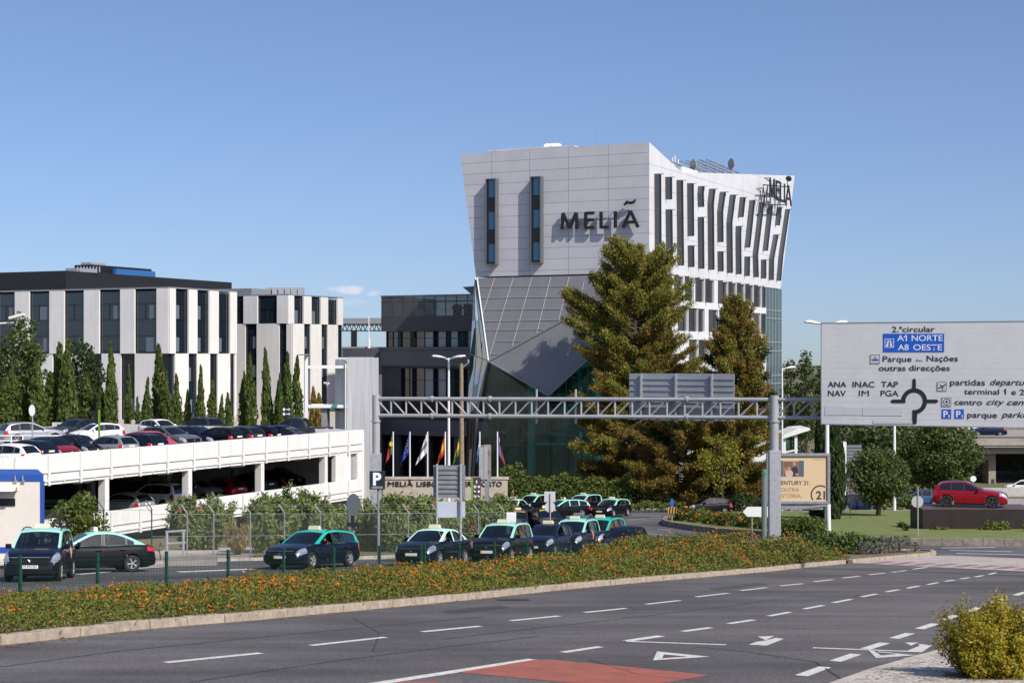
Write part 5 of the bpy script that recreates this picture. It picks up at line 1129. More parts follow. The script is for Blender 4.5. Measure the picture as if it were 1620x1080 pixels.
FLG = [(622, 'red and green flag hanging limp', [(0, GRN), (.42, RED)], 1, 755), (648.5, 'dark blue flag with gold stars hanging limp', [(0, NAVY)], 1, 755), (676.5, 'white and slate chequered flag hanging limp', [(0, WHI), (.35, (.16, .15, .17)), (.62, WHI)], 0, 755), (704.5, 'red and yellow striped flag hanging limp', [(0, RED), (.27, YEL), (.73, RED)], 0, 765),
       (728.5, 'yellow and green flag half hidden by the wooden pole', [(0, GRN), (.3, YEL), (.7, GRN)], 0, 765), (759, 'pale blue and white flag above the advertising light box', [(0, (.04, .2, .52)), (.4, WHI), (.6, (.04, .2, .52))], 0, 765), (787, 'blue white and red tricolour flag hanging limp', [(0, (.10, .05, .33)), (.36, WHI), (.67, RED)], 1, 765)]
for i, (px, lab, cols, vert, vb) in enumerate(FLG):
    Y = 131.; p = D(px, 682.5, Y)
    t = thing('flag_pole', 'white flag pole with '+lab, 'flag', (p.x, Y, zg(Y)), group='flag poles by the hotel')
    mb = MB(); mb.tube([(p.x, Y, zg(Y)), (p.x, Y, p.z)], [.075, .05], 8); q = local(t, mb).build('pole', M['white2'], smooth=40); q.parent = t
    # limp cloth: hangs from its hoist, gathers in folds and swings left (last one right)
    sg = 1 if i in (6,) else -1; nx, ny = 14, 22; W_, H_ = 1.35, 1.9; me = bpy.data.meshes.new('flag'); vs = []; fs = []; uvs = []
    swing = [1.7, 2.0, 2.4, 1.6, 1.5, .6, 1.5][i]
    for jy in range(ny+1):
        for ix in range(nx+1):
            u, v = ix/nx, jy/ny            # u away from the pole, v down the cloth
            x = sg*(.05+u*.32*swing*(.35+.9*v)); z = -v*H_*.86-u*(.72+.35*v); y = .12*math.sin(u*11+v*3+i)*(.3+u)
            vs.append((x, y, z)); uvs.append((u, 1-v))
    for jy in range(ny):
        for ix in range(nx): a_ = jy*(nx+1)+ix; fs.append((a_, a_+1, a_+nx+2, a_+nx+1))
    me.from_pydata(vs, [], fs); ul = me.uv_layers.new(name='UVMap')
    for l in me.loops: ul.data[l.index].uv = uvs[l.vertex_index]
    me.polygons.foreach_set('use_smooth', [True]*len(fs)); me.materials.append(flagmat('flag_cloth_%d' % i, cols, vert)); q = put('flag', me, t); q.location = (0, 0, p.z-zg(Y)-.1)
    if i == 1:   # ring of gold stars on the cloth
        mb = MB()
        for k in range(7):
            a_ = vs[(6+2*k)*(nx+1)+3+k % 3*2]
            for z_ in (0,): mb.prism([(a_[0]+.09*math.cos(j*2.513)*(1 if j % 1 == 0 else .4), a_[1]-.1, a_[2]+.09*math.sin(j*2.513)) for j in range(5)], (0, .02, 0))
        s_ = mb.build('star', mat('gold_star', (.6, .42, .02), .6), q)
    if i == 0:
        a_ = vs[9*(nx+1)+4]; mb = MB(); mb.prism([(a_[0]+.16*math.cos(k*.524), a_[1]-.1, a_[2]+.2*math.sin(k*.524)) for k in range(12)], (0, .02, 0)); mb.build('emblem', mat('flag_yellow', (.6, .42, .02), .7), q)
Y = 108.; t = thing('information_sign', 'brown pictogram totem with a lime green side', 'sign', (D(753, 0, Y).x, Y, zg(Y)))
a, b = D(748.5, 800, Y), D(760.5, 755, Y); mb = MB(); mb.box(a.x, b.x, Y, Y+.3, zg(Y), b.z); q = local(t, mb).build('panel', mat('brown_board', (.055, .035, .035), .5)); q.parent = t
a2 = D(745.2, 755, Y); mb = MB(); mb.box(a2.x, a.x-.004, Y-.02, Y+.32, zg(Y), b.z+.03); q = local(t, mb).build('side_panel', mat('lime_green_paint', (.14, .27, .02), .5)); q.parent = t
mb = MB()
c_ = D(754, 762, Y); mb.prism([(c_.x-.07, Y-.012, c_.z), (c_.x, Y-.012, c_.z+.14), (c_.x+.07, Y-.012, c_.z)], (0, .01, 0)); mb.box(c_.x-.02, c_.x+.02, Y-.012, Y-.002, c_.z-.12, c_.z)
for px, v, k in ((751.5, 769.5, 0), (757.5, 769.5, 1), (751.5, 777, 2), (757.5, 777, 3), (751.5, 785, 4), (757.5, 785, 5)):
    c_ = D(px, v, Y)
    if k in (1, 3): mb.prism([(c_.x+.08*math.cos(j*.63), Y-.012, c_.z+.08*math.sin(j*.63)) for j in range(10)], (0, .01, 0))
    elif k in (0, 4): mb.box(c_.x-.08, c_.x-.03, Y-.012, Y-.002, c_.z-.1, c_.z+.1); mb.box(c_.x+.03, c_.x+.08, Y-.012, Y-.002, c_.z-.1, c_.z+.1); mb.box(c_.x-.03, c_.x+.03, Y-.012, Y-.002, c_.z-.02, c_.z+.02)
    else: mb.box(c_.x-.07, c_.x+.07, Y-.012, Y-.002, c_.z-.03, c_.z+.03); mb.box(c_.x-.07, c_.x-.02, Y-.012, Y-.002, c_.z+.031, c_.z+.1)
q = local(t, mb).build('pictogram', WT); q.parent = t
Y = 118.; t = thing('advertising_panel', 'grey advertising light box turned sideways on a short leg', 'light box', (D(771, 0, Y).x, Y, zg(Y)))
u = Vector((.5, -.866, 0)); n_ = Vector((.866, .5, 0)); c_ = D(763, 0, Y); z1, z0 = D(0, 705, Y).z, D(0, 758, Y).z
u = Vector((.62, -.785, 0)); n_ = Vector((-.785, -.62, 0))
pA = Vector((D(767, 0, Y).x, Y+.6, 0)); mb = MB(); mb.obox(pA, (1, 0, 0), (-.05, -1, 0), -.2, .35, 0, .2, z0, z1); 
mb = MB(); ua = Vector((.80, .60, 0)); nb_ = Vector((.60, -.80, 0))
mb.obox(Vector((D(758.5, 0, Y).x, Y, 0)), (1, 0, 0), (0, 1, 0), 0, .62, 0, .5, z0, z1-.1); q = local(t, mb).build('casing', M['galv']); q.parent = t
mb = MB(); mb.obox(Vector((D(765.5, 0, Y).x, Y-.02, 0)), Vector((.35, .55, 0)), Vector((.55, -.35, 0)).normalized(), 0, 1.5, -.3, 0, z0-.15, z1+.05); q = local(t, mb).build('frame', M['galvd']); q.parent = t
mb = MB(); mb.obox(Vector((D(765.5, 0, Y).x, Y-.02, 0)), Vector((.35, .55, 0)), Vector((.55, -.35, 0)).normalized(), .15, 1.35, .002, .02, z0+.1, z1-.15); q = local(t, mb).build('poster', mat('muted_poster', (.22, .17, .15), .4, var=.6, scale=1.5)); q.parent = t
mb = MB(); x = D(772, 0, Y).x; mb.box(x-.25, x+.1, Y+.1, Y+.4, zg(Y), z0-.01); q = local(t, mb).build('leg', M['galvd']); q.parent = t
# ================================================================== billboard
Y = 94.; t = thing('billboard', 'beige estate agency billboard in a grey frame on two posts', 'billboard', (D(1273, 0, Y).x, Y, zg(Y)))
def bl(mb, n, m, par=None, **k): q = local(t, mb).build(n, m, None, **k); q.parent = par or t; return q
xa, xb = D(1213, 0, Y).x, D(1313.5, 0, Y).x; z1, z0 = D(0, 717, Y).z, D(0, 797, Y).z; f = .17
mb = MB(); mb.box(xa, xb, Y, Y+.3, z0, z0+f); mb.box(xa, xb, Y, Y+.3, z1-f, z1); mb.box(xa, xa+f, Y, Y+.3, z0+f+.002, z1-f-.002); mb.box(xb-f, xb, Y, Y+.3, z0+f+.002, z1-f-.002); bl(mb, 'frame', M['galvd'], bevel=.02)
mb = MB(); mb.box(xa+f, xb-f, Y+.1, Y+.16, z0+f, z1-f); bl(mb, 'poster', mat('beige_poster', (.60, .45, .28), .45))
mb = MB(); mb.box(xa, xb-.4, Y+.1, Y+.25, D(0, 806, Y).z, z0-.004); mb.bar(D(1250, 806, Y)+Vector((0, .1, 0)), D(1309, 798.5, Y)+Vector((0, .1, 0)), .12, .14); bl(mb, 'catwalk', M['galvd'])
mb = MB(); mb.tube([(D(1312, 0, Y).x, Y+.15, zg(Y)), (D(1311, 0, Y).x, Y+.15, z0)], .14, 12); bl(mb, 'post', LH, smooth=40)
mb = MB(); mb.tube([(D(1222, 0, Y).x, Y+.15, zg(Y)), (D(1222, 0, Y).x, Y+.15, z0)], .14, 12); bl(mb, 'post', M['galvd'], smooth=40)
ZB = lambda x, y: (1180+x/5.4, 690+y/5.4)
def btxt(s, x0, x1, y, cap, m, b_=.0): px, v = ZB(x0, y); p2, _ = ZB(x1, y); place_text(s, cap/5.4*Y/F/.7, m, D(px, v, Y)+Vector((0, .09, 0)), (1, 0, 0), (0, 0, 1), t, 'lettering', width=(p2-px)*Y/F, bold=b_)
GB2 = mat('charcoal_print', (.045, .045, .045), .6); TAN = mat('tan_print', (.33, .225, .11), .6)
btxt('CENTURY 21.', 268, 552, 414, 34, GB2, .004); btxt('OUTRA', 302, 455, 472, 32, TAN, .004); btxt('HISTÓRIA.', 262, 480, 524, 32, TAN, .004); btxt('21', 602, 680, 536, 68, GB2, .02)
mb = MB()
for k in range(30):
    a0, a1 = R(58+k*5.2), R(58+(k+1)*5.2); cx_, cy_ = 640, 500
    pts = [(cx_+r_*math.cos(a), cy_-r_*math.sin(a)) for a, r_ in ((a0, 84), (a1, 84), (a1, 72), (a0, 72))]
    if min(p_[1] for p_ in pts) < 536: mb.face([D(*ZB(*p_), Y)+Vector((0, .092, 0)) for p_ in pts])
bl(mb, 'ring_emblem', GB2)
def brect(x0, x1, y0, y1, out): a_, b_ = D(*ZB(x0, y1), Y), D(*ZB(x1, y0), Y); m2 = MB(); m2.box(a_.x, b_.x, Y+out, Y+.099, a_.z, b_.z); return m2
def bell(cx_, cy_, rx, ry, out): m2 = MB(); m2.prism([D(*ZB(cx_+rx*math.cos(k*.42), cy_+ry*math.sin(k*.42)), Y)+Vector((0, out, 0)) for k in range(15)], (0, .002, 0)); return m2
pic = bl(brect(322, 450, 212, 345, .096), 'printed_picture', mat('print_room', (.17, .10, .07), .5))
bl(brect(292, 320, 208, 350, .095), 'printed_shutter', mat('print_shutter', (.07, .10, .12), .6)); bl(brect(452, 498, 208, 350, .095), 'printed_shutter', mat('print_shutter', (.07, .10, .12), .6)); bl(brect(292, 500, 346, 356, .09), 'printed_sill', mat('print_sill', (.55, .48, .42), .6))
SKN = mat('print_skin', (.42, .22, .14), .6)
for m2, mm in ((bell(420, 300, 30, 42, .093), mat('print_navy', (.02, .022, .035), .6)), (bell(416, 235, 14, 20, .092), SKN), (bell(372, 318, 34, 32, .091), mat('print_pink', (.55, .36, .32), .6)), (bell(370, 276, 13, 19, .09), SKN), (bell(438, 325, 14, 9, .089), SKN), (bell(340, 290, 9, 22, .088), SKN)): bl(m2, 'printed_figure', mm, pic)
btxt('century21.pt', 575, 682, 200, 10, TAN)
# ================================================================== plinth
Y = 101.2; t = thing('plinth', 'dark brown steel box plinth on the lawn carrying the red car', 'plinth', (D(1570, 0, Y).x, Y, zg(Y)))
PX0, PX1 = D(1460, 0, Y).x, D(1640, 0, Y).x; zpl = D(0, 804.5, Y).z
mb = MB(); mb.box(PX0, PX1, Y, Y+3.2, zg(Y), zpl-.06); q = local(t, mb).build('box', mat('dark_brown_steel', (.022, .014, .014), .55, .2, var=.3, scale=1)); q.parent = t
mb = MB(); mb.box(PX0-.03, PX1+.03, Y-.03, Y+3.23, zpl-.058, zpl); q = local(t, mb).build('top_plate', mat('brown_steel_top', (.09, .055, .05), .5)); q.parent = t
# ================================================================== flyover
t = thing('flyover', 'concrete motorway flyover on square columns at the right', 'bridge', (D(1600, 0, 190).x, 190, zg(190)))
def fb(mb, n, m, par=None): q = local(t, mb).build(n, m, None); q.parent = par or t; return q
Y = 190.; x0, x1 = D(1475, 0, Y).x, D(1900, 0, Y).x; ZV = lambda v: D(0, v, Y).z
zdk = ZV(693)
mb = MB(); mb.box(x0, x1, Y, Y+22, ZV(707.5), zdk); mb.box(x0, x1, Y+.8, Y+20, ZV(718), ZV(707.6)); fb(mb, 'deck', mat('flyover_concrete', (.30, .265, .22), .9, var=.2, scale=.5))
mb = MB(); mb.box(x0, x1, Y-.12, Y-.01, ZV(704), ZV(699)); fb(mb, 'edge_panel', M['conc'])
mb = MB()
for v in (690, 695.5): mb.box(x0, x1, Y+.3, Y+.38, ZV(v+1.2), ZV(v-1))
for k in range(26): x = x0+(x1-x0)*k/25; mb.box(x, x+.12, Y+.39, Y+.5, zdk, ZV(689))
mb.box(x0, x1, Y+10, Y+10.1, ZV(684.5), ZV(679.8)); fb(mb, 'guard_rail', M['galvd'])
mb = MB(); mb.box(x0, x1, Y+.52, Y+1.2, zdk+.002, ZV(691.5)); fb(mb, 'grass_edge', M['grass'])
for px in (1574, 1760):
    x = D(px, 0, Y).x; w_ = D(px+11.5, 0, Y).x-x; mb = MB(); mb.box(x, x+w_, Y+2.5, Y+5, zg(Y)-.2, ZV(729.5)); mb.box(x-.7, x+w_*.9, Y+2.3, Y+18, ZV(729.4), ZV(718.1)); mb.box(x+1.9, x+3, Y+14, Y+17, zg(Y)-.2, ZV(729.5)); fb(mb, 'column', mat('flyover_concrete', (.30, .265, .22), .9))
mb = MB(); mb.box(D(1578, 0, Y).x, D(1583, 0, Y).x, Y+2.47, Y+2.497, ZV(774), ZV(760)); fb(mb, 'dark_column_patch', mat('dark_patch_tone', (.05, .05, .05), .9, var=.5, scale=6))  # small dark mottled patch on the column face
mb = MB(); mb.box(x0, x1, Y+24, Y+25, zg(Y)-1, ZV(714)); fb(mb, 'rear_abutment', mat('shade_dark_earth', (.05, .045, .03), .95, var=.5, scale=1))  # earth colour darkened to give the gloom under the deck
t = thing('retaining_wall', 'low pale concrete wall under the flyover behind the red car', 'wall', (D(1610, 0, 150).x, 150, zg(150)))
a, b = D(1590, 784, 150), D(1760, 793, 150); mb = MB(); mb.box(a.x, b.x, 150, 158, zg(150)-.3, a.z-.1); q = local(t, mb).build('wall', M['conc']); q.parent = t
mb = MB(); mb.box(a.x, b.x, 149.9, 158, a.z-.096, a.z+.1); q = local(t, mb).build('coping', M['pave']); q.parent = t
# small pavilion roof and louvred pier among the trees at right
t = thing('pavilion', 'small white canopy roof glimpsed beside the gantry column', 'building', (D(1250, 0, 150).x, 150, zg(150)))
mb = MB(); mb.prism([D(1238, 694, 150), D(1282, 680, 150), D(1281, 676.5, 150), D(1262, 678, 150), D(1240, 688, 150)], (0, 5, 0)); q = local(t, mb).build('roof', M['white2']); q.parent = t
mb = MB()
for px in (1241, 1259): a = D(px, 690, 150.5); mb.box(a.x-.12, a.x+.12, 150.4, 150.7, zg(150), a.z+.2)
a, b = D(1236, 716, 150.5), D(1262, 711, 150.5); mb.bar(a, b, .15)
q = local(t, mb).build('column', M['white2']); q.parent = t
mb = MB(); a, b = D(1236, 730, 153), D(1262, 692, 153); mb.box(a.x, b.x, 153, 153.2, zg(153), b.z); q = local(t, mb).build('glass_wall', GTEAL); q.parent = t
t = thing('louvre_pier', 'white pier with a grey louvred panel behind the round tree', 'wall', (D(1337, 0, 140).x, 140, zg(140)))
a = D(1333, 699, 140); mb = MB(); mb.box(a.x, a.x+.35, 140, 141, zg(140), a.z); q = local(t, mb).build('pier', M['white2']); q.parent = t
a, b = D(1340, 790, 141.5), D(1363, 703, 141.5); mb = MB()
for k in range(20): z = zg(141)+(b.z-zg(141))*k/20; mb.box(a.x, b.x, 141.5, 141.6, z+.03, z+(b.z-zg(141))/20-.03)
q = local(t, mb).build('louvres', mat('louvre_grey', (.14, .15, .17), .6)); q.parent = t
# ================================================================== cars
def paint(name, col, coat=1., rough=.45, metal=0.):
    m = mat('car_paint_'+name, col, rough, metal, coat=coat*.45, spec=.08); m.node_tree.nodes['Principled BSDF'].inputs['Coat IOR'].default_value = 1.42; return m
PB = paint('black', (.004, .004, .006)); PBL = paint('blue_black', (.004, .006, .016)); PMINT = paint('mint', (.30, .62, .53), coat=.6); PTEAL = paint('teal', (.02, .40, .30), coat=.6)
PPALE = paint('pale_mint', (.46, .72, .60), coat=.6); PSIL = paint('silver', (.36, .37, .39), .8, .3, .5); PGREY = paint('grey', (.12, .125, .13), 1, .3, .3); PWHT = paint('white', (.72, .72, .71)); PRED = paint('red', (.26, .006, .013), 1.6, .3, .2)
PNAVY = paint('navy', (.006, .011, .034)); PDG = paint('dark_grey', (.028, .03, .034)); PMBLUE = paint('mid_blue', (.03, .07, .16)); PPINK = paint('faded_red', (.45, .06, .09))
CG = glassmat('car_glass', (.5, .56, .55), refl=.75, opac=.55, dark=(.006, .009, .011)); CGD = glassmat('privacy_glass', (.2, .22, .23), refl=1., opac=.85, dark=(.006, .008, .01))
HL = mat('headlight_lens', (.55, .57, .6), .08, .6, coat=1.); TLm = mat('tail_light_lens', (.40, .008, .012), .15, coat=1.); RIM = mat('alloy_rim', (.42, .43, .44), .35, .3); PLT = mat('plate_white', (.68, .68, .66), .5); PLY = mat('plate_yellow', (.65, .48, .03), .5)
CREAM = mat('taxi_lamp_cream', (.62, .56, .42), .45); INT = mat('car_interior', (.02, .02, .022), .8); SEAT = mat('seat_fabric', (.035, .035, .04), .9)
def chaikin(p, n=2):
    for _ in range(n):
        q = [p[0]]
        for a, b in zip(p, p[1:]): q += [(a[0]*.75+b[0]*.25, a[1]*.75+b[1]*.25), (a[0]*.25+b[0]*.75, a[1]*.25+b[1]*.75)]
        p = q+[p[-1]]
    return p
SPEC = {
 'mpv': dict(L=4.5, W=1.76, H=1.66, r=.325, ax=(1.40, -1.41), top=[(2.25, .55), (2.19, .74), (2.02, .86), (1.45, 1.0), (1.0, 1.08), (.6, 1.0), (-1.2, 1.03), (-2.15, 1.06), (-2.22, 1.0), (-2.25, .7)],
   cab=[(1.12, 1.05), (.28, 1.56), (-.1, 1.63), (-1.2, 1.66), (-1.95, 1.60), (-2.08, 1.45), (-2.21, 1.04)], rf=.25, rb=-1.98, win=[(.62, -.12), (-.24, -1.08), (-1.2, -1.93)], doors=(.98, -.18, -1.12), rail=1, clad=1),
 'estate': dict(L=4.78, W=1.85, H=1.47, r=.33, ax=(1.46, -1.42), top=[(2.39, .5), (2.33, .68), (2.15, .78), (1.5, .91), (.95, .98), (.5, .93), (-1.3, .97), (-2.25, .99), (-2.36, .9), (-2.39, .6)],
   cab=[(1.08, .955), (.2, 1.40), (-.2, 1.45), (-1.1, 1.455), (-1.9, 1.38), (-2.08, 1.30), (-2.34, .97)], rf=.18, rb=-1.98, win=[(.5, -.2), (-.3, -1.15), (-1.25, -2.0)], doors=(.92, -.25, -1.22), rail=1, clad=0),
 'sedan': dict(L=4.45, W=1.78, H=1.46, r=.31, ax=(1.32, -1.33), top=[(2.22, .5), (2.17, .68), (2.0, .79), (1.4, .93), (.9, 1.0), (.5, .94), (-1.2, .99), (-1.6, 1.0), (-2.1, .97), (-2.18, .9), (-2.22, .6)],
   cab=[(1.05, .98), (.25, 1.40), (-.1, 1.455), (-.7, 1.45), (-1.15, 1.33), (-1.85, .99)], rf=.22, rb=-1.0, win=[(.5, -.2), (-.32, -1.08), (-1.14, -1.4)], doors=(.9, -.26, -1.15), rail=0, clad=0),
 'hatch': dict(L=4.0, W=1.72, H=1.47, r=.30, ax=(1.22, -1.24), top=[(2.0, .5), (1.95, .68), (1.8, .8), (1.3, .93), (.85, 1.0), (.5, .93), (-1.2, .99), (-1.85, 1.0), (-1.97, .9), (-2.0, .6)],
   cab=[(1.0, .97), (.2, 1.41), (-.15, 1.465), (-.9, 1.455), (-1.5, 1.37), (-1.65, 1.28), (-1.93, .99)], rf=.18, rb=-1.54, win=[(.46, -.25), (-.36, -1.1), (-1.18, -1.55)], doors=(.85, -.3, -1.1), rail=0, clad=0),
 'suv': dict(L=4.66, W=1.88, H=1.64, r=.385, ax=(1.40, -1.44), top=[(2.33, .62), (2.28, .82), (2.1, .94), (1.5, 1.05), (.82, 1.11), (.4, 1.05), (-1.3, 1.08), (-2.2, 1.08), (-2.3, 1.0), (-2.33, .7)],
   cab=[(.92, 1.08), (.02, 1.53), (-.3, 1.61), (-1.1, 1.615), (-1.8, 1.52), (-2.02, 1.38), (-2.25, 1.08)], rf=-.02, rb=-1.88, win=[(.3, -.3), (-.39, -1.14), (-1.22, -1.86)], doors=(.78, -.34, -1.18), rail=1, clad=1),
 'pickup': dict(L=5.3, W=1.86, H=1.8, r=.38, ax=(1.7, -1.4), top=[(2.65, .7), (2.6, .92), (2.45, 1.02), (1.9, 1.1), (1.35, 1.15), (.9, 1.1), (-.7, 1.12), (-.8, 1.1), (-2.55, 1.1), (-2.62, 1.06), (-2.65, .7)],
   cab=[(1.45, 1.12), (.75, 1.7), (.4, 1.79), (-.3, 1.79), (-.68, 1.72), (-.86, 1.1)], rf=.7, rb=-.62, win=[(.9, .3), (.2, -.6)], doors=(1.3, .25, -.66), rail=0, clad=1),
}
WHEEL = {}
def wheel_meshes(r):
    if r in WHEEL: return WHEEL[r]
    w_ = .105; mb = MB(); mb.lathe([(r*.60, -w_), (r*.9, -w_), (r*.985, -w_*.75), (r, -w_*.3), (r, w_*.3), (r*.985, w_*.75), (r*.9, w_), (r*.64, w_), (r*.62, w_*.8)], (0, 0, 0), 'y', 28)
    tyre = mb.mesh('tyre', M['rubber'], smooth=35)
    mb = MB(); mb.lathe([(r*.64, w_*.85), (r*.61, w_*.95), (r*.58, w_*.8), (r*.56, w_*.35), (.001, w_*.3)], (0, 0, 0), 'y', 28); mb.mi = 0
    for k in range(5):
        a = k*2*math.pi/5+.3
        for da in (-.13, .13):
            p = [(r*.1*math.cos(a)+rr*math.cos(a+da*1.2), w_*.80, r*.1*math.sin(a)+rr*math.sin(a+da*1.2)) for rr in (0, r*.5)]
            mb.bar(p[0], p[1], r*.085, .03)
    mb.lathe([(r*.14, w_*.95), (.001, w_*.97)], (0, 0, 0), 'y', 10)
    rim = mb.mesh('rim', RIM, smooth=35); rim.materials.append(M['dark'])
    for p in rim.polygons:
        if max(abs(rim.vertices[i].co.y) for i in p.vertices) <= w_*.36: p.material_index = 1
    WHEEL[r] = (tyre, rim); return WHEEL[r]
TYPES = {}
def car_type(tn):
    if tn in TYPES: return TYPES[tn]
    s = SPEC[tn]; L, W, H, r = s['L'], s['W'], s['H'], s['r']; hl = L/2
    top = chaikin(s['top'], 2); tx = [p[0] for p in top][::-1]; tz = [p[1] for p in top][::-1]
    ztop = lambda x: float(np.interp(x, tx, tz))
    bz = .19 if tn in ('suv', 'pickup', 'mpv') else .16; Ra = r+.055
    def plan(x):
        e = max(0., (abs(x)-(hl-.62))/.62); return 1-(.2 if x > 0 else .13)*e**2.4
    def zbot(x):
        e = max(0., (abs(x)-(hl-.5))/.5); return bz+.10*e**1.5
    def arch(x):
        z = 0
        for a in s['ax']:
            d = abs(x-a)
            if d < Ra: z = max(z, r+math.sqrt(Ra*Ra-d*d))
        return z
    def sect(x):
        w = W/2*plan(x); zt = ztop(x); zb = zbot(x); za = arch(x); h = zt-zb
        z2 = max(zb+.08, za); z3 = max(min(.52, zb+h*.5), za+.015); z4 = max(zt-min(.19, .32*h), z3+.015); z5 = max(zt-min(.07, .12*h), z4+.01)
        zb1 = max(zb, za-.005) if za else zb
        return [(0, zb1), (w*.86, zb1), (w*.975, z2), (w, z3), (w*.985, z4), (w*.955, z5), (w*.885, max(zt, z5+.005)), (w*.45, max(zt, z5+.005)+.03), (0, max(zt, z5+.005)+.038)]
    d0, d1, d2 = s['doors']; g = .014
    X = set(np.round(np.linspace(-hl, hl, 46), 4))
    for a in s['ax']:
        for k in range(-6, 7): X.add(round(a+Ra*math.sin(k*math.pi/12)*.999, 4))
        X.add(round(a+Ra+.004, 4)); X.add(round(a-Ra-.004, 4))
    for d in (d0, d1, d2):
        X = {x for x in X if abs(x-d) > .03} | {d-g/2, d+g/2}
    for e in (.02, .05, .1): X.add(hl-e); X.add(-hl+e)
    X = sorted(X)
    S = [sect(x) for x in X]; K = 9
    body = MB(); doors = {0: MB(), 1: MB()}; cA, cD = s['cab'][0][0], s['cab'][-1][0]
    for sg in (1, -1):
        for i in range(len(X)-1):
            xm = (X[i]+X[i+1])/2; seam = any(abs(xm-d) < g*.6 for d in (d0, d1, d2))
            for k in range(K-1):
                q = [(X[i], sg*S[i][k][0], S[i][k][1]), (X[i+1], sg*S[i+1][k][0], S[i+1][k][1]), (X[i+1], sg*S[i+1][k+1][0], S[i+1][k+1][1]), (X[i], sg*S[i][k+1][0], S[i][k+1][1])]
                tgt = body; mi = 0
                if k == 0 or (k == 1 and s['clad']): mi = 1
                if k >= 6 and cD+.06 < xm < cA-.12: mi = 1
                if 2 <= k < 6 and d2 < xm < d0 and not seam and arch(xm) == 0: tgt = doors[0 if xm > d1 else 1]
                if 2 <= k < 6 and seam and arch(xm) == 0: mi = 1; q = [(a, b*.985, c) for a, b, c in q]
                tgt.mi = mi; tgt.face(q)
    body.mi = 0
    for i in (0, -1):
        ring = [(X[i], y, z) for y, z in S[i]]+[(X[i], -y, z) for y, z in S[i][1:-1][::-1]]; body.face(ring)
    parts = []
    parts.append(('body', body.mesh('body', [PB, M['dark']], smooth=38), None, 'paint'))
    def patch(x0, x1, k0, k1, sg, out=.012, nx=5, nk=4):
        mb = MB(); P = []
        for i in range(nx+1):
            x = x0+(x1-x0)*i/nx; sc = sect(x); row = []
            for j in range(nk+1):
                k = k0+(k1-k0)*j/nk; a = int(min(k, K-2)); f = k-a
                y = sc[a][0]*(1-f)+sc[a+1][0]*f; z = sc[a][1]*(1-f)+sc[a+1][1]*f
                row.append((x+(out if x > 0 else -out)*.8, sg*(y+out), z+out*.3))
            P.append(row)
        for i in range(nx):
            for j in range(nk): mb.face([P[i][j], P[i+1][j], P[i+1][j+1], P[i][j+1]])
        return mb
    for dm, nm in ((0, 0), (1, 1)):
        for sg in (1, -1):
            m2 = MB(); m2.mi = 0
            for f, mi in zip(doors[dm].f, doors[dm].m):
                pts = [doors[dm].v[i] for i in f]
                if sum(p[1] for p in pts)*sg > 0: m2.mi = mi; m2.face(pts)
            xh = (d1+.2) if dm == 0 else (d2+.2); sc = sect(xh); m3 = MB(); yy = sc[4][0]; m3.box(xh-.1, xh+.1, sg*yy-.02, sg*yy+.02*sg+.012, sc[4][1]+.0, sc[4][1]+.035)
            parts.append(('door', m2.mesh('door', [PB, M['dark']], smooth=38), None, 'paint')); parts.append(('handle', m3.mesh('handle', [PB], bevel=.006), 'door', 'paint'))
    # glasshouse
    cab = chaikin(s['cab'], 2); cx = [p[0] for p in cab][::-1]; cz = [p[1] for p in cab][::-1]; zc = lambda x: float(np.interp(x, cx, cz))
    belt = lambda x: ztop(min(max(x, cD+.1), cA-.25))-.015
    wr = W/2*(.70 if tn not in ('mpv', 'pickup') else .74)
    def yy(x, z):
        b = belt(x); t = min(max((z-b)/(H-b), -.1), 1.); m_ = (cA+cD)/2; e = abs(x-m_)/((cA-cD)/2)
        return (W/2*.905+(wr-W/2*.905)*(max(t, 0)**1.15))*(1-.07*e**3)
    shell = MB(); holes = []
    outer = [(x, zc(x)) for x in np.linspace(cA, cD, 44)]+[(x, belt(x)-.03) for x in np.linspace(cD+.02, cA-.05, 12)]
    zin = lambda x: min(zc(x), zc(x+.075), zc(x-.075))-.055
    for xa, xb in s['win']:
        lo = []; hi = []
        for x in np.linspace(xa+.55 if xa == s['win'][0][0] else xa, xb, 26):
            b = belt(x)+.025
            if x <= cA-.1 and zin(x) > b+.015: hi.append((x, zin(x))); lo.append((x, b))
        if len(hi) > 3: holes.append(lo+hi[::-1])
    loops = [outer]+holes; flat = [p for l in loops for p in l]
    tris = tessellate_polygon([[Vector((a, b, 0)) for a, b in l] for l in loops])
    for sg in (1, -1):
        for t in tris: shell.face([(flat[i][0], sg*yy(*flat[i]), flat[i][1]) for i in t])
        shell.mi = 1
        for l in holes:       # reveal
            for a, b in zip(l, l[1:]+l[:1]): shell.face([(a[0], sg*yy(*a), a[1]), (b[0], sg*yy(*b), b[1]), (b[0], sg*(yy(*b)-.03), b[1]), (a[0], sg*(yy(*a)-.03), a[1])])
        shell.mi = 0
    ny = 8
    def rowpt(x, f, inset=0., dz=0., cr=.045):
        z = zc(x); ym = yy(x, z)-inset; return (x, ym*f, z+cr*(1-f*f)+dz)
    xs_ = np.linspace(s['rf'], s['rb'], 14)
    for xa, xb in zip(xs_, xs_[1:]):
        for j in range(ny): f0, f1 = -1+2*j/ny, -1+2*(j+1)/ny; shell.face([rowpt(xa, f0), rowpt(xb, f0), rowpt(xb, f1), rowpt(xa, f1)])
    panes = []
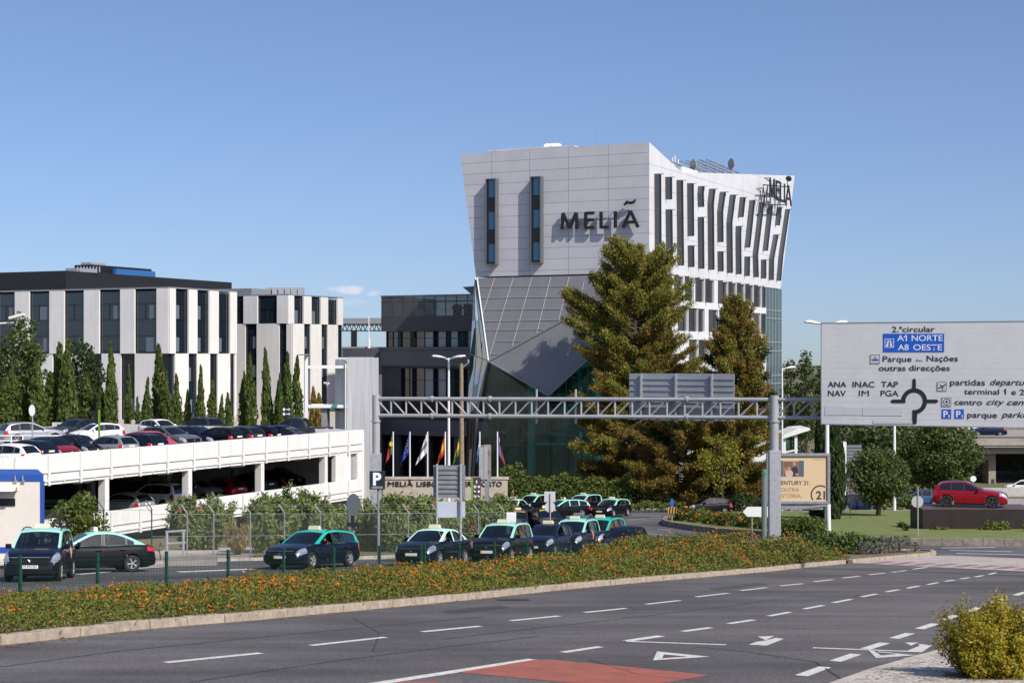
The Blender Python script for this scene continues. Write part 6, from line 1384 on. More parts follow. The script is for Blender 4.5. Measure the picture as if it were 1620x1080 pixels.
    for x0, x1, ins, nm, crn in ((cA, s['rf'], .065, 'windscreen', .05), (s['rb'], cD, .10, 'rear_window', .03)):
        q = np.linspace(x0, x1, 9); gm = MB()
        for xa, xb in zip(q, q[1:]):
            for sg in (1, -1):
                a0, a1 = rowpt(xa, sg, 0, 0, 0), rowpt(xb, sg, 0, 0, 0); b0, b1 = rowpt(xa, sg, ins, 0, 0), rowpt(xb, sg, ins, 0, 0); shell.face([a0, a1, b1, b0])
            for j in range(ny): f0, f1 = -1+2*j/ny, -1+2*(j+1)/ny; gm.face([rowpt(xa, f0, ins, -.006, crn), rowpt(xb, f0, ins, -.006, crn), rowpt(xb, f1, ins, -.006, crn), rowpt(xa, f1, ins, -.006, crn)])
        panes.append((nm, gm))
    # edge band above the windscreen
    for x in (s['rf'],):
        for j in range(ny): f0, f1 = -1+2*j/ny, -1+2*(j+1)/ny; shell.face([rowpt(x, f0), rowpt(x, f1), rowpt(x+.05, f1, .065, -.0), rowpt(x+.05, f0, .065, -.0)])
    parts.append(('roof', shell.mesh('roof', [PB, M['dark']], smooth=40), None, 'roof'))
    for nm, gm in panes: parts.append((nm, gm.mesh(nm, [CG], smooth=50), None, 'glass' if nm == 'windscreen' else 'glass2'))
    for sg in (1, -1):
        for wi, l in enumerate(holes):
            m2 = MB(); m2.face([(x, sg*(yy(x, z)-.022), z) for x, z in l])
            parts.append(('side_window', m2.mesh('side_window', [CG]), None, ('glassL' if sg > 0 else 'glassR')+str(wi)))
    for sg in (1, -1):      # dark door pillars between the side windows
        for l0, l1 in zip(holes, holes[1:]):
            xr, xl = min(p[0] for p in l0)-.006, max(p[0] for p in l1)+.006; m2 = MB(); zt0 = zin(xr)+.0; zt1 = zin(xl)+.0
            if xr-xl > .02: zb0_, zb1_ = belt(xr)+.02, belt(xl)+.02; m2.face([(xr, sg*(yy(xr, zb0_)+.005), zb0_), (xr, sg*(yy(xr, zt0)+.005), zt0), (xl, sg*(yy(xl, zt1)+.005), zt1), (xl, sg*(yy(xl, zb1_)+.005), zb1_)]); parts.append(('pillar', m2.mesh('pillar', [M['dark']]), None, 'pillar'))
    # lamps, grille, plates, mirrors
    for sg in (1, -1):
        parts.append(('headlight', patch(hl-.03, hl-.50, 3.95, 6.1, sg).mesh('headlight', [HL], smooth=60), None, None))
        if tn in ('mpv', 'suv', 'hatch', 'estate', 'pickup'): tl = patch(-hl+.02, -hl+.30, 3.4, 5.6, sg)
        else: tl = patch(-hl+.02, -hl+.36, 3.9, 5.3, sg)
        parts.append(('tail_light', tl.mesh('tail_light', [TLm], smooth=60), None, None))
        xm = cA-.42; b = belt(xm); ym = yy(xm, b)
        m2 = MB(); m2.box(xm-.02, xm+.10, sg*(ym+.06)-.0 if sg > 0 else -(ym+.24), (ym+.24) if sg > 0 else -(ym+.06), b+.02, b+.17); m2.box(xm, xm+.05, min(sg*ym, sg*(ym+.08)), max(sg*ym, sg*(ym+.08)), b+.0, b+.05)
        parts.append(('mirror', m2.mesh('mirror', [PB], smooth=40, bevel=.025), None, 'paint'))
        m2 = MB(); m2.lathe([(.001, .02), (.06, .015), (.07, -.01)], (hl-.11, sg*W*.36, .36 if not s['clad'] else .42), 'x', 12)
        parts.append(('fog_lamp', m2.mesh('fog_lamp', [HL]), None, None))
    zg_ = ztop(hl-.05)
    m2 = MB(); m2.hexa([(hl-.0, -.55, zg_-.16), (hl+.025, -.55, zg_-.16), (hl+.025, .55, zg_-.16), (hl-.0, .55, zg_-.16), (hl-.14, -.62, zg_+.07), (hl-.06, -.62, zg_+.07), (hl-.06, .62, zg_+.07), (hl-.14, .62, zg_+.07)]); m2.box(hl-.02, hl+.012, -.6, .6, .27, .37)
    parts.append(('grille', m2.mesh('grille', [mat('grille_black', (.004, .004, .004), .7, spec=.15)], bevel=.01), None, None))
    m2 = MB(); m2.bar((hl-.05, -.6, zg_+.085), (hl-.05, .6, zg_+.085), .02, .025); m2.prism([(hl+.03-.02, -.07, zg_+.02), (hl+.03, 0, zg_-.07), (hl+.03-.02, .07, zg_+.02), (hl+.0, 0, zg_-.01)], (.012, 0, 0)); parts.append(('badge', m2.mesh('badge', [M['chrome']]), None, None))
    for sx, nm in ((1, 'number_plate'), (-1, 'number_plate')):
        z = .43 if sx > 0 else (.80 if tn in ('mpv', 'hatch', 'suv', 'estate') else .72); xx = sx*(hl+.03 if sx > 0 else hl+.012); m2 = MB(); m2.box(xx-.01, xx+.01, -.26, .26, z, z+.11); m2.mi = 1; m2.box(xx-.0105, xx+.0105, (.21 if sx < 0 else -.262), (.262 if sx < 0 else -.21), z+.0, z+.11)
        m2.mi = 1
        parts.append((nm, m2.mesh(nm, [PLT, PLY]), None, None))
    if s['rail']:
        for sg in (1, -1):
            xs2 = np.linspace(s['rf']-.15, s['rb']+.1, 8); m2 = MB(); m2.tube([(x, sg*(yy(x, zc(x))-.05), zc(x)+.055-(.05 if i in (0, 7) else 0)) for i, x in enumerate(xs2)], .02, 6); parts.append(('roof_rail', m2.mesh('roof_rail', [M['dark']], smooth=40), None, None))
    m2 = MB()
    for y in (-.37, .37):
        x0 = cA-1.15; b = belt(x0)-.05; m2.hexa([(x0-.28, y-.22, b), (x0-.1, y-.22, b), (x0-.1, y+.22, b), (x0-.28, y+.22, b), (x0-.36, y-.18, H-.45), (x0-.26, y-.18, H-.45), (x0-.26, y+.18, H-.45), (x0-.36, y+.18, H-.45)]); m2.box(x0-.40, x0-.30, y-.12, y+.12, H-.40, H-.2)
    xr_ = max(cA-2.15, cD+.3); b = belt(xr_)-.05
    if tn != 'pickup': m2.box(xr_-.12, xr_, -.6, .6, b, b+.18); m2.box(xr_-.12, xr_-.04, -.5, -.26, b+.2, b+.38); m2.box(xr_-.12, xr_-.04, .26, .5, b+.2, b+.38)
    parts.append(('seat', m2.mesh('seat', [SEAT], bevel=.03), None, None))
    m2 = MB(); xd = cA-.45; b = belt(xd); m2.hexa([(xd-.25, -.68, b), (xd+.25, -.62, b), (xd+.25, .62, b), (xd-.25, .68, b), (xd-.22, -.66, b+.05), (xd+.12, -.62, b+.03), (xd+.12, .62, b+.03), (xd-.22, .66, b+.05)])
    ring = [(xd-.36+.03*math.sin(a), .37+.18*math.cos(a), b+.0+.17*math.sin(a)) for a in np.linspace(0, math.pi, 9)]; m2.tube(ring, .016, 5); parts.append(('dashboard', m2.mesh('dashboard', [INT]), None, None))
    m2 = MB(); m2.box(cA-.62, cA-.57, -.13, .13, zc(cA-.62)-.09, zc(cA-.62)-.02); parts.append(('rear_view_mirror', m2.mesh('rear_view_mirror', [M['dark']]), None, None))
    TYPES[tn] = dict(parts=parts, s=s, yy=yy, zc=zc, belt=belt); return TYPES[tn]
def orient(Y, ang):
    """rotation of something standing on the sloping ground facing plan angle ang"""
    f = Vector((math.cos(R(ang)), math.sin(R(ang)), 0)); f.z = -slope(Y)*f.y; f.normalize(); n = Vector((0, slope(Y), 1)).normalized(); l = n.cross(f)
    return Matrix((f, l, n)).transposed().to_quaternion()
def setmat(o, m):
    for sl_ in range(1): o.material_slots[sl_].link = 'OBJECT'; o.material_slots[sl_].material = m
CARS = []
def car(tn, px, Y, ang, pm, label, roof=None, taxi=None, z=None, name=None, cat=None, group=None, open_=None, privacy=0, noplate=False, band=None, rims=None, pale=0):
    T = car_type(tn); s = T['s']; x = (px-CX)/F*Y
    root = bpy.data.objects.new(name or ('taxi' if taxi else 'parked_car'), None); C.objects.link(root); tag(root, label, cat or ('taxi' if taxi else 'car'), group)
    root.rotation_mode = 'QUATERNION'; root.location = (x, Y, (zg(Y)+.004) if z is None else z); root.rotation_quaternion = orient(Y, ang) if z is None else Matrix.Rotation(R(ang), 3, 'Z').to_quaternion()
    last = root; lastdoor = root
    for nm, me, par, key in T['parts']:
        if key == open_ and key: continue
        if key == open_ : pass
        o = bpy.data.objects.new(nm, me); C.objects.link(o)
        if par == 'door': o.parent = lastdoor
        else: o.parent = root
        if nm == 'door': lastdoor = o
        if key == 'paint': setmat(o, pm)
        elif key == 'roof' or (key == 'pillar' and pale): setmat(o, roof or pm)
        elif key and key[:5] == 'glass' and key[-1] in '12' and privacy: setmat(o, CGD)
    ty, rm = wheel_meshes(s['r'])
    for ax in s['ax']:
        for sg in (1, -1):
            o = bpy.data.objects.new('wheel', ty); C.objects.link(o); o.parent = root; o.location = (ax, sg*(s['W']/2-.115), s['r']); o.rotation_euler = (0, random.uniform(0, 6), 0 if sg > 0 else math.pi)
            q = bpy.data.objects.new('rim', rm); C.objects.link(q); q.parent = o
            if rims: setmat(q, rims)
    if taxi:
        x0 = s['rf']-.32; z0 = T['zc'](x0)+.045; o = bpy.data.objects.new('taxi_lamp', TAXI_LAMP); C.objects.link(o); o.parent = root; o.location = (x0, 0, z0)
    if band:
        cA = s['cab'][0][0]; mb = MB(); x0 = s['rf']+.06
        mb.box(x0-.02, x0+.06, -.55, .55, T['zc'](x0+.05)-.0, T['zc'](x0)+.05); q = mb.build('yellow_band', mat('yellow_vinyl', (.6, .42, .03), .5), root)
    CARS.append(root); return root
mb = MB(); mb.hexa([(-.09, -.26, 0), (.09, -.26, 0), (.09, .26, 0), (-.09, .26, 0), (-.06, -.235, .165), (.06, -.235, .165), (.06, .235, .165), (-.06, .235, .165)]); TAXI_LAMP = mb.mesh('taxi_lamp', [CREAM], bevel=.015)
TG = 'black taxis with green roofs waiting in the lot'
RIMW = mat('bright_rim', (.62, .62, .62), .3, .7)
tx = lambda *a, **k: car(*a, taxi=True, group=TG, **k)
T1 = tx('mpv', 64, 51.8, -82, PBL, 'black mint roofed people carrier taxi facing us at the left end of the green fence', roof=PMINT, open_='glassL0')
T2 = tx('sedan', 143, 58.6, -152, PB, 'black mint roofed saloon taxi seen side on behind the people carrier at left', roof=PMINT)
T3 = tx('estate', 494, 62.6, -114, PBL, 'dark estate taxi with bright teal roof under the round grey sign back', roof=PTEAL, open_='glassL0', privacy=1)
T4 = tx('sedan', 686, 65.6, -111, PBL, 'dark saloon taxi with very pale mint roof and window pillars', roof=PPALE, pale=1, open_='glassL0')
T5 = tx('mpv', 795, 68.8, -107, PB, 'dark people carrier taxi with mint roof right behind the pale roofed saloon', roof=PMINT)
T6 = tx('hatch', 866, 74.8, -111, PNAVY, 'small blue black hatchback taxi without a green roof, between two people carriers', roof=PNAVY, open_='glassL0')
T7 = tx('mpv', 909, 77.8, -108, PBL, 'dark mint roofed people carrier taxi with bright headlamp beside the small blue hatchback', roof=PMINT, open_='glassL0')
T8 = tx('mpv', 949, 81.0, -112, PB, 'dark people carrier taxi with deep teal roof behind the navy saloon', roof=PTEAL)
T9 = car('sedan', 993, 70.5, -101, PNAVY, 'dark navy saloon car without taxi lamp nearest the orange flowers', cat='car')
T10 = tx('estate', 818, 103, -96, PNAVY, 'black taxi with dark roof and yellow windscreen band behind the white box', roof=PDG, band=1)
T11 = tx('suv', 866, 101.5, -74, PB, 'black off roader taxi with yellow windscreen band beside the white sign back', roof=PB, band=1)
T12 = tx('sedan', 811, 131, -108, PBL, 'distant dark saloon taxi with pale mint roof at left end of the back row', roof=PPALE)
T13 = tx('mpv', 843, 139, -122, PB, 'distant people carrier taxi with mint roof left of the white sign back', roof=PMINT)
T14 = tx('estate', 889, 130, -146, PB, 'distant estate taxi with teal roof right of the white sign back', roof=PMINT, pale=1)
T15 = tx('mpv', 922, 139.5, -124, PB, 'distant people carrier taxi with mint roof and open window before the hedge', roof=PMINT, open_='glassL0')
T16 = tx('estate', 967, 132, -118, PB, 'black mint roofed estate taxi alone at the right of the back row', roof=PMINT, open_='glassL0', privacy=1)
T17 = tx('sedan', 914, 92, -96, PB, 'taxi of which only a mint roof shows behind two people carriers', roof=PMINT)
car('hatch', 1120, 137, -166, PB, 'black hatchback driving past the ivy hedge near the yellow green tree')
car('suv', 1352, 141, 22, PNAVY, 'dark blue car with red tail lamp behind the round olive tree', roof=PNAVY)
car('estate', 1290, 139, 176, PB, 'black estate car passing behind the billboard')
car('estate', 1452, 158, 178, PMBLUE, 'blue car half hidden behind the red car on the plinth')
rc = car('suv', 1534.5, 102.9, -17, PRED, 'glossy red sport utility car displayed on the brown plinth', z=zpl+.003, rims=mat('dark_alloy', (.16, .16, .17), .3, .8), privacy=1)
ZV2 = (HV-693)*190/F
car('sedan', 1562, 195, 178, PNAVY, 'dark saloon car driving on the flyover', z=(HV-693)*190/F, name='moving_car')
car('hatch', 1531, 199.5, 178, PWHT, 'white car on the flyover next to the dark saloon', z=(HV-693)*190/F, name='moving_car')
car('hatch', 1616, 178, 160, PWHT, 'white car parked in the shade under the flyover')
car('hatch', 640, 139, 150, PMBLUE, 'blue grey car parked behind the hotel name wall', z=zg(139)+.75)
DG_ = 'cars parked on the roof of the white car park'
dk = lambda tn, px, Y, ang, pm, lab, **k: car(tn, px, Y, ang, pm, lab, z=zD1+.003, group=DG_, **k)
dk('hatch', 8, 90, 160, PWHT, 'white hatchback leftmost behind the white parapet')
dk('hatch', 38, 94, 158, PNAVY, 'dark navy hatchback between the white car and the red soft top')
dk('hatch', 84, 97, -42, PRED, 'bright red car with a black roof behind the parapet', roof=M['black'])
dk('hatch', 124, 99.5, -40, PB, 'black hatchback right of the red car with black roof')
dk('hatch', 172, 99.5, 148, PSIL, 'silver hatchback with red tail lamp behind the parapet')
dk('estate', 210, 102, 150, PNAVY, 'dark blue estate with chrome window line right of the silver hatchback')
dk('hatch', 240, 104.5, -42, PPINK, 'car with a pinkish red roof behind the dark blue estate')
dk('suv', 270, 108.5, -36, PGREY, 'grey sport utility car with black roof rails')
dk('estate', 312, 112, -36, PNAVY, 'navy car with sunlit windscreen right of the grey sport utility car', roof=PNAVY)
dk('hatch', 345, 111, 148, PB, 'black hatchback whose rear window faces us left of centre of the parapet')
dk('hatch', 377, 112.5, 148, PDG, 'dark grey hatchback with a lit red lamp behind the parapet')
dk('estate', 402, 114, 148, PB, 'low black estate car second from the right behind the parapet', roof=PB)
dk('sedan', 436, 114, 158, PNAVY, 'dark blue saloon with glossy roof in front of the pickup')
dk('pickup', 470, 119.5, 171, PDG, 'dark grey double cab pickup truck at right end of the roof deck', privacy=1)
dk('suv', 50, 116, 38, PSIL, 'silver car seen from behind beyond the guard rail', noplate=True)
dk('suv', 116, 121, -112, PDG, 'dark grey off roader facing us by the pale boundary wall')
dk('hatch', 152, 117, -138, PWHT, 'small old white hatchback beyond the guard rail')
dk('hatch', 254, 124, -42, PWHT, 'white car peeping over the grey sport utility car')
dk('suv', 314, 125, 140, PDG, 'black off roader at the back by the cypresses')
LG = 'cars parked on the lower deck of the car park'
lo_ = lambda tn, px, Y, ang, pm, lab: car(tn, px, Y, ang, pm, lab, z=zD0+.003, group=LG)
lo_('hatch', 195, 98, 150, PSIL, 'silver car with red lamp low in the shaded lower deck')
lo_('mpv', 246, 103, 150, PWHT, 'white van like car in the shaded lower deck')
lo_('hatch', 312, 108, -30, PSIL, 'silver car low behind the second column of the car park')
lo_('hatch', 346, 109, 148, PRED, 'red car in the shade of the lower deck')
lo_('sedan', 392, 114, 148, PDG, 'dark car left of the third column on the lower deck')
lo_('hatch', 428, 117, 148, PB, 'black car with red lamp just right of the third column on the lower deck')
lo_('hatch', 456, 120, -36, PDG, 'grey car in the middle bay of the lower deck')
lo_('hatch', 486, 122, 148, PB, 'black car with red lamp near the last column of the lower deck')
place_text('37-PN-35', .085, M['black'], (SPEC['mpv']['L']/2+.042, -.19, .455), (0, 1, 0), (0, 0, 1), None, 'plate_lettering', width=.38).parent = T1
# ================================================================== drivers
def human(shirt, skin, hair, arm, name='person'):
    """seated figure: x forward, y left, z up from the car floor; one continuous skinned body"""
    V = [(0, 0, .0), (-.04, 0, .22), (-.07, 0, .42), (-.06, 0, .53), (-.045, 0, .60), (-.02, 0, .70), (-.015, 0, .79)]
    Rd = [(.17, .15), (.16, .13), (.17, .12), (.07, .07), (.055, .055), (.085, .1), (.07, .085)]
    E = [(0, 1), (1, 2), (2, 3), (3, 4), (4, 5), (5, 6)]
    def add(pts, rad, root):
        prev = root
        for p, r_ in zip(pts, rad): V.append(p); Rd.append((r_, r_)); E.append((prev, len(V)-1)); prev = len(V)-1
        return prev
    for sg, pts in ((1, arm), (-1, [(-.06, -.2, .44), (.05, -.25, .2), (.3, -.16, .24), (.38, -.14, .27)])):
        h = add(pts, [.062, .05, .042, .036][:len(pts)], 2)
        w_ = Vector(V[h]); d = (w_-Vector(pts[-2])).normalized(); s_ = Vector((d.y, -d.x, 0)).normalized() if abs(d.z) < .9 else Vector((1, 0, 0)); u_ = d.cross(s_)
        for k in range(4): b = w_+d*.05+s_*(.026*(k-1.5)); add([tuple(b), tuple(b+d*.04-u_*.008), tuple(b+d*(.07 if k in (1, 2) else .058)-u_*.025)], [.013, .009, .007], h)
        b = w_+s_*.03+d*.01; add([tuple(b), tuple(b+s_*.03+d*.03)], [.012, .009], h)
    for sg in (1, -1): add([(.15, sg*.12, .03), (.42, sg*.14, .12), (.52, sg*.14, -.2)], [.085, .065, .05], 0)
    me = bpy.data.meshes.new('p'); me.from_pydata(V, E, []); o = bpy.data.objects.new('p', me); C.objects.link(o)
    md = o.modifiers.new('s', 'SKIN'); sd = me.skin_vertices[0].data
    for i, r_ in enumerate(Rd): sd[i].radius = r_
    sd[0].use_root = True; m2 = o.modifiers.new('u', 'SUBSURF'); m2.levels = 1
    dg = bpy.context.evaluated_depsgraph_get(); dg.update(); out = bpy.data.meshes.new_from_object(o.evaluated_get(dg)); bpy.data.objects.remove(o); out.name = name
    out.materials.clear(); out.materials.append(skin); out.materials.append(shirt); out.materials.append(mat('dark_trousers', (.03, .03, .04), .9))
    el = Vector(arm[1])
    for p in out.polygons:
        c_ = p.center; p.use_smooth = True
        if c_.z > .545 and abs(c_.y) < .12: p.material_index = 0
        elif c_.x > .1 and c_.z < .2 and abs(c_.y) < .22: p.material_index = 2
        elif (c_.y > 0 and (c_-el).length < .09) or (c_-Vector(arm[-1])).length < (Vector(arm[-1])-el).length or (c_.y < -.1 and c_.x > .12): p.material_index = 0
        else: p.material_index = 1
    hm = MB(); hm.lathe([(.001, .125), (.06, .115), (.092, .07), (.098, .01), (.09, -.05), (.08, -.055), (.085, .02)], (-.028, 0, .775), 'z', 14)
    hm.v = [(x-.012, y*.93, z) if x < 0 else (x*.72, y*.93, max(z, .80)) for x, y, z in hm.v]
    fm = MB()
    for y in (-.032, .032): fm.box(.058, .072, y-.014, y+.014, .742, .752)
    fm.box(.066, .074, -.026, .026, .672, .680)
    nm = MB(); nm.hexa([(.06, -.016, .70), (.092, -.012, .70), (.092, .012, .70), (.06, .016, .70), (.055, -.008, .745), (.068, -.006, .745), (.068, .006, .745), (.055, .008, .745)])
    return out, hm.mesh('hair', [hair], smooth=60), fm.mesh('face_features', [hair]), nm.mesh('nose', [skin], bevel=.004)
SK1 = mat('skin_tan', (.36, .19, .125), .6); HR1 = mat('hair_dark', (.02, .016, .013), .8); HR2 = mat('hair_grey', (.16, .15, .14), .8)
ARM_SILL = [(-.06, .2, .44), (.12, .43, .36), (.36, .38, .40), (.45, .33, .44)]; ARM_OUT = [(-.06, .2, .44), (.10, .50, .44), (.20, .585, .25), (.22, .59, .15)]; ARM_IN = [(-.06, .2, .44), (.05, .25, .2), (.3, .16, .24), (.38, .14, .27)]
def driver(car_, tn, shirt, arm, label, hair=HR1):
    b, h, f, n = human(shirt, SK1, hair, arm); root = put('person', b); tag(root, label, 'person')
    bz = SPEC[tn]['H']; off = Vector((SPEC[tn]['cab'][0][0]-1.30, .37, {'mpv': .66, 'estate': .53, 'sedan': .52, 'hatch': .52}[tn]))
    q = car_.rotation_quaternion; root.rotation_mode = 'QUATERNION'; root.rotation_quaternion = q; root.location = car_.location+(q @ off)
    put('hair', h, root); put('face_features', f, root); put('nose', n, root)
S_R = mat('red_shirt', (.5, .03, .05), .9); S_D = mat('dark_shirt', (.035, .035, .05), .9); S_B = mat('blue_shirt', (.12, .17, .26), .9); S_W = mat('pale_shirt', (.5, .5, .5), .9)
driver(T1, 'mpv', S_D, ARM_OUT, 'driver with bare arm hanging from the leftmost people carrier')
driver(T2, 'sedan', S_R, ARM_IN, 'person in a red shirt inside the side on saloon taxi')
driver(T3, 'estate', S_D, ARM_SILL, 'driver leaning an arm on the window of the teal roofed estate')
driver(T4, 'sedan', S_W, ARM_SILL, 'driver resting an arm in the pale roofed saloon taxi', HR2)
driver(T7, 'mpv', S_B, ARM_OUT, 'driver with arm out of the mint roofed carrier beside the blue hatchback')
driver(T15, 'mpv', S_R, ARM_IN, 'person in red at the wheel of the distant carrier before the hedge')
driver(T16, 'estate', S_W, ARM_SILL, 'driver at the open window of the lone back row estate')
# ================================================================== vegetation
def leafmesh(name, P, size, m, up=0., stretch=1.6, Nrm=None, jit=1., mats=None, mi=None, axis=None):
    """P (n,3) leaf centres -> one mesh of small rhombic leaves; up>0 turns the long axis upward"""
    n = len(P); size = np.broadcast_to(np.asarray(size, float), (n,))*rng.uniform(.65, 1.3, n)
    a = rng.normal(size=(n, 3)); a /= np.linalg.norm(a, axis=1)[:, None]
    if axis is not None: a = axis+a*.75; a /= np.linalg.norm(a, axis=1)[:, None]
    if up: a = a*(1-abs(up))+np.array([0, 0, up]); a /= np.linalg.norm(a, axis=1)[:, None]
    b = rng.normal(size=(n, 3))
    if Nrm is not None: b = np.cross(a, Nrm+rng.normal(size=(n, 3))*.55*jit)
    b -= (b*a).sum(1)[:, None]*a; b /= np.linalg.norm(b, axis=1)[:, None]+1e-9
    s = size[:, None]; nn = np.cross(a, b)*s*.12
    v = np.stack([P-a*s*stretch*.5, P+b*s*.5+nn, P+a*s*stretch*.5, P-b*s*.5+nn], 1).reshape(-1, 3)
    me = bpy.data.meshes.new(name); me.vertices.add(4*n); me.vertices.foreach_set('co', v.ravel())
    me.loops.add(4*n); me.loops.foreach_set('vertex_index', np.arange(4*n, dtype=np.int32))
    me.polygons.add(n); me.polygons.foreach_set('loop_start', np.arange(0, 4*n, 4, dtype=np.int32)); me.polygons.foreach_set('loop_total', np.full(n, 4, dtype=np.int32))
    for mm in (mats or [m]): me.materials.append(mm)
    if mi is not None: me.polygons.foreach_set('material_index', np.asarray(mi, dtype=np.int32))
    me.update(); me.validate(); return me
def blob(n, c, r, shell=.5):
    d = rng.normal(size=(n, 3)); d /= np.linalg.norm(d, axis=1)[:, None]
    q = rng.uniform(shell, 1, n)**(1/2.)
    return np.asarray(c)+d*q[:, None]*np.asarray(r), d
OLIVE = leafmat('olive_foliage', [(.04, .06, .016), (.075, .105, .028), (.115, .145, .04), (.14, .165, .055)])
DKG = leafmat('dark_foliage', [(.018, .035, .010), (.035, .06, .016), (.055, .085, .022)])
CYP = leafmat('cypress_foliage', [(.03, .05, .010), (.055, .085, .016), (.10, .13, .025), (.07, .10, .02)], .2)
BRW = leafmat('rusty_foliage', [(.12, .09, .02), (.22, .145, .032), (.32, .20, .045), (.22, .185, .04), (.16, .15, .03)], .3)
YLG = leafmat('yellow_green_foliage', [(.13, .15, .012), (.22, .22, .02), (.30, .27, .03), (.15, .17, .015)], .4)
POP = leafmat('poplar_foliage', [(.04, .065, .016), (.075, .11, .028), (.12, .15, .045)], .35)
OLE = leafmat('oleander_foliage', [(.075, .12, .026), (.125, .175, .042), (.18, .225, .065), (.23, .26, .09)], .3)
HDG = leafmat('hedge_foliage', [(.045, .075, .012), (.08, .115, .02), (.12, .15, .03), (.15, .17, .04)], .3)
LAN = leafmat('lantana_foliage', [(.05, .072, .012), (.085, .11, .016), (.13, .165, .024), (.17, .19, .034), (.19, .175, .04), (.16, .12, .03)], .3)
LFL = leafmat('lantana_flowers', [(.75, .12, .01), (.85, .22, .015), (.80, .34, .03), (.62, .07, .04)], .3)
PNK = leafmat('oleander_flowers', [(.70, .10, .16), (.80, .18, .24), (.62, .08, .12)], .3)
GRS = leafmat('dry_stalks', [(.26, .20, .09), (.33, .26, .13), (.20, .19, .07)], .3)
FGB = leafmat('golden_bush_foliage', [(.14, .17, .014), (.26, .25, .018), (.38, .31, .024), (.42, .27, .03), (.24, .24, .022)], .4)
LAV = leafmat('grey_lavender_foliage', [(.10, .11, .075), (.15, .16, .11), (.12, .10, .12)], .3)
JUN = leafmat('juniper_foliage', [(.03, .06, .012), (.06, .10, .02), (.11, .14, .03)], .25)
BARK = mat('tree_bark', (.09, .065, .045), .95, var=.35, scale=3, bump=.5)
def plant(name, label, cat, x, Y, z=None, group=None): return thing(name, label, cat, (x, Y, zg(Y) if z is None else z), group=group)
def limbs(t, segs, m=BARK, name='trunk'):
    mb = MB()
    for pts, rad in segs: mb.tube(pts, rad, 8)
    q = mb.build(name, m, t, smooth=60); return q
# ---- the two tall rusty conifers
GRC = leafmat('olive_green_needles', [(.11, .12, .02), (.19, .19, .03), (.28, .26, .05), (.35, .31, .075)], .3)
DRC = leafmat('dark_needles', [(.022, .03, .010), (.045, .05, .014), (.07, .065, .018)], .25)
def conifer(label, px, Y, vtop, vbot, wpx, nb, prof, seed, green, arms=(), dy=.62):
    r_ = np.random.default_rng(seed); x = (px-CX)/F*Y; t = plant('conifer_tree', label, 'tree', x, Y, group='tall rusty conifers before the hotel'); z0 = zg(Y); H = (HV-vtop)/F*Y-z0; rad = wpx/2/F*Y; zb_ = (HV-vbot)/F*Y-z0
    segs = [([(0, 0, -.3), (.15, 0, H*.3), (-.1, .1, H*.65), (.05, 0, H*.96)], [.4, .3, .17, .03])]; PT = []; AX = []; MI = []
    brs = []
    for k in range(nb):
        f = 1-(k+r_.uniform(0, 1))/nb           # f = 1 at the bottom, 0 at the top
        z = H-(H-zb_)*f; a = r_.uniform(0, 2*math.pi); L = rad*np.interp(f, prof[0], prof[1])*(.66+.36*r_.uniform()+.12*math.sin(f*31+a*2)); brs.append((z, a, L, f))
    for fz, a, L in arms: brs += [(H-(H-zb_)*(fz+r_.normal()*.02), a+r_.normal()*.18, rad*L*r_.uniform(.75, 1.05), fz) for _ in range(7)]
    for tx_, tz_ in ((-.5, .94), (.55, .96), (1.1, .93), (-1.2, .90), (.1, 1.0)): brs.append((H*tz_-.9, math.pi if tx_ < 0 else 0, abs(tx_)*.7+.15, .02))
    for z, a, L, f in brs:
        d = np.array([math.cos(a), math.sin(a)*dy, 0]); rise = (.52-.55*f)*L+.3+r_.normal()*.35
        P0 = np.array([0, 0, max(.5, z-.15*L)]); P1 = P0+d*L*.55+np.array([0, 0, rise*.35]); P2 = P0+d*L+np.array([0, 0, rise+.15])
        segs.append(([P0, P1, P2], [.065, .04, .012])); mi = 0 if r_.uniform() < green(f) else (2 if r_.uniform() < .12 else 1)
        ns = max(6, int(L*6.5))
        for j in range(ns):
            g = .22+.78*(j+r_.uniform())/ns; c = P0*(1-g)**2+2*P1*g*(1-g)+P2*g*g if g < .98 else P2
            e = d*r_.uniform(.2, .9)+np.array([-d[1], d[0], 0])*r_.normal()*.7+np.array([0, 0, r_.uniform(.2, 1.5)-.5*f]); e /= np.linalg.norm(e); tl = r_.uniform(.3, .65)*(1.15-.4*g)
            n = int(34+34*tl); u = r_.uniform(0, 1, n)[:, None]; PT.append(c+e*tl*u+r_.normal(size=(n, 3))*(.20*(1.1-u*.5))); AX.append(np.tile(e, (n, 1))); MI.append(np.full(n, mi))
    P = np.concatenate(PT); limbs(t, segs); put('crown', leafmesh('crown', P, .085, None, stretch=2.7, axis=np.concatenate(AX), mats=[GRC, BRW, DRC], mi=np.concatenate(MI)), t)
conifer('tallest conifer, olive green above and rusty below, rising over the gantry', 1006, 155, 397, 778, 196, 330, ((0, .04, .1, .22, .4, .6, .8, 1), (.12, .5, .7, .86, .84, .95, 1.05, .9)), 3, lambda f: .92-.8*f, arms=((.27, math.pi, 1.2), (.33, math.pi, 1.12), (.5, 0, 1.1)))
conifer('shorter rusty brown conifer in front of the windowed hotel wall', 1166, 147, 483, 782, 142, 250, ((0, .08, .2, .4, .6, 1), (.12, .4, .62, .86, 1.02, 1.)), 5, lambda f: .4-.3*f)
conifer('low spreading rusty conifer filling the gap between the two taller ones', 1084, 148.5, 646, 792, 190, 110, ((0, .3, 1), (.4, .95, 1.)), 9, lambda f: .08)
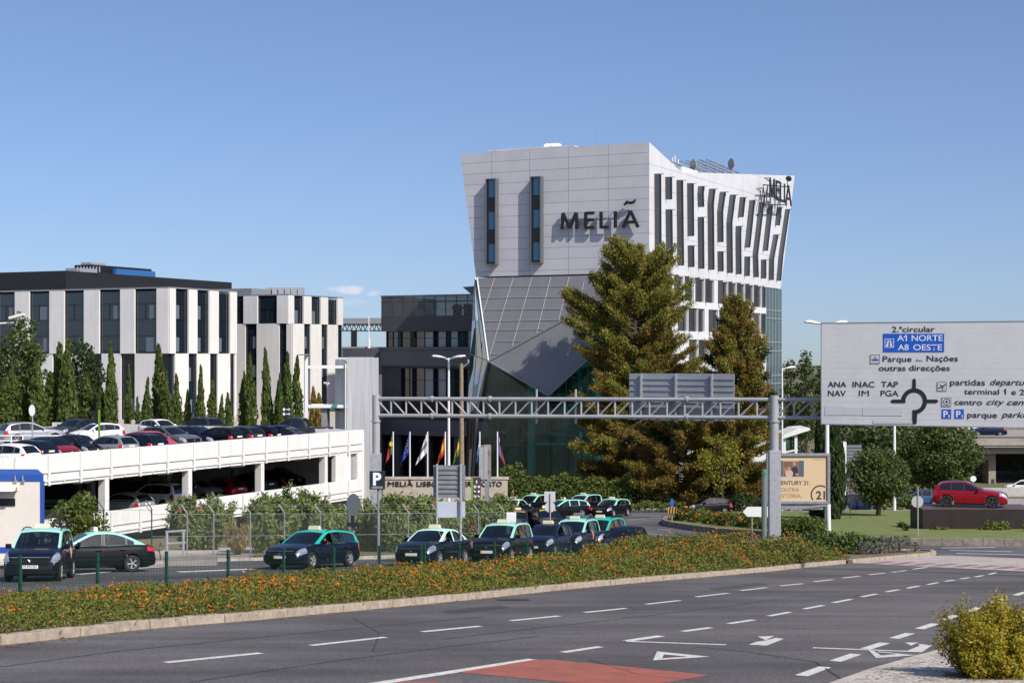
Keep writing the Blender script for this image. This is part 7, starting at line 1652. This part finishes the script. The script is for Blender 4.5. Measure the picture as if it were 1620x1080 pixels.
# ---- broadleaf trees
def broad(name, label, px, Y, vtop, vbot, wpx, m, nbl, leaf, dens, seed, ztr=None, group=None, shape=(1, 1), trunk=.16, z=None, cat='tree', squash=1., shell=.45, br=(.22, .42), stretch=1.5, depth=1.):
    r_ = np.random.default_rng(seed); x = (px-CX)/F*Y; t = plant(name, label, cat, x, Y, z, group); z0 = t.location[2]
    zt, zb_ = (HV-vtop)/F*Y-z0, (HV-vbot)/F*Y-z0; rw = wpx/2/F*Y; c = np.array([0, 0, (zt+zb_)/2]); rh = (zt-zb_)/2; PTS = []; NN = []; segs = [([(0, 0, -.2), (.05, 0, zb_*.6), (0, 0, c[2])], [trunk, trunk*.85, trunk*.5])]
    for k in range(nbl):
        d = r_.normal(size=3); d /= np.linalg.norm(d); q = r_.uniform(.25, 1)**.5
        tp = 1-shape[0]*max(0, d[2]*q)*.55-(shape[1]*max(0, -d[2]*q)*.35)
        b = c+d*q*np.array([rw*.8*tp, rw*.8*tp*depth, rh*.86]); R_ = rw*r_.uniform(*br)
        p, nr = blob(int(1.7*dens*R_*R_/(leaf*leaf)), b, (R_, R_, R_*.8*squash), shell); PTS.append(p); NN.append(nr)
        if k % 3 == 0: segs.append(([(0, 0, c[2]-rh*.7), b*.5+np.array([0, 0, c[2]*.5-rh*.2]), b], [trunk*.45, trunk*.28, .02]))
    limbs(t, segs); put('crown' if cat == 'tree' else 'foliage', leafmesh('crown', np.concatenate(PTS), leaf, m, stretch=stretch, Nrm=np.concatenate(NN)), t); return t
broad('broadleaf_tree', 'tall pale green broadleaf tree at left end of the white office building', 34, 150, 484, 672, 104, POP, 85, .22, 2.2, 11, z=zT, shape=(.9, .1), br=(.2, .36))
broad('broadleaf_tree', 'darker round crowned tree right of the tall pale green broadleaf tree', 128, 147, 532, 690, 90, DKG, 70, .22, 2.2, 12, z=zT, shape=(.7, .1))
broad('round_tree', 'dense round olive green tree standing on the lawn', 1389, 125, 706, 799, 108, OLIVE, 95, .15, 2.3, 13, shape=(.35, .3), trunk=.22, z=zg(125)+.3)
broad('olive_tree', 'big dark spreading tree beside the flyover', 1487, 166, 662, 782, 136, OLIVE, 110, .22, 2.2, 14, shape=(.3, .1), trunk=.3)
broad('broadleaf_tree', 'yellow green young tree before the rusty conifers', 1142, 141, 678, 786, 94, YLG, 44, .17, 1.1, 15, shape=(.9, .1), trunk=.1, br=(.16, .34))
broad('poplar_tree', 'tallest narrow poplar left of the direction board', 1276, 176, 538, 720, 46, POP, 70, .24, 2.2, 16, shape=(.8, .1), br=(.24, .5))
broad('poplar_tree', 'shorter poplar between the hotel and the tallest poplar', 1250, 178, 555, 715, 44, POP, 60, .24, 2.2, 17, shape=(.8, .1), br=(.24, .5))
broad('poplar_tree', 'dark poplar partly behind the edge of the direction board', 1302, 180, 560, 720, 40, DKG, 60, .24, 2.2, 18, shape=(.8, .1))
for i, (px, Y, vt, w_, lab) in enumerate([(1372, 171, 652, 110, 'dark tree right behind the louvred panel and pier'), (1436, 178, 648, 110, 'dark tree between round tree and big spreading tree'), (1256, 215, 566, 74, 'dense tree low behind the poplars'), (1320, 222, 560, 120, 'dark tree low behind the edge of the direction board'), (1350, 185, 668, 100, 'dark background tree behind the round olive green tree'), (1408, 190, 662, 120, 'dark background tree left of the big spreading tree'), (1447, 200, 660, 90, 'dark background tree behind the big spreading tree'), (1560, 230, 655, 130, 'pale green tree rising behind the flyover'), (1625, 232, 658, 110, 'tree behind the flyover at right edge of the picture')]):
    broad('background_tree', lab, px, Y, vt, 800 if i < 7 else 770, w_, [DKG, OLIVE, POP, DKG, DKG, OLIVE, DKG, HDG, HDG][i], 44, .34, 2.0, 30+i, shape=(.3, 0), trunk=.25, br=(.26, .44))
broad('background_tree', 'leafy tree seen under the flyover at right edge', 1617, 200, 718, 790, 40, HDG, 22, .3, 1.6, 41, trunk=.15)
broad('background_tree', 'dark shaded tree under the flyover beside its column', 1553, 196, 724, 800, 50, DKG, 26, .3, 2., 42, trunk=.15)
# ---- cypresses
def cyp_mesh(seed, H, W_, n, leaf, m=CYP):
    r_ = np.random.default_rng(seed); PTS = []; NN = []
    k = 26+int(H*3)
    for i in range(k):
        f = (i+r_.uniform())/k; z = H*(.03+.95*f); rad = W_/2*(min(1, f/.12+.5))*(1-max(0, f-.25)/.75)**.75*r_.uniform(.65, 1.05)+.04; a = r_.uniform(0, 6.28); rr = max(.1, rad*.62)
        p, nr = blob(n//k, (math.cos(a)*rad*.55, math.sin(a)*rad*.55, z), (rr, rr, rr*2.2+.15), .35); PTS.append(p); NN.append(nr)
    return leafmesh('crown', np.concatenate(PTS), leaf, m, up=.72, stretch=2.6, Nrm=np.concatenate(NN))
CYPS = [(8, 600, 25), (24, 588, 24), (44, 600, 22), (60, 568, 24), (76, 590, 22), (92, 545, 25), (105, 540, 24), (127, 645, 22), (140, 592, 24), (160, 612, 18), (176, 545, 22), (203, 580, 13), (219, 628, 12), (231, 599, 17), (255, 548, 28), (266, 590, 18), (280, 594, 17), (296, 618, 14), (317, 580, 15), (333, 603, 17), (348, 625, 12), (362, 622, 14), (383, 603, 15), (390, 590, 15), (399, 563, 18), (424, 553, 18), (437, 602, 12), (444, 592, 12), (454, 560, 18), (468, 566, 20)]
desc = ['slim cypress', 'pointed cypress', 'narrow green cypress', 'dense cypress']
place_ = {0: 'leftmost cypress in the row, at the left edge'}
base_var = [(cyp_mesh(100+i, 6.4, 1.25, 3400, .14)) for i in range(7)]
for i, (px, vt, w_) in enumerate(CYPS):
    Y = 138.6+(i % 3)*.9+(1.4 if px < 165 else 0); H = (HV-vt)/F*Y-zT; W_ = w_/F*Y*(1.4 if px < 165 else 1.12)
    ht = 'short' if H < 3.9 else 'mid height' if H < 5.6 else 'tall'
    if px < 165: lab = '%s cypress under the broadleaf trees, number %d from the left edge' % (ht, i+1)
    else:
        WH = ['before the larger white building corner', 'before the grey left face of the larger white building', 'before the sunlit face of the larger white building', 'before the smaller white building']
        wi = 1 if px < 248 else 0 if px < 270 else 2 if px < 375 else 3
        sib = [c for c in CYPS if c[0] >= 165 and (1 if c[0] < 248 else 0 if c[0] < 270 else 2 if c[0] < 375 else 3) == wi]
        where = WH[wi]; nth = ['first', 'second', 'third', 'fourth', 'fifth', 'sixth', 'seventh', 'eighth', 'ninth'][sib.index((px, vt, w_))]
        lab = '%s cypress, %s of those %s' % (ht, nth, where)
    t = plant('cypress_tree', lab, 'tree', (px-CX)/F*Y, Y, zT, 'cypresses along the upper terrace')
    o = bpy.data.objects.new('crown', base_var[i*3 % 7]); C.objects.link(o); o.parent = t; o.scale = (W_/1.25, W_/1.25, H/6.4); o.rotation_euler = (R(2.2*math.sin(i*5.1)), R(2.6*math.sin(i*3.7)), i*1.7)
    mb = MB(); mb.tube([(0, 0, -.1), (0, 0, H*.8)], [.09, .02], 6); mb.build('trunk', BARK, t)
RC = cyp_mesh(140, 5.0, 1.1, 2200, .16, BRW)
for px, vt, w_, lab in ((496, 614, 15, 'thin rusty cypress left of the stair tower frame'), (505, 624, 17, 'middle rusty cypress in the stair tower frame'), (514, 655, 13, 'shortest rusty cypress in the stair tower frame')):
    Y = 136.5; H = (HV-vt)/F*Y-zT; t = plant('cypress_tree', lab, 'tree', (px-CX)/F*Y, Y, zT, 'rusty cypresses by the stair tower'); o = bpy.data.objects.new('crown', RC); C.objects.link(o); o.parent = t; s_ = w_/F*Y/1.0; o.scale = (s_, s_, H/5.); mb = MB(); mb.tube([(0, 0, -.1), (0, 0, H*.8)], [.07, .02], 6); mb.build('trunk', BARK, t)
t = plant('cypress_tree', 'big dark columnar cypress on the island behind the billboard', 'tree', (1318-CX)/F*118, 118, zg(118)+.2)
H = (HV-640)/F*118-zg(118); put('crown', cyp_mesh(150, H, 2.1, 15000, .17, DKG), t); limbs(t, [([(0, 0, -.2), (0, 0, H*.8)], [.3, .05])])
t = plant('cypress_tree', 'second dark columnar cypress touching the billboard frame', 'tree', (1298-CX)/F*120, 120, zg(120)+.2)
put('crown', cyp_mesh(151, H*.98, 1.7, 11000, .17, DKG), t); limbs(t, [([(0, 0, -.2), (0, 0, H*.8)], [.25, .05])])
# ---- hedges as walls of leaves
def hedge(name, label, pts, h, wd, m, leaf, dens, seed, cat='hedge', z0=None, flowers=0, lump=.25, fm=None):
    """pts: plan polyline (Vectors); leaves on a lumpy rounded ridge"""
    r_ = np.random.default_rng(seed); L = resample([Vector((p[0], p[1], 0)) for p in pts], .25); c0 = L[len(L)//2]; t = thing(name, label, cat, (c0.x, c0.y, zg(c0.y) if z0 is None else z0)); zc_ = t.location[2]
    n = int(dens*len(L)*.25*(h*2+wd)); i = r_.integers(0, len(L)-1, n); f = r_.uniform(0, 1, n); A = np.array([tuple(p) for p in L])
    P = A[i]*(1-f)[:, None]+A[i+1]*f[:, None]; T = A[i+1]-A[i]; T /= np.linalg.norm(T, axis=1)[:, None]; Nn = np.stack([-T[:, 1], T[:, 0], 0*f], 1)
    a = r_.uniform(0, math.pi, n); u = np.sign(np.cos(a))*np.abs(np.cos(a))**.6; v = np.abs(np.sin(a))**.5
    s_ = (i+f)*.25; lum = 1+lump*(np.sin(s_*2.1+seed)*.5+np.sin(s_*.83+1.3*seed)*.5+.4*np.sin(s_*5.3+a*3)); dp_ = 1-.28*r_.uniform(0, 1, n)**2
    end = np.clip(np.minimum(s_, len(L)*.25-s_)/(.5*wd+.01), .15, 1)**.5
    Q = P+Nn*(u*wd/2*lum*dp_*end)[:, None]; Q[:, 2] = v*h*lum*dp_*end+.02
    base = zga(Q[:, 1])-zc_ if z0 is None else 0
    Q[:, 0] -= c0.x; Q[:, 1] -= c0.y; Q[:, 2] += base
    N3 = Nn*u[:, None]; N3[:, 2] = v
    put('foliage', leafmesh('foliage', Q, leaf, m, Nrm=N3), t)
    mb = MB()
    for k in range(0, len(L)-4, 4):   # stems and dark inside
        p = L[k]; zz = (zg(p.y)-zc_) if z0 is None else 0; mb.tube([(p.x-c0.x, p.y-c0.y, zz-.1), (p.x-c0.x+.05, p.y-c0.y, zz+h*.75)], [.04, .015], 5)
    mb.build('stems', BARK, t)
    if flowers:
        k = r_.choice(n, flowers, replace=False); Fp = np.repeat(Q[k]*np.array([1, 1, 1.0])+N3[k]*.06, 6, 0)+r_.normal(size=(flowers*6, 3))*.05; put('blossoms', leafmesh('blossoms', Fp, .11, fm), t)
    return t
GX = lambda px, v, off=0: G(px, v, off)
HY = 150.
hedge('ivy_hedge', 'long clipped ivy hedge wall below the hotel foyer', [D(806, 0, HY+.5), D(1010, 0, HY-1), D(1130, 0, HY-2), D(1250, 0, HY-2)], 3.0, 1.6, HDG, .17, 62, 3, lump=.12)
hedge('low_hedge', 'low trimmed shrub row along the far kerb', [D(992, 0, 143), D(1090, 0, 142)], .8, 1.2, HDG, .13, 90, 4, lump=.3)
hedge('low_hedge', 'low shrub row behind the black hatchback by the far kerb', [D(1150, 0, 142), D(1235, 0, 141)], 1.3, 1.6, DKG, .16, 80, 5, lump=.3)
broad('shrub', 'rounded variegated shrub beside the tricolour flag', 813, 140, 727, 790, 66, HDG, 26, .15, 2.2, 51, cat='shrub', trunk=.06, shape=(.2, 0))
broad('shrub', 'ornamental yellowing shrub at the right end of the sign wall', 812, 126, 772, 815, 28, GRS, 12, .13, 1.5, 52, cat='shrub', trunk=.04)
hedge('low_hedge', 'row of small rounded bushes at foot of the sign wall', [D(606, 0, 125), D(690, 0, 125)], .75, .8, DKG, .13, 90, 6, lump=.5, z0=zg(125)+.8)
hedge('background_hedge', 'dark hedge behind the lawn between round tree and red car', [D(1382, 0, 141), D(1462, 0, 140)], 1.5, 1.8, HDG, .17, 70, 7, lump=.3)
hedge('low_hedge', 'yellow green low planting behind the red car', [D(1455, 0, 118), D(1640, 0, 118)], .8, 1.0, YLG, .14, 60, 8, lump=.3)
broad('shrub', 'orange leaved shrub beneath the big spreading tree', 1534, 150, 762, 800, 26, leafmat('orange_foliage', [(.35, .14, .02), (.42, .22, .03), (.2, .13, .03)]), 14, .16, 1.4, 53, cat='shrub', trunk=.04)
broad('shrub', 'thin autumn twigs with orange leaves left of the round tree', 1345, 119, 754, 786, 24, leafmat('orange_foliage', [(.35, .14, .02)]), 8, .12, .6, 54, cat='shrub', trunk=.03)
# bushes on the island
isz = .3
hedge('flower_hedge', 'green flowering shrub border along the left tip of the island', [G(1056, 829), G(1095, 830), G(1140, 836), G(1205, 843), G(1236, 846)], .95, 2.0, HDG, .13, 90, 9, lump=.35, flowers=110, fm=LFL)
broad('shrub', 'bright green dome shaped bush under the billboard', 1270, 94, 818, 850, 90, HDG, 44, .11, 2.0, 55, cat='shrub', trunk=.05, shape=(.2, 0), squash=.8, depth=.6, z=zg(94)+.25)
broad('shrub', 'spiky dark green plant alone on the lawn before the plinth', 1428, 99, 824, 847, 26, DKG, 14, .13, 1.6, 56, cat='shrub', trunk=.04, z=zg(99)+.3, stretch=3)
hedge('low_hedge', 'low green bush at the left foot of the plinth', [D(1462, 0, 100.2), D(1502, 0, 100.2)], .42, .8, HDG, .1, 120, 10, lump=.4)
hedge('low_hedge', 'yellow flowered bush at the middle foot of the plinth', [D(1548, 0, 100), D(1602, 0, 100)], .62, .9, HDG, .11, 110, 11, lump=.5, flowers=24, fm=YLG)
broad('shrub', 'yellowish shrub at right edge beside the plinth', 1624, 98, 815, 852, 26, HDG, 12, .1, 1.6, 57, cat='shrub', trunk=.04, z=zg(98)+.3)
hedge('juniper', 'dark spreading juniper at foot of the gantry column', [G(1246, 884), G(1290, 880), G(1342, 874)], .75, 2.4, JUN, .13, 110, 12, lump=.5, cat='shrub')
hedge('lavender', 'grey lavender clump on the tip of the planting strip', [G(1360, 880), G(1400, 877), G(1440, 874.5)], .62, 1.2, LAV, .08, 190, 13, lump=.4, cat='shrub')
# ---- oleanders behind the wire fence
OL = [(318, 79, 782, 862, 58, 'oleander with pink blossoms at left end of the wire fence'), (425, 75, 785, 868, 50, 'oleander left of the dark estate taxi'), (470, 76, 772, 866, 62, 'tall oleander with pink blossoms above the estate taxi'), (517, 76, 796, 866, 44, 'oleander behind the roof of the estate taxi'), (545, 77, 800, 866, 40, 'oleander beside the round sign back'), (580, 77, 796, 868, 46, 'oleander left of the parking sign pole'), (628, 76, 786, 866, 52, 'oleander with pink blossoms right of the parking sign pole'), (668, 77, 784, 866, 48, 'oleander left of the tall sign board'), (715, 79, 800, 866, 44, 'oleander behind the posts of the tall sign board'), (758, 80, 790, 868, 46, 'oleander beyond the tall sign board'), (788, 82, 786, 862, 26, 'last oleander by the end of the wire fence')]
for i, (px, Y, vt, vb, w_, lab) in enumerate(OL):
    r_ = np.random.default_rng(200+i); t = plant('oleander', lab, 'shrub', (px-CX)/F*Y, Y, group='oleanders behind the wire fence'); H = (HV-vt+8)/F*Y-zg(Y); W_ = w_/F*Y*1.9; PTS = []; NN = []; segs = []; tips = []
    for k in range(52):
        a = r_.uniform(0, 6.28); q = r_.uniform(0, 1)**.6; e = np.array([math.cos(a)*W_/2*q, math.sin(a)*W_/2*q*.8, H*(.55+.45*r_.uniform())*(1-.2*q)]); b = np.array([e[0]*.25, e[1]*.25, 0]); segs.append(([b, (b+e)/2+np.array([0, 0, .15]), e], [.02, .014, .006])); tips.append(e)
        for j in range(int(105*H)):
            f = r_.uniform(.12, 1); PTS.append(b*(1-f)+e*f+r_.normal(size=3)*.13); NN.append((math.cos(a), math.sin(a), .5))
    limbs(t, segs, name='stems'); put('foliage', leafmesh('foliage', np.array(PTS), .085, OLE, up=.45, stretch=3.0, Nrm=np.array(NN)), t)
    nf = {0: 6, 2: 5, 6: 6, 7: 3, 9: 3, 10: 3}.get(i, 1); Fp = []
    for k in range(nf): e = np.array(tips[k*3 % 52])*np.array([1, 1, .8+.25*r_.uniform()])-np.array([0, .25, 0]); Fp.append(e+r_.normal(size=(12, 3))*.055)
    put('blossoms', leafmesh('blossoms', np.concatenate(Fp), .075, PNK), t)
r_ = np.random.default_rng(5); t = plant('dry_bush', 'straw coloured dry bush behind the wire fence', 'shrub', (375-CX)/F*73, 73); P = []
for k in range(160):
    a = r_.uniform(0, 6.28); e = np.array([math.cos(a)*r_.uniform(.2, .85), math.sin(a)*.5, r_.uniform(.6, 1.7)])
    for j in range(26): f = r_.uniform(0, 1); P.append(e*f*np.array([f, f, 1])+r_.normal(size=3)*.05)
put('stalks', leafmesh('stalks', np.array(P), .05, GRS, up=.7, stretch=5), t)
broad('shrub', 'leafy dark shrub beside the blue edge of the site cabin', 122, 66, 778, 892, 104, HDG, 80, .10, 2.0, 61, cat='shrub', trunk=.06, shape=(.5, -.3), squash=.9, depth=.7)
broad('shrub', 'small weedy plant by the ramp below the wire fence', 252, 67, 858, 876, 22, HDG, 8, .09, 1.2, 62, cat='shrub', trunk=.03)
# ---- golden bush in the foreground
fgY = 19.; t = plant('golden_bush', 'golden green bush on the near pavement at the lower right corner', 'bush', (1572-CX)/F*fgY, fgY); r_ = np.random.default_rng(77); PTS = []; NN = []; segs = []
z0 = zg(fgY); Ht = (HV-940)/F*fgY-z0
for k in range(260):
    a = r_.uniform(0, 6.28); q = r_.uniform(0, 1)**.55; lob = 1+.16*math.sin(3*a+1)+.12*math.sin(5*a); e = np.array([math.cos(a)*.70*q*lob+.04, math.sin(a)*.6*q*lob, Ht*(.30+.70*r_.uniform()**.75)*(1-.34*q*q+.10*math.sin(4*a+q*5))*(1.06 if r_.uniform() < .1 else .96)]); b = np.array([e[0]*.2, e[1]*.2, -.1]); segs.append(([b, (b+e)/2, e], [.008, .006, .002]))
    n = 230; f = r_.uniform(.18, 1.04, n)[:, None]; PTS.append(b*(1-f)+e*f+r_.normal(size=(n, 3))*.04); NN.append(np.tile([math.cos(a), math.sin(a), .6], (n, 1)))
limbs(t, segs, name='stems'); put('foliage', leafmesh('foliage', np.concatenate(PTS), .022, FGB, up=.2, stretch=1.9, Nrm=np.concatenate(NN)), t)
mb = MB()      # a planting hole of bare soil and fallen leaves under it
c_ = t.location; mb.face([(c_.x+.62*math.cos(k*.35)*(1+.1*math.sin(k*2.1)), c_.y+.5*math.sin(k*.35), zg(c_.y+.5*math.sin(k*.35))+.12) for k in range(18)]); struct(mb.build('soil', M['soil']))
mb = MB()
for k in range(160):
    x, y = c_.x-.1+r_.normal()*.75, c_.y+r_.normal()*.55; a = r_.uniform(0, 6.28); mb.face([(x+.02*math.cos(a+j*1.57), y+.02*math.sin(a+j*1.57)*(.6 if j % 2 else 1), zg(y)+.124+.008*(j == 0)) for j in range(4)])
tag(mb.build('leaf_litter', leafmat('golden_litter', [(.30, .22, .04), (.25, .14, .05), (.16, .12, .05)], .1)), 'small fallen leaves on the pale pavement around the golden bush', 'leaf litter', kind='stuff')
# ---- lantana bed between kerb and fence
KL = resample([Vector((p.x, p.y, 0)) for p in KERB if p.x > -14], .25); A = np.array([tuple(p) for p in KL]); T = np.gradient(A, axis=0); T /= np.linalg.norm(T, axis=1)[:, None]; Nn = np.stack([-T[:, 1], T[:, 0], 0*T[:, 0]], 1)
fd = np.array([FS.x, FS.y]); fd /= np.linalg.norm(fd); fn = np.array([-fd[1], fd[0]])
den = Nn[:, :2]@fn; wid_ = ((np.array([FA.x, FA.y])-A[:, :2])@fn)/np.where(abs(den) < .05, .05, den)
wid_ = np.clip(wid_-.35, .8, 9.); far = np.clip((A[:, 1]-60)/18, 0, 1); 
cum = np.concatenate([[0], np.cumsum(np.linalg.norm(np.diff(A, axis=0), axis=1))]); Lk_ = cum[-1]
lim = np.interp(cum, [0, Lk_*.8, Lk_*.93, Lk_], [20, 20, 2.6, .4]); wid_ = np.minimum(wid_, lim)
area = float(np.sum(wid_)*.25)
def bump2(P, k): return .5*np.sin(P[:, 0]*1.13*k+1.7*np.sin(P[:, 1]*.61*k))+.5*np.sin(P[:, 1]*1.31*k+1.9*np.sin(P[:, 0]*.47*k+1))
def bed(n, seed, lift=0., rmin=0., flower=False):
    r_ = np.random.default_rng(seed); wts = wid_/wid_.sum()*(1+1.6*np.exp(-cum/14.)); wts /= wts.sum()
    i = r_.choice(len(A), n, p=wts); q = r_.uniform(0, 1, n); s_ = cum[i]; d = .22+q*(wid_[i]-.22)
    P = A[i]+Nn[i]*d[:, None]+r_.normal(size=(n, 3))*np.array([.1, .1, 0]); fs = s_/Lk_
    hn = np.interp(fs, [0, .35, .75, .9, 1], [.40, .46, .70, 1.22, .7]); hf = np.interp(fs, [0, .18, .4, .72, .9, 1], [.13, .22, .40, .56, 1.3, .7]); h0 = hn*(1-q)+hf*q
    cl = bump2(P, 1.6); fine = bump2(P+3.3, 4.6); lum = .84+.30*cl+.20*fine
    edge = np.clip(q*wid_[i]/.8, .10, 1)**.55*np.clip((1-q)*wid_[i]/.5, .3, 1)**.5
    bare = np.clip((cl+.95+.8*fs)*1.6, 0, 1)*np.clip(d/.55+.4*fine+.25, 0, 1)      # thin places between the plants, worse at the near end
    h = np.maximum(h0*lum*edge, .05); k = r_.uniform(rmin, 1, n)**.45; P[:, 2] = zga(P[:, 1])+.1+h*k+lift
    P[:, 2] += np.where(r_.uniform(size=n) < .03, r_.uniform(0, .24, n), 0)
    keep = r_.uniform(size=n) < bare
    if flower: keep &= r_.uniform(size=n) < np.clip(np.interp(fs, [0, .25, .6, 1], [.10, .32, .6, .55])*(1+2.4*bump2(P+7.7, 1.1)+.6*fine), .02, 1)
    return P[keep], s_[keep]
P, s_ = bed(290000, 301); sz = np.interp(P[:, 1], [22, 40, 80], [.032, .043, .075])
Nu = np.tile([-.1, -.25, 1.], (len(P), 1))
fb_ = put('flower_bed', leafmesh('flower_bed', P, sz, LAN, Nrm=Nu, stretch=1.6, up=.2)); tag(fb_, 'long bed of low orange flowering lantana between the kerb and the green fence', 'flower bed', kind='stuff')
Pf, sf = bed(9000, 302, .03, .6, True); r_ = np.random.default_rng(9)
szf = np.interp(Pf[:, 1], [22, 40, 80], [.024, .030, .046])*r_.uniform(.6, 1.25, len(Pf)); PP = np.repeat(Pf, 9, 0)+r_.normal(size=(len(Pf)*9, 3))*np.repeat(szf*.62, 9)[:, None]*np.array([1, 1, .6])
ff = put('blossoms', leafmesh('blossoms', PP, np.repeat(szf, 9), LFL, stretch=1.1), fb_); tag(ff, kind='stuff')
mb = MB(); r_ = np.random.default_rng(12)      # woody stems showing at the near edge
for k in range(700):
    i = r_.integers(0, len(A)-10); d_ = .25+abs(r_.normal())*.5
    if d_ > wid_[i]: continue
    p = A[i]+Nn[i]*d_; zz = zg(p[1])+.08; mb.tube([(p[0], p[1], zz), (p[0]+r_.normal()*.1, p[1]+r_.normal()*.1, zz+r_.uniform(.12, .34))], [.006, .003], 4)
st_ = mb.build('woody_stems', mat('woody_stem', (.16, .11, .07), .9), fb_); tag(st_, kind='stuff')
# fallen leaves and mulch along the kerb
# ================================================================== fences
t = thing('mesh_fence', 'low dark green welded mesh fence along the taxi lot', 'fence', (FA.x, FA.y, zg(FA.y)))
hp = 1.15; fdir = Vector((FS.x, FS.y, 0)).normalized(); fnn = Vector((-fdir.y, fdir.x, 0)); step = Vector((FS.x, FS.y, 0)).length
def fgp(p, z): return (p.x, p.y, zg(p.y)+z)
for i in list(range(-3, 18)):
    ps = [FP(i)]+([FP(i)+fdir*.22] if i == 7 else [])
    for p in ps:
        mb = MB(); b = fgp(p, 0); mb.obox(b, fdir, fnn, -.032, .032, -.032, .032, -.2, hp); mb.obox(b, fdir, fnn, -.036, .036, -.036, .036, hp+.001, hp+.02); q = local(t, mb).build('post', M['dgreen']); q.parent = t
for i in range(-3, 17):
    mb = MB(); a, b = FP(i), FP(i+1); L = (b-a).length; n = int(L/.055)
    zig = lambda z: .05 if any(abs(z-c) < .03 for c in (.12, .55, 1.0)) else 0
    for k in range(1, n):
        p = a+(b-a)*(k/n)
        prev = None
        for z in (.06, .47, .52, .57, .94, .99, 1.04, 1.11):
            off = .045 if z in (.52, .99) else 0; q = p-fnn*(off); cur = Vector(fgp(q, z))
            if prev is not None: mb.bar(prev, cur, .0058)
            prev = cur
    for z, off in ((.08, 0), (.28, 0), (.47, 0), (.52, .045), (.57, 0), (.76, 0), (.94, 0), (.99, .045), (1.04, 0)):
        mb.bar(Vector(fgp(a-fnn*off, z)), Vector(fgp(b-fnn*off, z)), .0065)
    q = local(t, mb).build('mesh_panel', mat('fence_wire_green', (.006, .026, .018), .5)); q.parent = t
def wire():
    m = mat('chain_link_wire', (.22, .23, .23), .5, .4); N, Lk = nt(m); p = N['Principled BSDF']; out = N['Material Output']; tc = N.new('ShaderNodeTexCoord'); sp_ = N.new('ShaderNodeSeparateXYZ'); Lk.new(tc.outputs['UV'], sp_.inputs[0])
    acc = None
    for sg in (1, -1):
        a = N.new('ShaderNodeMath'); a.operation = 'MULTIPLY_ADD'; a.inputs[1].default_value = sg; Lk.new(sp_.outputs[0], a.inputs[0]); Lk.new(sp_.outputs[1], a.inputs[2])
        f = N.new('ShaderNodeMath'); f.operation = 'PINGPONG'; f.inputs[1].default_value = .045; Lk.new(a.outputs[0], f.inputs[0])
        l = N.new('ShaderNodeMath'); l.operation = 'LESS_THAN'; l.inputs[1].default_value = .0026; Lk.new(f.outputs[0], l.inputs[0])
        if acc is None: acc = l.outputs[0]
        else: mxm = N.new('ShaderNodeMath'); mxm.operation = 'MAXIMUM'; Lk.new(acc, mxm.inputs[0]); Lk.new(l.outputs[0], mxm.inputs[1]); acc = mxm.outputs[0]
    tr = N.new('ShaderNodeBsdfTransparent'); mx = N.new('ShaderNodeMixShader'); Lk.new(acc, mx.inputs[0]); Lk.new(tr.outputs[0], mx.inputs[1]); Lk.new(p.outputs[0], mx.inputs[2]); Lk.new(mx.outputs[0], out.inputs[0]); return m
WIRE = wire()
def wirefence(label, pts, h, pm, every=1, name='wire_fence', arms=True, rails=True):
    """pts: (px, Y) of the posts"""
    P = [Vector(((px-CX)/F*Y, Y, zg(Y)+.1)) for px, Y in pts]; t = thing(name, label, 'fence', P[0]); o = P[0]
    for p in P:
        mb = MB(); mb.tube([p-o-Vector((0, 0, .2)), p-o+Vector((0, 0, h))], .032, 6)
        if arms: mb.tube([p-o+Vector((0, 0, h)), p-o+Vector((-.28, .1, h+.36))], .026, 6)
        mb.build('post', pm, t)
    for a, b in zip(P, P[1:]):
        me = bpy.data.meshes.new('wire_mesh'); a_, b_ = a-o, b-o; L = (b_-a_).length
        me.from_pydata([a_, b_, b_+Vector((0, 0, h-.04)), a_+Vector((0, 0, h-.04))], [], [(0, 1, 2, 3)]); ul = me.uv_layers.new(name='UVMap')
        for i, uv in enumerate(((0, 0), (L, 0), (L, h), (0, h))): ul.data[i].uv = uv
        me.materials.append(WIRE); put('wire_mesh', me, t)
        mb = MB()
        for z in ((h-.04, h*.5) if rails else (h-.04,)): mb.tube([a_+Vector((0, 0, z)), b_+Vector((0, 0, z))], .006 if not rails else .012, 4)
        if arms:
            for f in (.4, .75, 1.): d = Vector((-.28*f, .1*f, h+.36*f)); mb.tube([a_+d, b_+d], .005, 4)
        mb.build('strand', pm, t)
wirefence('grey chain link fence with angled post tops before the oleanders', [(240, 68.5), (296, 68.8), (338, 69.3), (396, 69.8), (450, 70.3), (507, 70.8), (553, 71.4), (600, 72), (646, 72.6), (692, 73.3), (728, 74), (757, 75), (797, 77)], 2.0, M['galvd'])
wirefence('green chain link fence beside the site cabin', [(66, 64.2), (164, 67), (240, 68.3)], 2.2, M['dgreen'])
t = thing('handrail', 'short grey tubular railing by the ramp behind the saloon taxi', 'railing', (D(264, 0, 67).x, 67, zg(67))); mb = MB()
for v in (841, 860): a, b = D(262, v, 67), D(294, v-2, 67); mb.tube([a, b], .05, 6)
for px in (264, 290): a = D(px, 840, 67); mb.tube([(a.x, 67, zg(67)-.1), a], .06, 6)
q = local(t, mb).build('rails', M['galv']); q.parent = t
t = thing('concrete_block', 'low pale concrete block wall at the end of the lot pavement', 'wall', (D(300, 0, 64.5).x, 64.5, zg(64.5))); mb = MB(); a, b = D(258, 877, 64.5), D(341, 866, 64.5); mb.box(a.x, b.x, 64.5, 64.9, zg(64.5)-.1, zg(64.5)+.42); q = local(t, mb).build('block', M['conc'], bevel=.03); q.parent = t
